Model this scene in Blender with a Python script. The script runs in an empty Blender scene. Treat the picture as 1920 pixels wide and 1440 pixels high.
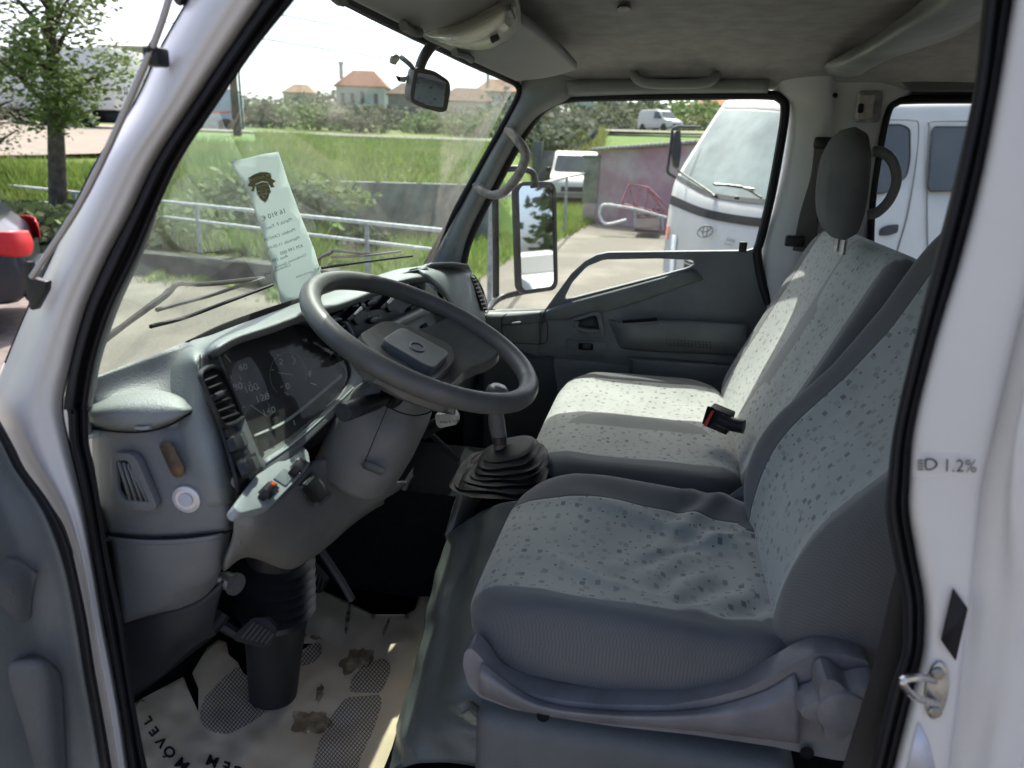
import bpy, bmesh, math, random
import numpy as np
from mathutils import Vector, Matrix, noise
from mathutils.geometry import delaunay_2d_cdt
R = math.radians
random.seed(7)
SC = bpy.context.scene
COL = SC.collection
# ------------------------------------------------------------------ camera
# everything is laid out in cab units and scaled to metres by UNIT at the end
UNIT = 1.15
FPX = 1400.0
CAM = np.array([-0.65, 0.0, 1.6])
def _basis(ux=1250, vx=297, s=0.033):
    a, b = ux-960, vx-720
    xc = np.array([a, b, FPX]); xc = xc/np.linalg.norm(xc)
    u = -(FPX*FPX+b*b-b*s*a)/(a+b*s); v = b+s*(u-a)
    yc = np.array([u, v, FPX]); yc = yc/np.linalg.norm(yc)
    zc = np.cross(xc, yc)
    if zc[1] > 0: zc = -zc
    return np.array([xc, yc, zc])
BAS = _basis()
cam = bpy.data.cameras.new('camera'); camo = bpy.data.objects.new('camera', cam); COL.objects.link(camo)
cam.sensor_width = 36; cam.lens = 36*FPX/1920; cam.clip_start = 0.02; cam.clip_end = 3000
rw, dw, fw = BAS[:, 0], BAS[:, 1], BAS[:, 2]
camo.matrix_world = Matrix(((rw[0], -dw[0], -fw[0], CAM[0]*UNIT), (rw[1], -dw[1], -fw[1], CAM[1]*UNIT), (rw[2], -dw[2], -fw[2], CAM[2]*UNIT), (0, 0, 0, 1)))
cam.dof.use_dof = True; cam.dof.focus_distance = 1.6; cam.dof.aperture_fstop = 5.0
SC.camera = camo
# ------------------------------------------------------------------ sky, sun, exposure
SUN = Vector((0.66, 0.13, 1.0)).normalized()
w = bpy.data.worlds.new('World'); SC.world = w; w.use_nodes = True
nt = w.node_tree; bg = nt.nodes['Background']
sky = nt.nodes.new('ShaderNodeTexSky'); sky.sky_type = 'NISHITA'; sky.sun_disc = False
sky.sun_elevation = math.asin(SUN.z); sky.sun_rotation = math.atan2(SUN.x, SUN.y)
sky.dust_density = 4.0; sky.air_density = 0.45; sky.ozone_density = 0.2
nt.links.new(sky.outputs[0], bg.inputs[0]); bg.inputs[1].default_value = 0.15
sl = bpy.data.lights.new('sun', 'SUN'); sl.energy = 2.5; sl.angle = R(0.55); sl.color = (1.0, 0.95, 0.87)
so = bpy.data.objects.new('sun', sl); COL.objects.link(so); so.rotation_euler = SUN.to_track_quat('Z', 'Y').to_euler()
SC.view_settings.view_transform = 'Standard'; SC.view_settings.look = 'None'
SC.view_settings.exposure = 1.66; SC.view_settings.gamma = 1.0
SC.render.engine = 'CYCLES'
SC.cycles.max_bounces = 9; SC.cycles.diffuse_bounces = 5; SC.cycles.transparent_max_bounces = 16
SC.cycles.use_denoising = True
SC.cycles.sample_clamp_indirect = 4.0; SC.cycles.caustics_reflective = False; SC.cycles.caustics_refractive = False

# ------------------------------------------------------------------ helpers
def ray(u, v): return BAS @ np.array([u-960, v-720, FPX])
def P(u, v, x=None, y=None, z=None, pl=None, d=None):
    r = ray(u, v)
    if x is not None: t = (x-CAM[0])/r[0]
    elif y is not None: t = (y-CAM[1])/r[1]
    elif z is not None: t = (z-CAM[2])/r[2]
    elif d is not None: t = d/FPX
    else:
        q, n = pl; t = np.dot(np.array(q)-CAM, n)/np.dot(r, n)
    return CAM+t*r
def plane3(a, b, c):
    a, b, c = map(np.array, (a, b, c)); n = np.cross(b-a, c-a); return (a, n/np.linalg.norm(n))
def PX(l, **k): return [P(u, v, **k) for u, v in l]
def PXX(l): return [P(u, v, x=x) for u, v, x in l]
def PYY(l): return [P(u, v, y=y) for u, v, y in l]
def PZZ(l): return [P(u, v, z=z) for u, v, z in l]

def cr(pts, n, closed=False):
    """Catmull-Rom through pts (k x d array), n samples per span."""
    p = np.array(pts, float); k = len(p)
    if k == 2 and not closed:
        t = np.linspace(0, 1, n+1)[:, None]; return p[0]*(1-t)+p[1]*t
    out = []
    rng = range(k if closed else k-1)
    for i in rng:
        if closed: a, b, c, d = p[(i-1) % k], p[i], p[(i+1) % k], p[(i+2) % k]
        else:
            b, c = p[i], p[i+1]
            a = p[i-1] if i > 0 else 2*b-c
            d = p[i+2] if i+2 < k else 2*c-b
        for j in range(n):
            t = j/n
            out.append(0.5*((2*b)+(-a+c)*t+(2*a-5*b+4*c-d)*t*t+(-a+3*b-3*c+d)*t**3))
    if not closed: out.append(p[-1])
    return np.array(out)

ALL = []
def link(name, me, mat=None, parent=None, smooth=True, sharp=None):
    o = bpy.data.objects.new(name, me); COL.objects.link(o)
    if mat is not None:
        for m in (mat if isinstance(mat, (list, tuple)) else [mat]): me.materials.append(m)
    if smooth:
        me.polygons.foreach_set('use_smooth', [True]*len(me.polygons))
        if sharp: me.set_sharp_from_angle(angle=R(sharp))
    if parent is not None:
        o.parent = parent
        if parent.type == 'EMPTY': o.matrix_parent_inverse = Matrix.Translation(-Vector(parent['base'])) if 'base' in parent else Matrix()
    ALL.append(o)
    return o
def mesh(name, V, F, uv=None):
    me = bpy.data.meshes.new(name); me.from_pydata([tuple(map(float, v)) for v in V], [], F); me.update()
    return me
def thing(name, label, cat, loc=(0, 0, 0), group=None):
    o = bpy.data.objects.new(name, None); COL.objects.link(o); o.location = Vector([float(c) for c in loc]); o.empty_display_size = 0.1
    o['base'] = [float(c) for c in loc]
    o['label'] = label; o['category'] = cat
    if group: o['group'] = group
    ALL.append(o); return o
def tag(o, label=None, cat=None, group=None, kind=None):
    if label: o['label'] = label
    if cat: o['category'] = cat
    if group: o['group'] = group
    if kind: o['kind'] = kind
    return o
def mod_solid(o, th, off=-1):
    m = o.modifiers.new('thickness', 'SOLIDIFY'); m.thickness = th; m.offset = off; m.use_even_offset = False
    return o
def mod_bevel(o, wd, seg=2, ang=35):
    m = o.modifiers.new('bevel', 'BEVEL'); m.width = wd; m.segments = seg; m.limit_method = 'ANGLE'; m.angle_limit = R(ang); m.harden_normals = False
    return o
def mod_sub(o, lv=1):
    m = o.modifiers.new('sub', 'SUBSURF'); m.levels = lv; m.render_levels = lv; return o

def grid(name, G, mat, parent=None, th=0.004, face=None, closed=False, uvs=True, sharp=None):
    """G: n x m x 3 array of points -> quad sheet with thickness; normals turned to the side of point `face`."""
    n, m = G.shape[:2]
    mm = m if closed else m-1
    F = [(i*m+j, i*m+(j+1) % m, (i+1)*m+(j+1) % m, (i+1)*m+j) for i in range(n-1) for j in range(mm)]
    V = G.reshape(-1, 3)
    if face is not None:
        c = G[n//2, m//2]; a = G[min(n//2+1, n-1), m//2]-G[n//2-1 if n//2 else 0, m//2]; b = G[n//2, min(m//2+1, m-1)]-G[n//2, m//2-1 if m//2 else 0]
        if np.dot(np.cross(b, a), np.array(face)-c) < 0: F = [f[::-1] for f in F]
    me = mesh(name, V, F)
    if uvs:
        du = np.zeros((n, m)); dv = np.zeros((n, m))
        du[:, 1:] = np.cumsum(np.linalg.norm(np.diff(G, axis=1), axis=2), axis=1)
        dv[1:, :] = np.cumsum(np.linalg.norm(np.diff(G, axis=0), axis=2), axis=0)
        ul = me.uv_layers.new(name='UVMap'); li = np.zeros(len(me.loops), int); me.loops.foreach_get('vertex_index', li)
        uvv = np.stack([du.reshape(-1)[li], dv.reshape(-1)[li]], 1); ul.data.foreach_set('uv', uvv.reshape(-1))
    o = link(name, me, mat, parent, sharp=sharp)
    if th: mod_solid(o, th)
    return o
def patch(name, rows, mat, parent=None, th=0.004, nu=6, nv=6, face=CAM, **k):
    rows = [cr(r, nu) for r in rows]
    A = np.array(rows)                       # rows x M x 3
    G = np.stack([cr(A[:, j], nv) for j in range(A.shape[1])], 1)
    return grid(name, G, mat, parent, th, face, **k)

def sweep_bm(bm, pts, rad, n=10, closed=False, caps=True, prof=None, up=None):
    pts = np.array(pts, float); k = len(pts)
    rad = np.full(k, rad) if np.isscalar(rad) else np.interp(np.linspace(0, 1, k), np.linspace(0, 1, len(rad)), rad)
    T = np.gradient(pts, axis=0) if not closed else np.roll(pts, -1, 0)-np.roll(pts, 1, 0)
    T /= np.linalg.norm(T, axis=1)[:, None]+1e-12
    nrm = np.array(up if up is not None else (0, 0, 1), float)
    if abs(np.dot(nrm, T[0])) > 0.95 and up is None: nrm = np.array((1.0, 0, 0))
    ang = np.linspace(0, 2*np.pi, n, endpoint=False)
    pr = np.stack([np.cos(ang), np.sin(ang)], 1) if prof is None else np.array(prof, float)
    rings = []
    for i in range(k):
        if up is None or i == 0 or True:
            a = nrm-np.dot(nrm, T[i])*T[i]; a /= np.linalg.norm(a)+1e-12
        if up is None: nrm = a
        b = np.cross(T[i], a)
        rings.append([bm.verts.new(pts[i]+rad[i]*(x*a+y*b)) for x, y in pr])
    m = len(pr)
    for i in range(k if closed else k-1):
        r0, r1 = rings[i], rings[(i+1) % k]
        for j in range(m): bm.faces.new((r0[j], r0[(j+1) % m], r1[(j+1) % m], r1[j]))
    if caps and not closed:
        bm.faces.new(rings[0][::-1]); bm.faces.new(rings[-1])
def bm_obj(name, bm, mat, parent=None, smooth=True, sharp=40):
    bmesh.ops.recalc_face_normals(bm, faces=bm.faces[:])
    me = bpy.data.meshes.new(name); bm.to_mesh(me); bm.free()
    return link(name, me, mat, parent, smooth, sharp)
def tube(name, pts, rad, mat, parent=None, n=10, sm=6, closed=False, prof=None, up=None):
    p = cr(pts, sm, closed) if sm else np.array(pts)
    bm = bmesh.new(); sweep_bm(bm, p, rad, n, closed, True, prof, up)
    return bm_obj(name, bm, mat, parent)
def tubes(name, lst, mat, parent=None, n=8):
    bm = bmesh.new()
    for pts, rad in lst: sweep_bm(bm, np.array(pts), rad, n)
    return bm_obj(name, bm, mat, parent)
def box_bm(bm, c, s, rot=None, bev=0.0, seg=2):
    r = bmesh.ops.create_cube(bm, size=1.0); vs = r['verts']
    M = Matrix.Translation(Vector(c)) @ (rot.to_4x4() if rot is not None else Matrix()) @ Matrix.Diagonal((s[0], s[1], s[2], 1))
    bmesh.ops.transform(bm, matrix=M, verts=vs)
    if bev:
        es = list({e for v in vs for e in v.link_edges})
        bmesh.ops.bevel(bm, geom=es, offset=bev, segments=seg, profile=0.5, affect='EDGES')
def rbox(name, c, s, mat, parent=None, rot=None, bev=0.004, seg=2):
    bm = bmesh.new(); box_bm(bm, c, s, rot, bev, seg)
    return bm_obj(name, bm, mat, parent)
def boxes(name, lst, mat, parent=None, rot=None, bev=0.0):
    bm = bmesh.new()
    for l in lst: box_bm(bm, l[0], l[1], l[2] if len(l) > 2 else rot, bev)
    return bm_obj(name, bm, mat, parent)
def lathe(name, prof, c, axis, mat, parent=None, n=24, sharp=40):
    ax = Vector([float(a) for a in axis]).normalized(); q = ax.to_track_quat('Z', 'Y').to_matrix(); c = Vector([float(a) for a in c])
    bm = bmesh.new(); rings = []
    for r, z in prof:
        rings.append([bm.verts.new(c+q@Vector((max(r, 1e-5)*math.cos(2*math.pi*i/n), max(r, 1e-5)*math.sin(2*math.pi*i/n), z))) for i in range(n)])
    for a, b in zip(rings, rings[1:]):
        for i in range(n): bm.faces.new((a[i], a[(i+1) % n], b[(i+1) % n], b[i]))
    bm.faces.new(rings[0][::-1]); bm.faces.new(rings[-1])
    return bm_obj(name, bm, mat, parent, sharp=sharp)
def inside(pt, poly):
    x, y = pt; c = False; n = len(poly)
    for i in range(n):
        x1, y1 = poly[i]; x2, y2 = poly[i-1]
        if (y1 > y) != (y2 > y) and x < (x2-x1)*(y-y1)/(y2-y1)+x1: c = not c
    return c
def tri2d(outer, holes=(), step=None, jit=0.0):
    """triangulate a 2D outline with holes (plus inner grid points when step is given)"""
    V, E = [], []
    for loop in [outer]+list(holes):
        s = len(V); V += [Vector((float(a), float(b))) for a, b in loop]; E += [(s+i, s+(i+1) % len(loop)) for i in range(len(loop))]
    if step:
        o = np.array(outer); x0, y0 = o.min(0); x1, y1 = o.max(0)
        for x in np.arange(x0+step/2, x1, step):
            for y in np.arange(y0+step/2, y1, step):
                q = (x, y)
                if inside(q, outer) and not any(inside(q, h) for h in holes): V.append(Vector(q))
    vo, eo, fo = delaunay_2d_cdt(V, E, [], 0, 1e-6)[:3]
    T = []
    for f in fo:
        c = (sum(vo[i].x for i in f)/len(f), sum(vo[i].y for i in f)/len(f))
        if inside(c, outer) and not any(inside(c, h) for h in holes): T.append(tuple(f))
    return [(v.x, v.y) for v in vo], T
def sheet(name, outer, fn, mat, parent=None, holes=(), step=None, th=0.003, bev=0.0, seg=2, face=CAM, sharp=35, uvpx=None):
    """2D outline -> fn(a,b) -> 3D point; solidified panel"""
    v2, T = tri2d(outer, holes, step)
    V = [fn(a, b) for a, b in v2]
    if face is not None and T:
        s = 0
        for t in T:
            a, b, c = (np.array(V[i]) for i in t); s += np.dot(np.cross(b-a, c-a), np.array(face)-a)
        if s < 0: T = [t[::-1] for t in T]
    me = mesh(name, V, T)
    if uvpx:
        ul = me.uv_layers.new(name='UVMap')
        for l in me.loops: a, b = v2[l.vertex_index]; ul.data[l.index].uv = (a*uvpx, -b*uvpx)
    o = link(name, me, mat, parent, True, sharp)
    if th: mod_solid(o, th)
    if bev: mod_bevel(o, bev, seg)
    return o
def rrect(u0, v0, u1, v1, r, n=5):
    out = []
    for cx, cy, a0 in ((u1-r, v0+r, -90), (u1-r, v1-r, 0), (u0+r, v1-r, 90), (u0+r, v0+r, 180)):
        for i in range(n+1):
            a = R(a0+90*i/n); out.append((cx+r*math.cos(a), cy+r*math.sin(a)))
    return out
def rpoly(pts, r=6, n=4):
    """round the corners of a 2D polygon"""
    out = []; k = len(pts); p = [np.array(q, float) for q in pts]
    for i in range(k):
        a, b, c = p[i-1], p[i], p[(i+1) % k]
        da, dc = a-b, c-b; la, lc = np.linalg.norm(da), np.linalg.norm(dc); rr = min(r, la*.45, lc*.45)
        s, e = b+da/la*rr, b+dc/lc*rr
        for j in range(n+1):
            t = j/n; out.append(tuple((1-t)**2*s+2*t*(1-t)*b+t*t*e))
    return out
def ell(cx, cy, rx, ry, rot=0, n=20):
    c, s = math.cos(R(rot)), math.sin(R(rot))
    return [(cx+rx*math.cos(t)*c-ry*math.sin(t)*s, cy+rx*math.cos(t)*s+ry*math.sin(t)*c) for t in np.linspace(0, 2*math.pi, n, endpoint=False)]
_FONT = {}
def glyphs(txt, bold=False, shear=0):
    cu = bpy.data.curves.new('t', 'FONT'); cu.body = txt; cu.resolution_u = 3; cu.fill_mode = 'FRONT'; cu.shear = shear
    if bold: cu.offset = 0.03
    ob = bpy.data.objects.new('t', cu); COL.objects.link(ob)
    bpy.context.view_layer.update()
    me = bpy.data.meshes.new_from_object(ob.evaluated_get(bpy.context.evaluated_depsgraph_get()))
    V = [tuple(v.co[:2]) for v in me.vertices]; F = [tuple(p.vertices) for p in me.polygons]
    bpy.data.objects.remove(ob); bpy.data.curves.remove(cu); bpy.data.meshes.remove(me)
    return V, F
def text(name, items, fn, mat, parent=None, bold=False, face=CAM, lift=0.0006):
    """items: (string, origin, reading direction, letter height (1 em) , mirror) in the 2D space of fn"""
    V, F = [], []
    for it in items:
        s, o, d, h = it[:4]; mir = it[4] if len(it) > 4 else False
        d = np.array(d, float)
        dl = np.linalg.norm(d); d = d/dl; up = np.array((d[1], -d[0]))
        if mir: up = -up
        wscale = dl if len(it) > 5 else 1.0
        gv, gf = glyphs(s, bold); b0 = len(V)
        for a, b in gv:
            q = np.array(o)+d*a*h*wscale+up*b*h; V.append(fn(q[0], q[1]))
        F += [tuple(i+b0 for i in f) for f in gf]
    a0 = np.array(V[F[0][0]]); n = np.cross(np.array(V[F[0][1]])-a0, np.array(V[F[0][2]])-a0); n = n/(np.linalg.norm(n)+1e-12)
    if np.dot(n, np.array(face)-a0) < 0: n = -n; F = [f[::-1] for f in F]
    V = [np.array(v)+n*lift for v in V]
    return link(name, mesh(name, V, F), mat, parent, False)

# ------------------------------------------------------------------ materials
def M(name, col, rough=0.5, spec=0.5, metal=0.0, var=0.0, vscale=6.0, bump=0.0, bscale=200.0, coat=0.0, col2=None, trans=0.0, emit=None, rvar=0.0, detail=4):
    m = bpy.data.materials.new(name); m.use_nodes = True; t = m.node_tree; b = t.nodes['Principled BSDF']
    b.inputs['Base Color'].default_value = (*col, 1); b.inputs['Roughness'].default_value = rough
    b.inputs['Specular IOR Level'].default_value = spec; b.inputs['Metallic'].default_value = metal
    b.inputs['Coat Weight'].default_value = coat; b.inputs['Coat Roughness'].default_value = 0.08
    b.inputs['Transmission Weight'].default_value = trans
    tc = t.nodes.new('ShaderNodeTexCoord')
    if var or col2 or rvar:
        nz = t.nodes.new('ShaderNodeTexNoise'); nz.inputs['Scale'].default_value = vscale; nz.inputs['Detail'].default_value = detail; nz.inputs['Roughness'].default_value = 0.6
        t.links.new(tc.outputs['Object'], nz.inputs['Vector'])
        if var or col2:
            mx = t.nodes.new('ShaderNodeMix'); mx.data_type = 'RGBA'
            c2 = col2 or tuple(c*(1-var) for c in col); c1 = col if col2 else tuple(min(1, c*(1+var*.6)) for c in col)
            mx.inputs[6].default_value = (*c1, 1); mx.inputs[7].default_value = (*c2, 1)
            rp = t.nodes.new('ShaderNodeMapRange'); rp.inputs[1].default_value = 0.35; rp.inputs[2].default_value = 0.65
            t.links.new(nz.outputs['Fac'], rp.inputs[0]); t.links.new(rp.outputs[0], mx.inputs[0]); t.links.new(mx.outputs[2], b.inputs['Base Color'])
        if rvar:
            rr = t.nodes.new('ShaderNodeMapRange'); rr.inputs[1].default_value = .3; rr.inputs[2].default_value = .7; rr.inputs[3].default_value = max(0.02, rough-rvar); rr.inputs[4].default_value = min(1, rough+rvar)
            t.links.new(nz.outputs['Fac'], rr.inputs[0]); t.links.new(rr.outputs[0], b.inputs['Roughness'])
    if bump:
        n2 = t.nodes.new('ShaderNodeTexNoise'); n2.inputs['Scale'].default_value = bscale; n2.inputs['Detail'].default_value = 2
        t.links.new(tc.outputs['Object'], n2.inputs['Vector'])
        bp = t.nodes.new('ShaderNodeBump'); bp.inputs['Strength'].default_value = bump; bp.inputs['Distance'].default_value = 0.002
        t.links.new(n2.outputs['Fac'], bp.inputs['Height']); t.links.new(bp.outputs[0], b.inputs['Normal'])
    if emit: b.inputs['Emission Color'].default_value = (*emit[0], 1); b.inputs['Emission Strength'].default_value = emit[1]
    return m
TRIM = M('grey_plastic', (.20, .218, .212), .52, .45, var=.12, vscale=5, bump=.45, bscale=420, rvar=.08)
TRIMD = M('dark_grey_plastic', (.10, .108, .110), .5, .45, var=.14, vscale=6, bump=.45, bscale=420, rvar=.08)
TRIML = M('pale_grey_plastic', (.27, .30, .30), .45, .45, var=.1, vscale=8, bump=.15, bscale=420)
SIDEP = M('side_panel_plastic', (.145, .153, .16), .5, .45, var=.10, vscale=6, bump=.4, bscale=420, rvar=.06)
DOORP = M('door_panel_plastic', (.13, .142, .141), .5, .4, var=.15, vscale=7, bump=.25, bscale=380, rvar=.08)
SHROUD = M('column_shroud_plastic', (.165, .164, .155), .55, .4, var=.1, vscale=9, bump=.4, bscale=420)
WHEELM = M('steering_wheel_rubber', (.10, .098, .090), .45, .4, var=.18, vscale=14, bump=.15, bscale=500, rvar=.1)
BLACK = M('black_plastic', (.013, .014, .016), .42, .35, var=.2, vscale=20, rvar=.12)
RUBBER = M('black_rubber', (.010, .010, .013), .6, .3, var=.3, vscale=12)
VOID = M('dark_hollow', (.006, .0065, .008), .9, .2)
CARPET = M('black_carpet', (.010, .011, .013), .95, .1, var=.3, vscale=80, bump=.6, bscale=300)
WHITE = M('white_body_paint', (.60, .588, .57), .38, .5, var=.05, vscale=4, coat=.15, bump=.02, bscale=60)
WHITEIN = M('white_cab_paint', (.52, .54, .545), .4, .5, var=.06, vscale=5, coat=.2)
LINER = M('headliner_fabric', (.31, .305, .295), .95, .1, var=.14, vscale=14, bump=.5, bscale=260)
VISORM = M('visor_vinyl', (.23, .235, .23), .6, .3, var=.06, vscale=5, bump=.15, bscale=300)
CHROME = M('bright_metal', (.6, .6, .6), .22, .5, metal=1, var=.15, vscale=40, rvar=.1)
STEEL = M('worn_steel', (.42, .43, .44), .35, .5, metal=.9, var=.3, vscale=40)
WORN = M('worn_brown_handle', (.34, .31, .275), .5, .4, col2=(.16, .145, .13), vscale=30, bump=.3, bscale=120)
VINYL = M('grey_vinyl', (.115, .128, .120), .38, .5, var=.12, vscale=10, bump=.5, bscale=260, rvar=.08)
SEATPL = M('seat_base_plastic', (.155, .155, .165), .45, .5, var=.2, vscale=12, rvar=.12, bump=.15, bscale=200)
CREAM = M('ivory_plastic', (.45, .44, .40), .4, .4, var=.2, vscale=30)
RED = M('red_plastic', (.55, .03, .03), .35, .5)
ORANGE = M('orange_lamp', (.7, .10, .02), .3, .5)
INK = M('dark_ink', (.02, .02, .022), .7, .2)
INKG = M('grey_ink', (.10, .11, .12), .7, .2)
DIALW = M('dial_print', (.65, .68, .65), .6, .3)
PAPERT = M('tan_paper', (.62, .50, .345), .8, .2, var=.1, vscale=5, bump=.5, bscale=14)
def glass(name, tint, refl=1.0, dirt=0.0, rough=0.0):
    m = bpy.data.materials.new(name); m.use_nodes = True; t = m.node_tree; t.nodes.clear()
    out = t.nodes.new('ShaderNodeOutputMaterial'); tr = t.nodes.new('ShaderNodeBsdfTransparent'); tr.inputs[0].default_value = (*tint, 1)
    gl = t.nodes.new('ShaderNodeBsdfGlossy'); gl.inputs['Roughness'].default_value = rough; gl.inputs[0].default_value = (1, 1, 1, 1)
    fr = t.nodes.new('ShaderNodeFresnel'); fr.inputs[0].default_value = 1.45
    ml = t.nodes.new('ShaderNodeMath'); ml.operation = 'MULTIPLY'; ml.inputs[1].default_value = refl; t.links.new(fr.outputs[0], ml.inputs[0])
    mx = t.nodes.new('ShaderNodeMixShader'); t.links.new(ml.outputs[0], mx.inputs[0]); t.links.new(tr.outputs[0], mx.inputs[1]); t.links.new(gl.outputs[0], mx.inputs[2])
    last = mx
    if dirt:
        df = t.nodes.new('ShaderNodeBsdfTranslucent'); df.inputs[0].default_value = (.55, .52, .45, 1)
        d2 = t.nodes.new('ShaderNodeBsdfDiffuse'); d2.inputs[0].default_value = (.5, .48, .42, 1)
        ad = t.nodes.new('ShaderNodeMixShader'); t.links.new(df.outputs[0], ad.inputs[1]); t.links.new(d2.outputs[0], ad.inputs[2])
        tc = t.nodes.new('ShaderNodeTexCoord'); nz = t.nodes.new('ShaderNodeTexNoise'); nz.inputs['Scale'].default_value = 9; nz.inputs['Detail'].default_value = 8; nz.inputs['Roughness'].default_value = .7
        t.links.new(tc.outputs['Object'], nz.inputs['Vector'])
        rp = t.nodes.new('ShaderNodeMapRange'); rp.inputs[1].default_value = .35; rp.inputs[2].default_value = .8; rp.inputs[3].default_value = dirt*.3; rp.inputs[4].default_value = dirt*1.6
        t.links.new(nz.outputs['Fac'], rp.inputs[0])
        m2 = t.nodes.new('ShaderNodeMixShader'); t.links.new(rp.outputs[0], m2.inputs[0]); t.links.new(mx.outputs[0], m2.inputs[1]); t.links.new(ad.outputs[0], m2.inputs[2]); last = m2
    t.links.new(last.outputs[0], out.inputs[0]); return m
GLASSW = glass('windscreen_glass', (.78, .92, .88), 0.8, dirt=.14)
def wiper_film():
    # dried dirt outside the arcs the wipers sweep
    t = GLASSW.node_tree; N = t.nodes.new; L = t.links.new
    mixn = [n for n in t.nodes if n.type == 'MIX_SHADER' and n.inputs[2].is_linked and n.inputs[2].links[0].from_node.type == 'MIX_SHADER'][0]
    base = mixn.inputs[0].links[0].from_socket
    geo = N('ShaderNodeTexCoord'); ds = []
    for pv, r0, r1 in (((.26, .735, 1.285), .17, .56), ((.98, .745, 1.27), .15, .52)):
        d = N('ShaderNodeVectorMath'); d.operation = 'DISTANCE'; d.inputs[1].default_value = tuple(c*UNIT for c in pv); L(geo.outputs['Object'], d.inputs[0])
        nz = N('ShaderNodeTexNoise'); nz.inputs['Scale'].default_value = 14; L(geo.outputs['Object'], nz.inputs['Vector'])
        ad = N('ShaderNodeMath'); ad.operation = 'MULTIPLY_ADD'; ad.inputs[1].default_value = .05; L(nz.outputs['Fac'], ad.inputs[0]); L(d.outputs['Value'], ad.inputs[2])
        a = N('ShaderNodeMapRange'); a.inputs[1].default_value = r0*UNIT; a.inputs[2].default_value = (r0+.012)*UNIT; L(ad.outputs[0], a.inputs[0])
        b = N('ShaderNodeMapRange'); b.inputs[1].default_value = r1*UNIT; b.inputs[2].default_value = (r1+.02)*UNIT; b.inputs[3].default_value = 1; b.inputs[4].default_value = 0; L(ad.outputs[0], b.inputs[0])
        m = N('ShaderNodeMath'); m.operation = 'MULTIPLY'; L(a.outputs[0], m.inputs[0]); L(b.outputs[0], m.inputs[1]); ds.append(m.outputs[0])
    mx = N('ShaderNodeMath'); mx.operation = 'MAXIMUM'; L(ds[0], mx.inputs[0]); L(ds[1], mx.inputs[1])
    k = N('ShaderNodeMapRange'); k.inputs[3].default_value = 2.1; k.inputs[4].default_value = .75; L(mx.outputs[0], k.inputs[0])
    o = N('ShaderNodeMath'); o.operation = 'MULTIPLY'; o.use_clamp = True; L(base, o.inputs[0]); L(k.outputs[0], o.inputs[1]); L(o.outputs[0], mixn.inputs[0])
wiper_film()
GLASSD = glass('side_glass', (.86, .95, .92), 0.8, dirt=.02)
GLASSC = glass('cluster_lens_glass', (.8, .8, .8), 0.12, dirt=.17)
MIRROR = M('mirror_glass', (.85, .87, .88), .02, .5, metal=1)
def clearplastic(name, col, a):
    m = bpy.data.materials.new(name); m.use_nodes = True; t = m.node_tree; b = t.nodes['Principled BSDF']
    b.inputs['Base Color'].default_value = (*col, 1); b.inputs['Roughness'].default_value = .18; b.inputs['Alpha'].default_value = a; return m
LAMPLENS = clearplastic('lamp_lens', (.5, .48, .42), .55)
STICK = clearplastic('clear_sticker', (.8, .8, .8), .16)

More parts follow.
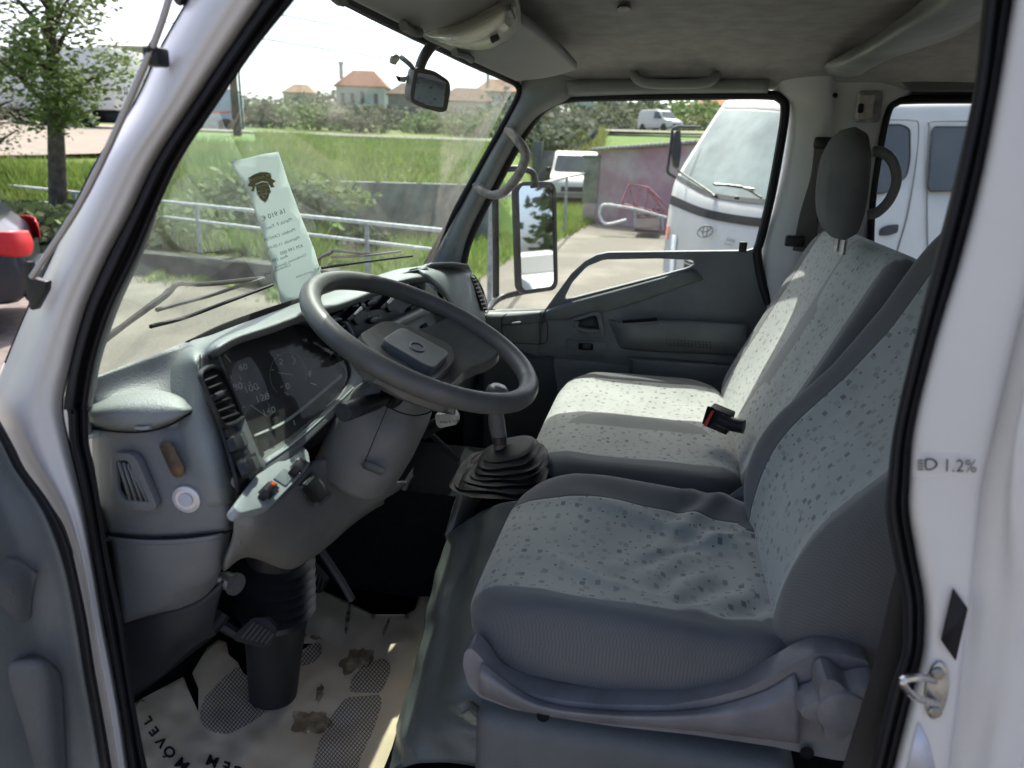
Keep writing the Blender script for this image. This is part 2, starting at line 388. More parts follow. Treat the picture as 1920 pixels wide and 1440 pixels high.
def fabric(name, base, dark, border, stripes):
    """seat cloth: scattered woven rectangles on a pale ground inside the seam (attribute 'seam' < 0), dark ribbed border outside"""
    m = bpy.data.materials.new(name); m.use_nodes = True; t = m.node_tree; b = t.nodes['Principled BSDF']; N = t.nodes.new; L = t.links.new
    b.inputs['Roughness'].default_value = .92; b.inputs['Specular IOR Level'].default_value = .2; b.inputs['Sheen Weight'].default_value = .25
    uv = N('ShaderNodeUVMap'); uv.uv_map = 'UVMap'
    def squares(cell, w, h, seed, prob):
        sc = N('ShaderNodeVectorMath'); sc.operation = 'MULTIPLY'; sc.inputs[1].default_value = (1/cell[0], 1/cell[1], 0); L(uv.outputs[0], sc.inputs[0])
        ad = N('ShaderNodeVectorMath'); ad.operation = 'ADD'; ad.inputs[1].default_value = (seed, seed*1.7, 0); L(sc.outputs[0], ad.inputs[0])
        fl = N('ShaderNodeVectorMath'); fl.operation = 'FLOOR'; L(ad.outputs[0], fl.inputs[0])
        fr = N('ShaderNodeVectorMath'); fr.operation = 'FRACTION'; L(ad.outputs[0], fr.inputs[0])
        wn = N('ShaderNodeTexWhiteNoise'); wn.noise_dimensions = '2D'; L(fl.outputs[0], wn.inputs['Vector'])
        ws = N('ShaderNodeSeparateColor'); L(wn.outputs['Color'], ws.inputs[0]); fs = N('ShaderNodeSeparateXYZ'); L(fr.outputs[0], fs.inputs[0])
        def one(fx, rnd, half):
            o = N('ShaderNodeMapRange'); o.inputs[3].default_value = half+.02; o.inputs[4].default_value = .98-half; L(rnd, o.inputs[0])
            s = N('ShaderNodeMath'); s.operation = 'SUBTRACT'; L(fx, s.inputs[0]); L(o.outputs[0], s.inputs[1])
            a = N('ShaderNodeMath'); a.operation = 'ABSOLUTE'; L(s.outputs[0], a.inputs[0])
            c = N('ShaderNodeMath'); c.operation = 'LESS_THAN'; c.inputs[1].default_value = half; L(a.outputs[0], c.inputs[0]); return c.outputs[0]
        x = one(fs.outputs[0], ws.outputs[0], w/cell[0]/2); y = one(fs.outputs[1], ws.outputs[1], h/cell[1]/2)
        mu = N('ShaderNodeMath'); mu.operation = 'MULTIPLY'; L(x, mu.inputs[0]); L(y, mu.inputs[1])
        pr = N('ShaderNodeMath'); pr.operation = 'MULTIPLY_ADD'; pr.use_clamp = True; L(ws.outputs[2], pr.inputs[0]); pr.inputs[1].default_value = prob; pr.inputs[2].default_value = .18
        m2 = N('ShaderNodeMath'); m2.operation = 'MULTIPLY'; L(mu.outputs[0], m2.inputs[0]); L(pr.outputs[0], m2.inputs[1]); return m2.outputs[0]
    s1 = squares((.040, .030), .0108, .0076, 3.3, .7); s2 = squares((.028, .025), .0040, .0038, 9.1, 1.0)
    s3 = squares((.050, .037), .012, .008, 5.7, .25)
    mxm = N('ShaderNodeMath'); mxm.operation = 'MAXIMUM'; L(s1, mxm.inputs[0]); L(s2, mxm.inputs[1])
    mx3 = N('ShaderNodeMath'); mx3.operation = 'MAXIMUM'; L(mxm.outputs[0], mx3.inputs[0]); L(s3, mx3.inputs[1])
    ca = N('ShaderNodeMix'); ca.data_type = 'RGBA'; ca.inputs[6].default_value = (*base, 1); ca.inputs[7].default_value = (*dark, 1); L(mx3.outputs[0], ca.inputs[0])
    at = N('ShaderNodeAttribute'); at.attribute_name = 'seam'
    gt = N('ShaderNodeMath'); gt.operation = 'GREATER_THAN'; gt.inputs[1].default_value = 0; L(at.outputs['Fac'], gt.inputs[0])
    at2 = N('ShaderNodeAttribute'); at2.attribute_name = 'stripe'
    g2 = N('ShaderNodeMath'); g2.operation = 'GREATER_THAN'; g2.inputs[1].default_value = 0; L(at2.outputs['Fac'], g2.inputs[0])
    cs = N('ShaderNodeMix'); cs.data_type = 'RGBA'; cs.inputs[7].default_value = (*stripes, 1); L(ca.outputs[2], cs.inputs[6]); L(g2.outputs[0], cs.inputs[0])
    # rib in the border cloth
    wv = N('ShaderNodeTexChecker'); wv.inputs['Scale'].default_value = 420; wv.inputs[1].default_value = (*border, 1); wv.inputs[2].default_value = tuple(c*.84 for c in border)+(1,); L(uv.outputs[0], wv.inputs['Vector'])
    cb = N('ShaderNodeMix'); cb.data_type = 'RGBA'; L(cs.outputs[2], cb.inputs[6]); L(wv.outputs['Color'], cb.inputs[7]); L(gt.outputs[0], cb.inputs[0])
    tc = N('ShaderNodeTexCoord'); nz = N('ShaderNodeTexNoise'); nz.inputs['Scale'].default_value = 7; nz.inputs['Detail'].default_value = 5; L(tc.outputs['Object'], nz.inputs['Vector'])
    hs = N('ShaderNodeHueSaturation'); rp = N('ShaderNodeMapRange'); rp.inputs[1].default_value = .3; rp.inputs[2].default_value = .7; rp.inputs[3].default_value = .9; rp.inputs[4].default_value = 1.1; L(nz.outputs['Fac'], rp.inputs[0]); L(rp.outputs[0], hs.inputs['Value']); L(cb.outputs[2], hs.inputs['Color'])
    L(hs.outputs[0], b.inputs['Base Color'])
    # seam groove + weave bump
    ab = N('ShaderNodeMath'); ab.operation = 'ABSOLUTE'; L(at.outputs['Fac'], ab.inputs[0])
    sg = N('ShaderNodeMapRange'); sg.inputs[1].default_value = 0; sg.inputs[2].default_value = .004; sg.inputs[3].default_value = 0; sg.inputs[4].default_value = 1; L(ab.outputs[0], sg.inputs[0])
    wn = N('ShaderNodeTexNoise'); wn.inputs['Scale'].default_value = 700; L(tc.outputs['Object'], wn.inputs['Vector'])
    sm = N('ShaderNodeMath'); sm.operation = 'MULTIPLY_ADD'; sm.inputs[1].default_value = .25; L(wn.outputs['Fac'], sm.inputs[0]); L(sg.outputs[0], sm.inputs[2])
    bp = N('ShaderNodeBump'); bp.inputs['Strength'].default_value = .5; bp.inputs['Distance'].default_value = .003; L(sm.outputs[0], bp.inputs['Height']); L(bp.outputs[0], b.inputs['Normal'])
    return m
CLOTH = fabric('patterned_seat_cloth', (.315, .33, .312), (.10, .108, .107), (.118, .121, .122), (.20, .21, .20))
DCLOTH = M('dark_seat_cloth', (.115, .119, .122), .9, .2, var=.15, vscale=10, bump=.4, bscale=500)
#@@SECTIONS@@
# ================================================================== the truck cab
T = thing('crew_cab_truck', 'white double-cab truck seen into through its open front door, grey cab interior with cloth seats', 'truck', (0.8, -0.3, 0))
def part(name, parent=T, label=None):
    o = bpy.data.objects.new(name, None); COL.objects.link(o); o.parent = parent; o.empty_display_size = .05
    if parent.type == 'EMPTY' and 'base' in parent: o.matrix_parent_inverse = Matrix.Translation(-Vector(parent['base']))
    o['base'] = [0.0, 0.0, 0.0]
    if label: o['label'] = label
    ALL.append(o); return o
# --- body shell: floor, firewall, roof skin, rear wall, off-side skins
shell = part('body_shell')
rbox('floor_pan', (.8, -.2, .50), (1.62, 2.8, .04), CARPET, shell, bev=.005)
rbox('firewall', (.85, .90, .80), (1.56, .04, .66), CARPET, shell, bev=.005)
rbox('footwell_side', (1.605, .72, .80), (.02, .58, .66), CARPET, shell, bev=.005)
patch('roof_skin', [[(-.04, .36, 1.83), (.4, .47, 1.865), (.8, .50, 1.875), (1.2, .47, 1.865), (1.64, .40, 1.83)],
                    [(-.05, -.4, 1.87), (.4, -.4, 1.91), (.8, -.4, 1.92), (1.2, -.4, 1.91), (1.65, -.4, 1.87)],
                    [(-.05, -1.6, 1.87), (.4, -1.6, 1.91), (.8, -1.6, 1.92), (1.2, -1.6, 1.91), (1.65, -1.6, 1.87)]], WHITE, shell, th=.006, face=(.8, -.4, 5))
rbox('rear_wall', (.8, -1.62, 1.2), (1.66, .03, 1.4), WHITEIN, shell, bev=.01)
rbox('engine_box', (.98, .45, .72), (.32, .60, .30), CARPET, shell, bev=.04)
rbox('outer_sill', (1.65, -.3, .70), (.03, 2.6, .8), WHITE, shell, bev=.01)
rbox('cowl_sun_blocker', (.8, .785, 1.165), (1.6, .33, .05), BLACK, shell, bev=.01)  # unseen closing plate under the windscreen, added to keep sun off the footwell
rbox('lower_nose', (.8, .94, .65), (1.66, .03, .9), WHITE, shell, bev=.02)
# --- near front pillar, painted white
pil = [(-40, 385, 520), (0, 362, 493), (100, 305, 425), (200, 258, 358), (300, 192, 293), (400, 142, 245), (480, 107, 203), (580, 60, 160), (680, 18, 133), (760, -12, 117), (830, 10, 129), (880, 40, 141), (960, 97, 160), (1060, 137, 177), (1160, 157, 193), (1260, 172, 213), (1360, 190, 230), (1490, 212, 247)]
rows = []
for v, a, b in pil:
    k = (v+40)/1500
    rows.append([P(a-8, v-6, x=.05), P(a+(b-a)*.10, v-4, x=.010), P(a+(b-a)*.28, v, x=-.008), P(a+(b-a)*.50, v, x=-.014), P(a+(b-a)*.68, v, x=-.010), P(a+(b-a)*.85, v, x=-.005), P(b+2, v, x=.010)])
patch('front_pillar', rows, WHITE, T, th=.006, nu=4, nv=4)
sealr = [(-40, 520, 585), (0, 493, 553), (100, 425, 473), (200, 358, 405), (300, 293, 339), (400, 245, 293), (480, 203, 262), (580, 160, 213), (680, 133, 180), (762, 119, 168), (772, 126, 166), (830, 130, 167), (880, 142, 178), (960, 159, 190), (1060, 177, 206), (1160, 193, 230), (1260, 213, 243), (1360, 230, 260), (1490, 247, 287)]
rows = []
for v, a, b in sealr:
    rows.append([P(a, v, x=.016), P(a+(b-a)*.1, v, x=-.004), P(a+(b-a)*.35, v, x=-.010), P(a+(b-a)*.5, v, x=.004), P(a+(b-a)*.6, v, x=.004), P(a+(b-a)*.8, v, x=-.004), P(b, v, x=.02)])
patch('door_seal', rows, RUBBER, T, th=.005, nu=3, nv=4)
# inner trim sliver between the seal and the windscreen
rows = [[P(u0-6, v, x=.03), P((u0+u1)/2, v, x=.035), P(u1, v, x=.055)] for v, u0, u1 in ((400, 290, 296), (480, 258, 267), (580, 210, 222), (680, 178, 189), (740, 168, 180), (780, 163, 176), (815, 163, 178))]
patch('pillar_trim', rows, TRIM, T, th=.006)
# thin black tube along the pillar's leading edge
tube('pillar_edge_tube', PXX([(a-4, v, .045) for v, a, b in pil[1:9]]), .0035, BLACK, T, n=6)
# --- near centre pillar, painted white
sB = [(-40, 1852, 1905), (0, 1843, 1897), (160, 1827, 1870), (320, 1793, 1840), (480, 1753, 1800), (640, 1713, 1751), (800, 1676, 1712), (900, 1664, 1704), (960, 1660, 1703), (1040, 1674, 1716), (1120, 1691, 1730), (1180, 1693, 1731), (1227, 1690, 1727), (1293, 1668, 1711), (1440, 1633, 1674), (1490, 1622, 1664)]
rows = []
for v, a, b in sB:
    rows.append([P(a, v, x=.02), P(a+(b-a)*.15, v, x=-.004), P(a+(b-a)*.4, v, x=-.008), P(a+(b-a)*.55, v, x=.006), P(a+(b-a)*.75, v, x=-.002), P(b, v, x=.012)])
patch('door_seal', rows, RUBBER, T, th=.005, nu=3, nv=4)
rows = []
for v, a, b in sB:
    cr_ = float(np.interp(v, [-40, 480, 647, 913, 1120, 1300, 1490], [2016, 1935, 1893, 1832, 1812, 1790, 1765]))-b   # distance to the pressed crease
    rows.append([P(b-3, v, x=.012), P(b+14, v, x=-.008), P(b+cr_*.55, v, x=-.012), P(b+cr_, v, x=-.012), P(b+cr_+8, v, x=-.004), P(b+cr_+16, v, x=-.004), P(b+cr_+60, v, x=-.016), P(b+200, v, x=-.03), P(b+330, v, x=-.032)])
BP = patch('centre_pillar', rows, WHITE, T, th=.006, nu=4, nv=4)
rbox('rear_door_skin', (-.02, -.98, 1.2), (.03, 1.25, 1.35), WHITE, T, bev=.01)
pB = lambda u, v: P(u, v, x=-.0155)
sheet('lamp_label', rpoly([(1714, 848), (1828, 848), (1826, 894), (1712, 892)], 4), lambda u, v: P(u, v, x=-.0125), STICK, T, th=0)
text('label_print', [('1.2%', (1766, 883), (1, .03), 34)], pB, INK, T, lift=.001)
dl = sheet('lamp_symbol', rpoly([(1734, 859), (1748, 859), (1758, 866), (1758, 874), (1748, 882), (1734, 882)], 8), pB, INK, T, holes=[rpoly([(1737, 862), (1747, 862), (1754, 868), (1754, 873), (1747, 879), (1737, 879)], 6)], th=.0003)
bm = bmesh.new()
me_ = []
for k in range(4):
    me_.append([(1719, 861+5.5*k), (1731, 861+5.5*k), (1731, 864+5.5*k), (1719, 864+5.5*k)])
V, F = [], []
for q in me_: F.append(tuple(range(len(V), len(V)+4))); V += [pB(*c)-np.array((.0012, 0, 0)) for c in q]
link('lamp_symbol_rays', mesh('lamp_symbol_rays', V, F), INK, T, False)
sheet('black_patch', rpoly([(1787, 1102), (1815, 1141), (1792, 1240), (1764, 1200)], 3), lambda u, v: P(u, v, x=-.0165), RUBBER, T, th=.0004)
sheet('maker_label', [(1722, 1355), (1742, 1395), (1755, 1445), (1700, 1445)], lambda u, v: P(u, v, x=-.0135), M('label_film', (.55, .57, .62), .35), T, th=.0006)
stk = part('door_striker')
pS = lambda u, v, x=-.018: P(u, v, x=x)
sheet('striker_plate', ell(1757, 1296, 22, 54, 8, 24), lambda u, v: P(u, v, x=-.016), STEEL, stk, th=.004, bev=.001)
for q in ((1757, 1262), (1752, 1334)):
    lathe('bolt', [(.006, 0), (.006, .002), (.004, .004), (0, .0042)], P(*q, x=-.0165), (-1, 0, 0), M('bolt_steel', (.3, .29, .26), .4, metal=.9), stk, n=12)
tube('striker_loop', [P(1752, 1276, x=-.016), P(1725, 1270, x=-.034), P(1697, 1274, x=-.046), P(1694, 1284, x=-.047), P(1710, 1303, x=-.040), P(1730, 1313, x=-.03), P(1756, 1319, x=-.016)], .0035, CHROME, stk, n=8)
# seat belt strap hanging inside the near pillar
patch('seat_belt', [[P(a, v, x=x), P((a+b)/2, v, x=x-.004), P(b, v, x=x)] for v, a, b, x in ((1010, 1698, 1722, .07), (1100, 1672, 1716, .07), (1227, 1643, 1708, .068), (1300, 1622, 1690, .066), (1400, 1592, 1660, .065), (1500, 1562, 1630, .065))], M('belt_webbing', (.022, .02, .018), .8, bump=.3, bscale=500), T, th=.003)
# --- open front door, lower left
rows = [[P(a-320, v+18, x=-.16), P(a-170, v+14, x=-.10), P(a-90, v+6, x=-.05), P(a-45, v+2, x=-.035), P(a-18, v, x=-.032), P(a-8, v, x=-.024)] for v, a in ((770, -15), (803, 8), (880, 44), (960, 96), (1060, 134), (1160, 155), (1260, 171), (1360, 189), (1500, 212))]
fd = patch('front_door', rows, DOORP, T, th=.01, nu=4, nv=4)
fd['label'] = 'open front door, dark grey inner panel'
patch('door_edge_seal', [[P(a-16, v, x=-.026), P(a-8, v, x=-.036), P(a+4, v, x=-.034), P(a+8, v, x=-.016)] for v, a in ((765, -22), (803, 0), (840, 20), (880, 40), (920, 70), (960, 96), (1010, 120), (1060, 134), (1160, 155), (1260, 171), (1360, 189), (1500, 212))], RUBBER, fd, th=.004, nu=3)
patch('armrest', [[P(-90, 1010, x=-.10), P(-20, 1035, x=-.075), P(45, 1052, x=-.055), P(70, 1080, x=-.050)], [P(-90, 1050, x=-.13), P(-20, 1080, x=-.10), P(35, 1105, x=-.075), P(62, 1125, x=-.052)], [P(-90, 1150, x=-.12), P(-20, 1165, x=-.09), P(30, 1180, x=-.07), P(58, 1190, x=-.052)]], TRIMD, fd, th=.01)
patch('door_pocket', [[P(-60, 1225, x=-.08), P(0, 1232, x=-.075), P(70, 1228, x=-.060), P(105, 1250, x=-.045)], [P(-60, 1260, x=-.10), P(0, 1268, x=-.095), P(80, 1270, x=-.072), P(118, 1290, x=-.046)], [P(-60, 1500, x=-.10), P(0, 1500, x=-.09), P(90, 1500, x=-.075), P(130, 1500, x=-.05)]], TRIMD, fd, th=.008)
# --- radio aerial on the pillar
aer = part('radio_aerial')
tube('aerial_rod', [P(328, -40, x=-.02), P(283, 95, x=-.02), P(165, 355, x=-.02), P(60, 520, x=-.02)], .0032, M('aerial_steel', (.38, .37, .36), .4, metal=.6), aer, n=8)
rbox('aerial_clip', P(293, 107, x=-.012), (.018, .016, .016), BLACK, aer, bev=.003)
tube('aerial_clip_ring', [P(276, 88, x=-.02), P(292, 96, x=-.016)], .006, BLACK, aer, n=8, sm=0)
sheet('aerial_bracket', rpoly([(40, 495), (52, 490), (60, 522), (86, 528), (84, 545), (64, 582), (56, 580)], 3), lambda u, v: P(u, v, x=-.018), BLACK, aer, th=.008, bev=.002)
# --- windscreen
bot = [(.02, .665, 1.31), (.3, .72, 1.275), (.8, .755, 1.25), (1.3, .72, 1.25), (1.6, .655, 1.26)]
top = [(.04, .385, 1.775), (.4, .475, 1.795), (.8, .50, 1.805), (1.2, .485, 1.80), (1.59, .435, 1.80)]
midr = [tuple((np.array(a)+np.array(b))/2+np.array((0, .022, .008))) for a, b in zip(bot, top)]
def wscr(s, t):   # s across 0..4, t 0 bottom..1 top  -> point on the glass
    a = [np.array(x[0])*(1-t)**2+2*(np.array(x[1])*2-.5*np.array(x[0])-.5*np.array(x[2]))*t*(1-t)*1.0+np.array(x[2])*t*t for x in zip(bot, midr, top)]
    return cr(a, 8)[int(round(s*8))]
def on_glass(u, v, off=0.0):
    """point where the pixel ray meets the windscreen (fitted plane pieces), moved off*inside"""
    best = None
    for i in range(4):
        pl = plane3(np.array(bot[i]), np.array(bot[i+1]), (np.array(top[i])+np.array(top[i+1]))/2)
        q = P(u, v, pl=pl)
        if min(bot[i][0], top[i][0])-.03 <= q[0] <= max(bot[i+1][0], top[i+1][0])+.03: best = q; break
    if best is None: best = P(u, v, pl=plane3(bot[2], bot[3], top[2]))
    return best+np.array((0, -.85, -.5))*off
patch('windscreen', [bot, midr, top], GLASSW, T, th=0, nu=8, nv=6)
# black band round the glass
tube('windscreen_seal', [P(640, -4, x=.45), P(720, 38, x=.66), P(800, 78, x=.95), P(880, 117, x=1.22), P(950, 148, x=1.48), P(970, 160, x=1.555), P(972, 178, x=1.56), P(950, 222, x=1.56), P(900, 312, x=1.56), P(850, 402, x=1.555), P(797, 500, x=1.55)], .009, RUBBER, T, n=8)
tube('windscreen_seal', [P(330, 30, x=.04)-np.array((0, 0, -.02)), P(560, -60, x=.15), P(640, -4, x=.45)], .012, RUBBER, T, n=8)
# --- roof lining, beam, pillar trims
rl = []
for y, dz in ((.475, -.005), (.36, .03), (.2, .045), (0, .05), (-.25, .05), (-.7, .05), (-1.55, .04)):
    rl.append([(-.02, y-.06, 1.77), (.05, y-.03, 1.80+dz*.6), (.35, y, 1.815+dz), (.8, y+.02, 1.82+dz), (1.25, y, 1.815+dz), (1.50, y-.01, 1.80+dz*.7), (1.60, y-.03, 1.785)])
patch('roof_lining', rl, LINER, T, th=.012, nu=5, nv=4, face=(.8, 0, 1.2))
sheet('lining_clip', ell(1170, 19, 14, 7, 3, 14), lambda u, v: P(u, v, z=1.858), BLACK, T, th=.004, bev=.001)
bmz = lambda u, v, z: P(u, v, z=z)
patch('roof_beam', [[P(1775, -60, z=1.845), P(1840, -62, z=1.815), P(1925, -60, z=1.815), P(1975, -60, z=1.845)],
                    [P(1716, 10, z=1.84), P(1770, 8, z=1.81), P(1830, 12, z=1.81), P(1872, 14, z=1.84)],
                    [P(1630, 72, z=1.835), P(1670, 68, z=1.805), P(1735, 74, z=1.805), P(1790, 68, z=1.835)],
                    [P(1556, 115, z=1.82), P(1590, 118, z=1.795), P(1640, 122, z=1.795), P(1660, 112, z=1.82)],
                    [P(1542, 128, x=1.53), P(1560, 143, x=1.53), P(1602, 146, x=1.53), P(1640, 120, x=1.55)]], TRIM, T, th=.006)
# far front pillar trim
rows = [[P(a, v, x=1.565), P(a+(b-a)*.2, v, x=1.545), P(a+(b-a)*.6, v, x=1.545), P(b, v, x=1.575)] for v, a, b in ((138, 985, 1090), (165, 973, 1090), (184, 968, 1070), (212, 956, 1016), (250, 938, 982), (290, 915, 956), (340, 888, 930), (400, 856, 898), (450, 830, 876), (500, 802, 864), (545, 790, 862))]
patch('pillar_trim', rows, TRIM, T, th=.006)
sheet('pillar_trim_cap', [(834, 446), (858, 452), (854, 470), (828, 464)], lambda u, v: P(u, v, x=1.5435), TRIM, T, th=.003, bev=.002)
# far header trim
patch('header_trim', [[P(1058, 146, x=1.60), P(1200, 146, x=1.60), P(1350, 146, x=1.60), P(1444, 147, x=1.60)], [P(1062, 153, x=1.555), P(1200, 151, x=1.555), P(1350, 150, x=1.555), P(1442, 151, x=1.555)], [P(1064, 172, x=1.55), P(1200, 170, x=1.55), P(1350, 168, x=1.55), P(1441, 168, x=1.55)], [P(1062, 186, x=1.585), P(1200, 180, x=1.585), P(1350, 178, x=1.585), P(1438, 178, x=1.585)]], TRIM, T, th=.006)
gh = part('grab_handle')
tube('handle', [P(1188, 128, x=1.56), P(1192, 146, x=1.53), P(1215, 156, x=1.515), P(1270, 158, x=1.51), P(1320, 155, x=1.515), P(1340, 146, x=1.53), P(1342, 130, x=1.56)], .0125, TRIM, gh, n=10)
# far centre pillar (white paint)
rows = [[P(a, v, x=1.60), P(a+(b-a)*.12, v, x=1.565), P(a+(b-a)*.40, v, x=1.55), P(a+(b-a)*.47, v, x=1.57), P(a+(b-a)*.75, v, x=1.57), P(b, v, x=1.595)] for v, a, b in ((110, 1440, 1730), (150, 1440, 1720), (178, 1455, 1705), (200, 1478, 1672), (240, 1478, 1658), (300, 1470, 1648), (380, 1452, 1638), (450, 1432, 1630), (540, 1428, 1650), (700, 1440, 1680))]
patch('centre_pillar', rows, WHITEIN, T, th=.006, nu=4, nv=4)
sheet('pillar_hole', ell(1566, 179, 5, 5, 0, 12), lambda u, v: P(u, v, x=1.548), VOID, T, th=.001)
rlp = part('rear_lamp')
sheet('lamp_bezel', rrect(1607, 170, 1656, 230, 8), lambda u, v: P(u+(230-v)*.12-6, v, x=1.563), STEEL, rlp, th=.006, bev=.002)
sheet('lamp_lens', rrect(1614, 178, 1640, 224, 3), lambda u, v: P(u+(230-v)*.12-6, v, x=1.558), CREAM, rlp, th=.004, bev=.001)
sheet('lamp_switch', rrect(1612, 194, 1622, 212, 3), lambda u, v: P(u+(230-v)*.12-6, v, x=1.552), BLACK, rlp, th=.004, bev=.001)
# rear compartment, off side: door frame with window
rd = sheet('rear_door', [(1560, 130), (2150, 130), (2150, 900), (1560, 900)], lambda u, v: P(u, v, x=1.605), TRIMD, T, holes=[rpoly([(1662, 205), (1700, 186), (2080, 186), (2080, 495), (1640, 495), (1640, 330)], 30)], th=.02)
tube('window_seal', [P(2080, 186, x=1.597), P(1850, 186, x=1.597), P(1710, 187, x=1.597), P(1680, 192, x=1.597), P(1664, 212, x=1.597), P(1648, 290, x=1.597), P(1635, 380, x=1.597), P(1632, 480, x=1.597), P(1640, 500, x=1.597), P(2080, 500, x=1.597)], .011, RUBBER, rd, n=8)
sheet('window_glass', [(1636, 186), (2085, 186), (2085, 500), (1636, 500)], lambda u, v: P(u, v, x=1.613), GLASSD, rd, th=0)
patch('header_trim', [[P(1640, 112, x=1.59), P(1760, 128, x=1.59), P(2000, 128, x=1.59)], [P(1660, 130, x=1.56), P(1760, 140, x=1.56), P(2000, 140, x=1.56)], [P(1712, 172, x=1.575), P(1760, 172, x=1.575), P(2000, 172, x=1.575)]], TRIMD, T, th=.006)
# --- far front door window seal and belt hardware
tube('window_seal', PXX([(866, 505, 1.585), (878, 455, 1.585), (905, 395, 1.585), (935, 338, 1.585), (966, 280, 1.585), (1000, 225, 1.585), (1030, 196, 1.585), (1070, 184, 1.585), (1150, 181, 1.585), (1300, 179, 1.585), (1430, 178, 1.585), (1462, 184, 1.585), (1472, 208, 1.585), (1460, 290, 1.585), (1443, 380, 1.585), (1426, 450, 1.585), (1420, 475, 1.585), (1428, 525, 1.585), (1442, 570, 1.585)]), .0125, RUBBER, T, n=8)
sb = part('seat_belt')
patch('strap', [[P(1527, 268, x=1.535), P(1540, 265, x=1.53), P(1556, 262, x=1.53)], [P(1520, 330, x=1.535), P(1535, 330, x=1.53), P(1550, 330, x=1.53)], [P(1500, 400, x=1.53), P(1515, 402, x=1.525), P(1535, 405, x=1.525)], [P(1486, 470, x=1.52), P(1505, 472, x=1.515), P(1530, 475, x=1.515)]], M('belt_web', (.09, .085, .08), .8, bump=.3, bscale=500), sb, th=.002)
rbox('belt_guide', P(1545, 268, x=1.53), (.02, .05, .03), BLACK, sb, bev=.006)
rbox('belt_stop', P(1490, 452, x=1.515), (.02, .05, .03), BLACK, sb, bev=.005)
# ================================================================== far door, mirror, grab handle
DX = 1.585
dn = [(868, 500), (870, 585), (925, 583), (1022, 580), (1040, 555), (1070, 514), (1096, 490), (1118, 478), (1140, 473), (1300, 471), (1400, 470), (1421, 464), (1426, 520), (1440, 580), (1446, 800), (1300, 900), (1000, 900), (868, 850)]
hole = rpoly([(1056, 563), (1071, 532), (1100, 500), (1132, 487), (1235, 485), (1298, 488), (1303, 496), (1290, 503)], 8)
fdoor = sheet('far_front_door', dn[:1]+[(868, 585)]+dn[2:], lambda u, v: P(u, v, x=DX), DOORP, T, holes=[hole], th=.03, bev=.006)
fdoor['label'] = 'closed passenger door, dark grey panel'
sheet('window_glass', [(866, 190), (1465, 180), (1425, 500), (1300, 520), (1040, 590), (868, 590)], lambda u, v: P(u, v, x=1.61), GLASSD, fdoor, th=0)
# pale lit sill along the slanted lower window edge
patch('door_sill', [[P(1022, 579, x=1.60), P(1060, 563, x=1.60), P(1150, 539, x=1.60), P(1298, 500, x=1.60)], [P(1024, 583, x=1.575), P(1062, 571, x=1.575), P(1150, 548, x=1.575), P(1302, 506, x=1.578)], [P(1020, 592, x=1.574), P(1066, 584, x=1.574), P(1155, 562, x=1.574), P(1312, 516, x=1.578)], [P(1018, 600, x=1.582), P(1070, 598, x=1.582), P(1160, 578, x=1.582), P(1318, 524, x=1.583)]], DOORP, fdoor, th=.004)
patch('door_sill', [[P(862, 583, x=1.60), P(940, 582, x=1.60), P(1022, 579, x=1.60)], [P(862, 590, x=1.555), P(940, 589, x=1.56), P(1020, 586, x=1.57)], [P(866, 622, x=1.545), P(940, 612, x=1.55), P(1014, 606, x=1.57)], [P(868, 680, x=1.57), P(940, 700, x=1.575), P(1010, 690, x=1.583)]], DOORP, fdoor, th=.004)
tube('panel_gap', PX([(1014, 584), (1012, 610), (1012, 642), (1000, 645), (945, 642)], x=1.552), .0012, VOID, fdoor, n=6)
tube('panel_gap', PX([(943, 642), (941, 600), (950, 588)], x=1.548), .0012, VOID, fdoor, n=6)
tube('panel_gap', PX([(943, 610), (975, 608), (1012, 603)], x=1.549), .001, VOID, fdoor, n=6)
tube('pull_tab', PX([(960, 606), (976, 604)], x=1.547), .003, CREAM, fdoor, n=6)
tube('oval_cap', PX([(1010, 612), (1018, 604), (1026, 606), (1026, 636), (1018, 644), (1008, 642), (1007, 625)], x=1.582), .001, VOID, fdoor, n=6, closed=True)
hl = fdoor
hr = rpoly([(1068, 600), (1120, 583), (1127, 587), (1134, 628), (1130, 633), (1084, 628), (1070, 618)], 8)
hi = rpoly([(1075, 603), (1118, 590), (1126, 625), (1088, 622), (1077, 614)], 8)
sheet('handle_bezel', hr, lambda u, v: P(u, v, x=1.572), DOORP, hl, holes=[hi], th=.012, bev=.003)
sheet('handle_recess', hi, lambda u, v: P(u, v, x=1.5835), M('recess_dark', (.035, .04, .042), .6), hl, th=.002)
tube('handle_lever', PX([(1081, 602), (1080, 612), (1090, 619), (1108, 621), (1124, 622)], x=1.572), [.010, .008, .009, .008], DOORP, hl, n=8)
wsw = fdoor
sheet('switch_panel', rpoly([(1064, 637), (1138, 642), (1134, 671), (1061, 666)], 2), lambda u, v: P(u, v, x=1.580), DOORP, wsw, th=.006, bev=.001)
sheet('switch_well', rrect(1084, 644, 1112, 656, 3), lambda u, v: P(u, v+(u-1098)*.05, x=1.5785), VOID, wsw, th=.002)
sheet('switch_button', rrect(1092, 645, 1108, 655, 2), lambda u, v: P(u, v+(u-1098)*.05, x=1.572), BLACK, wsw, th=.007, bev=.002)
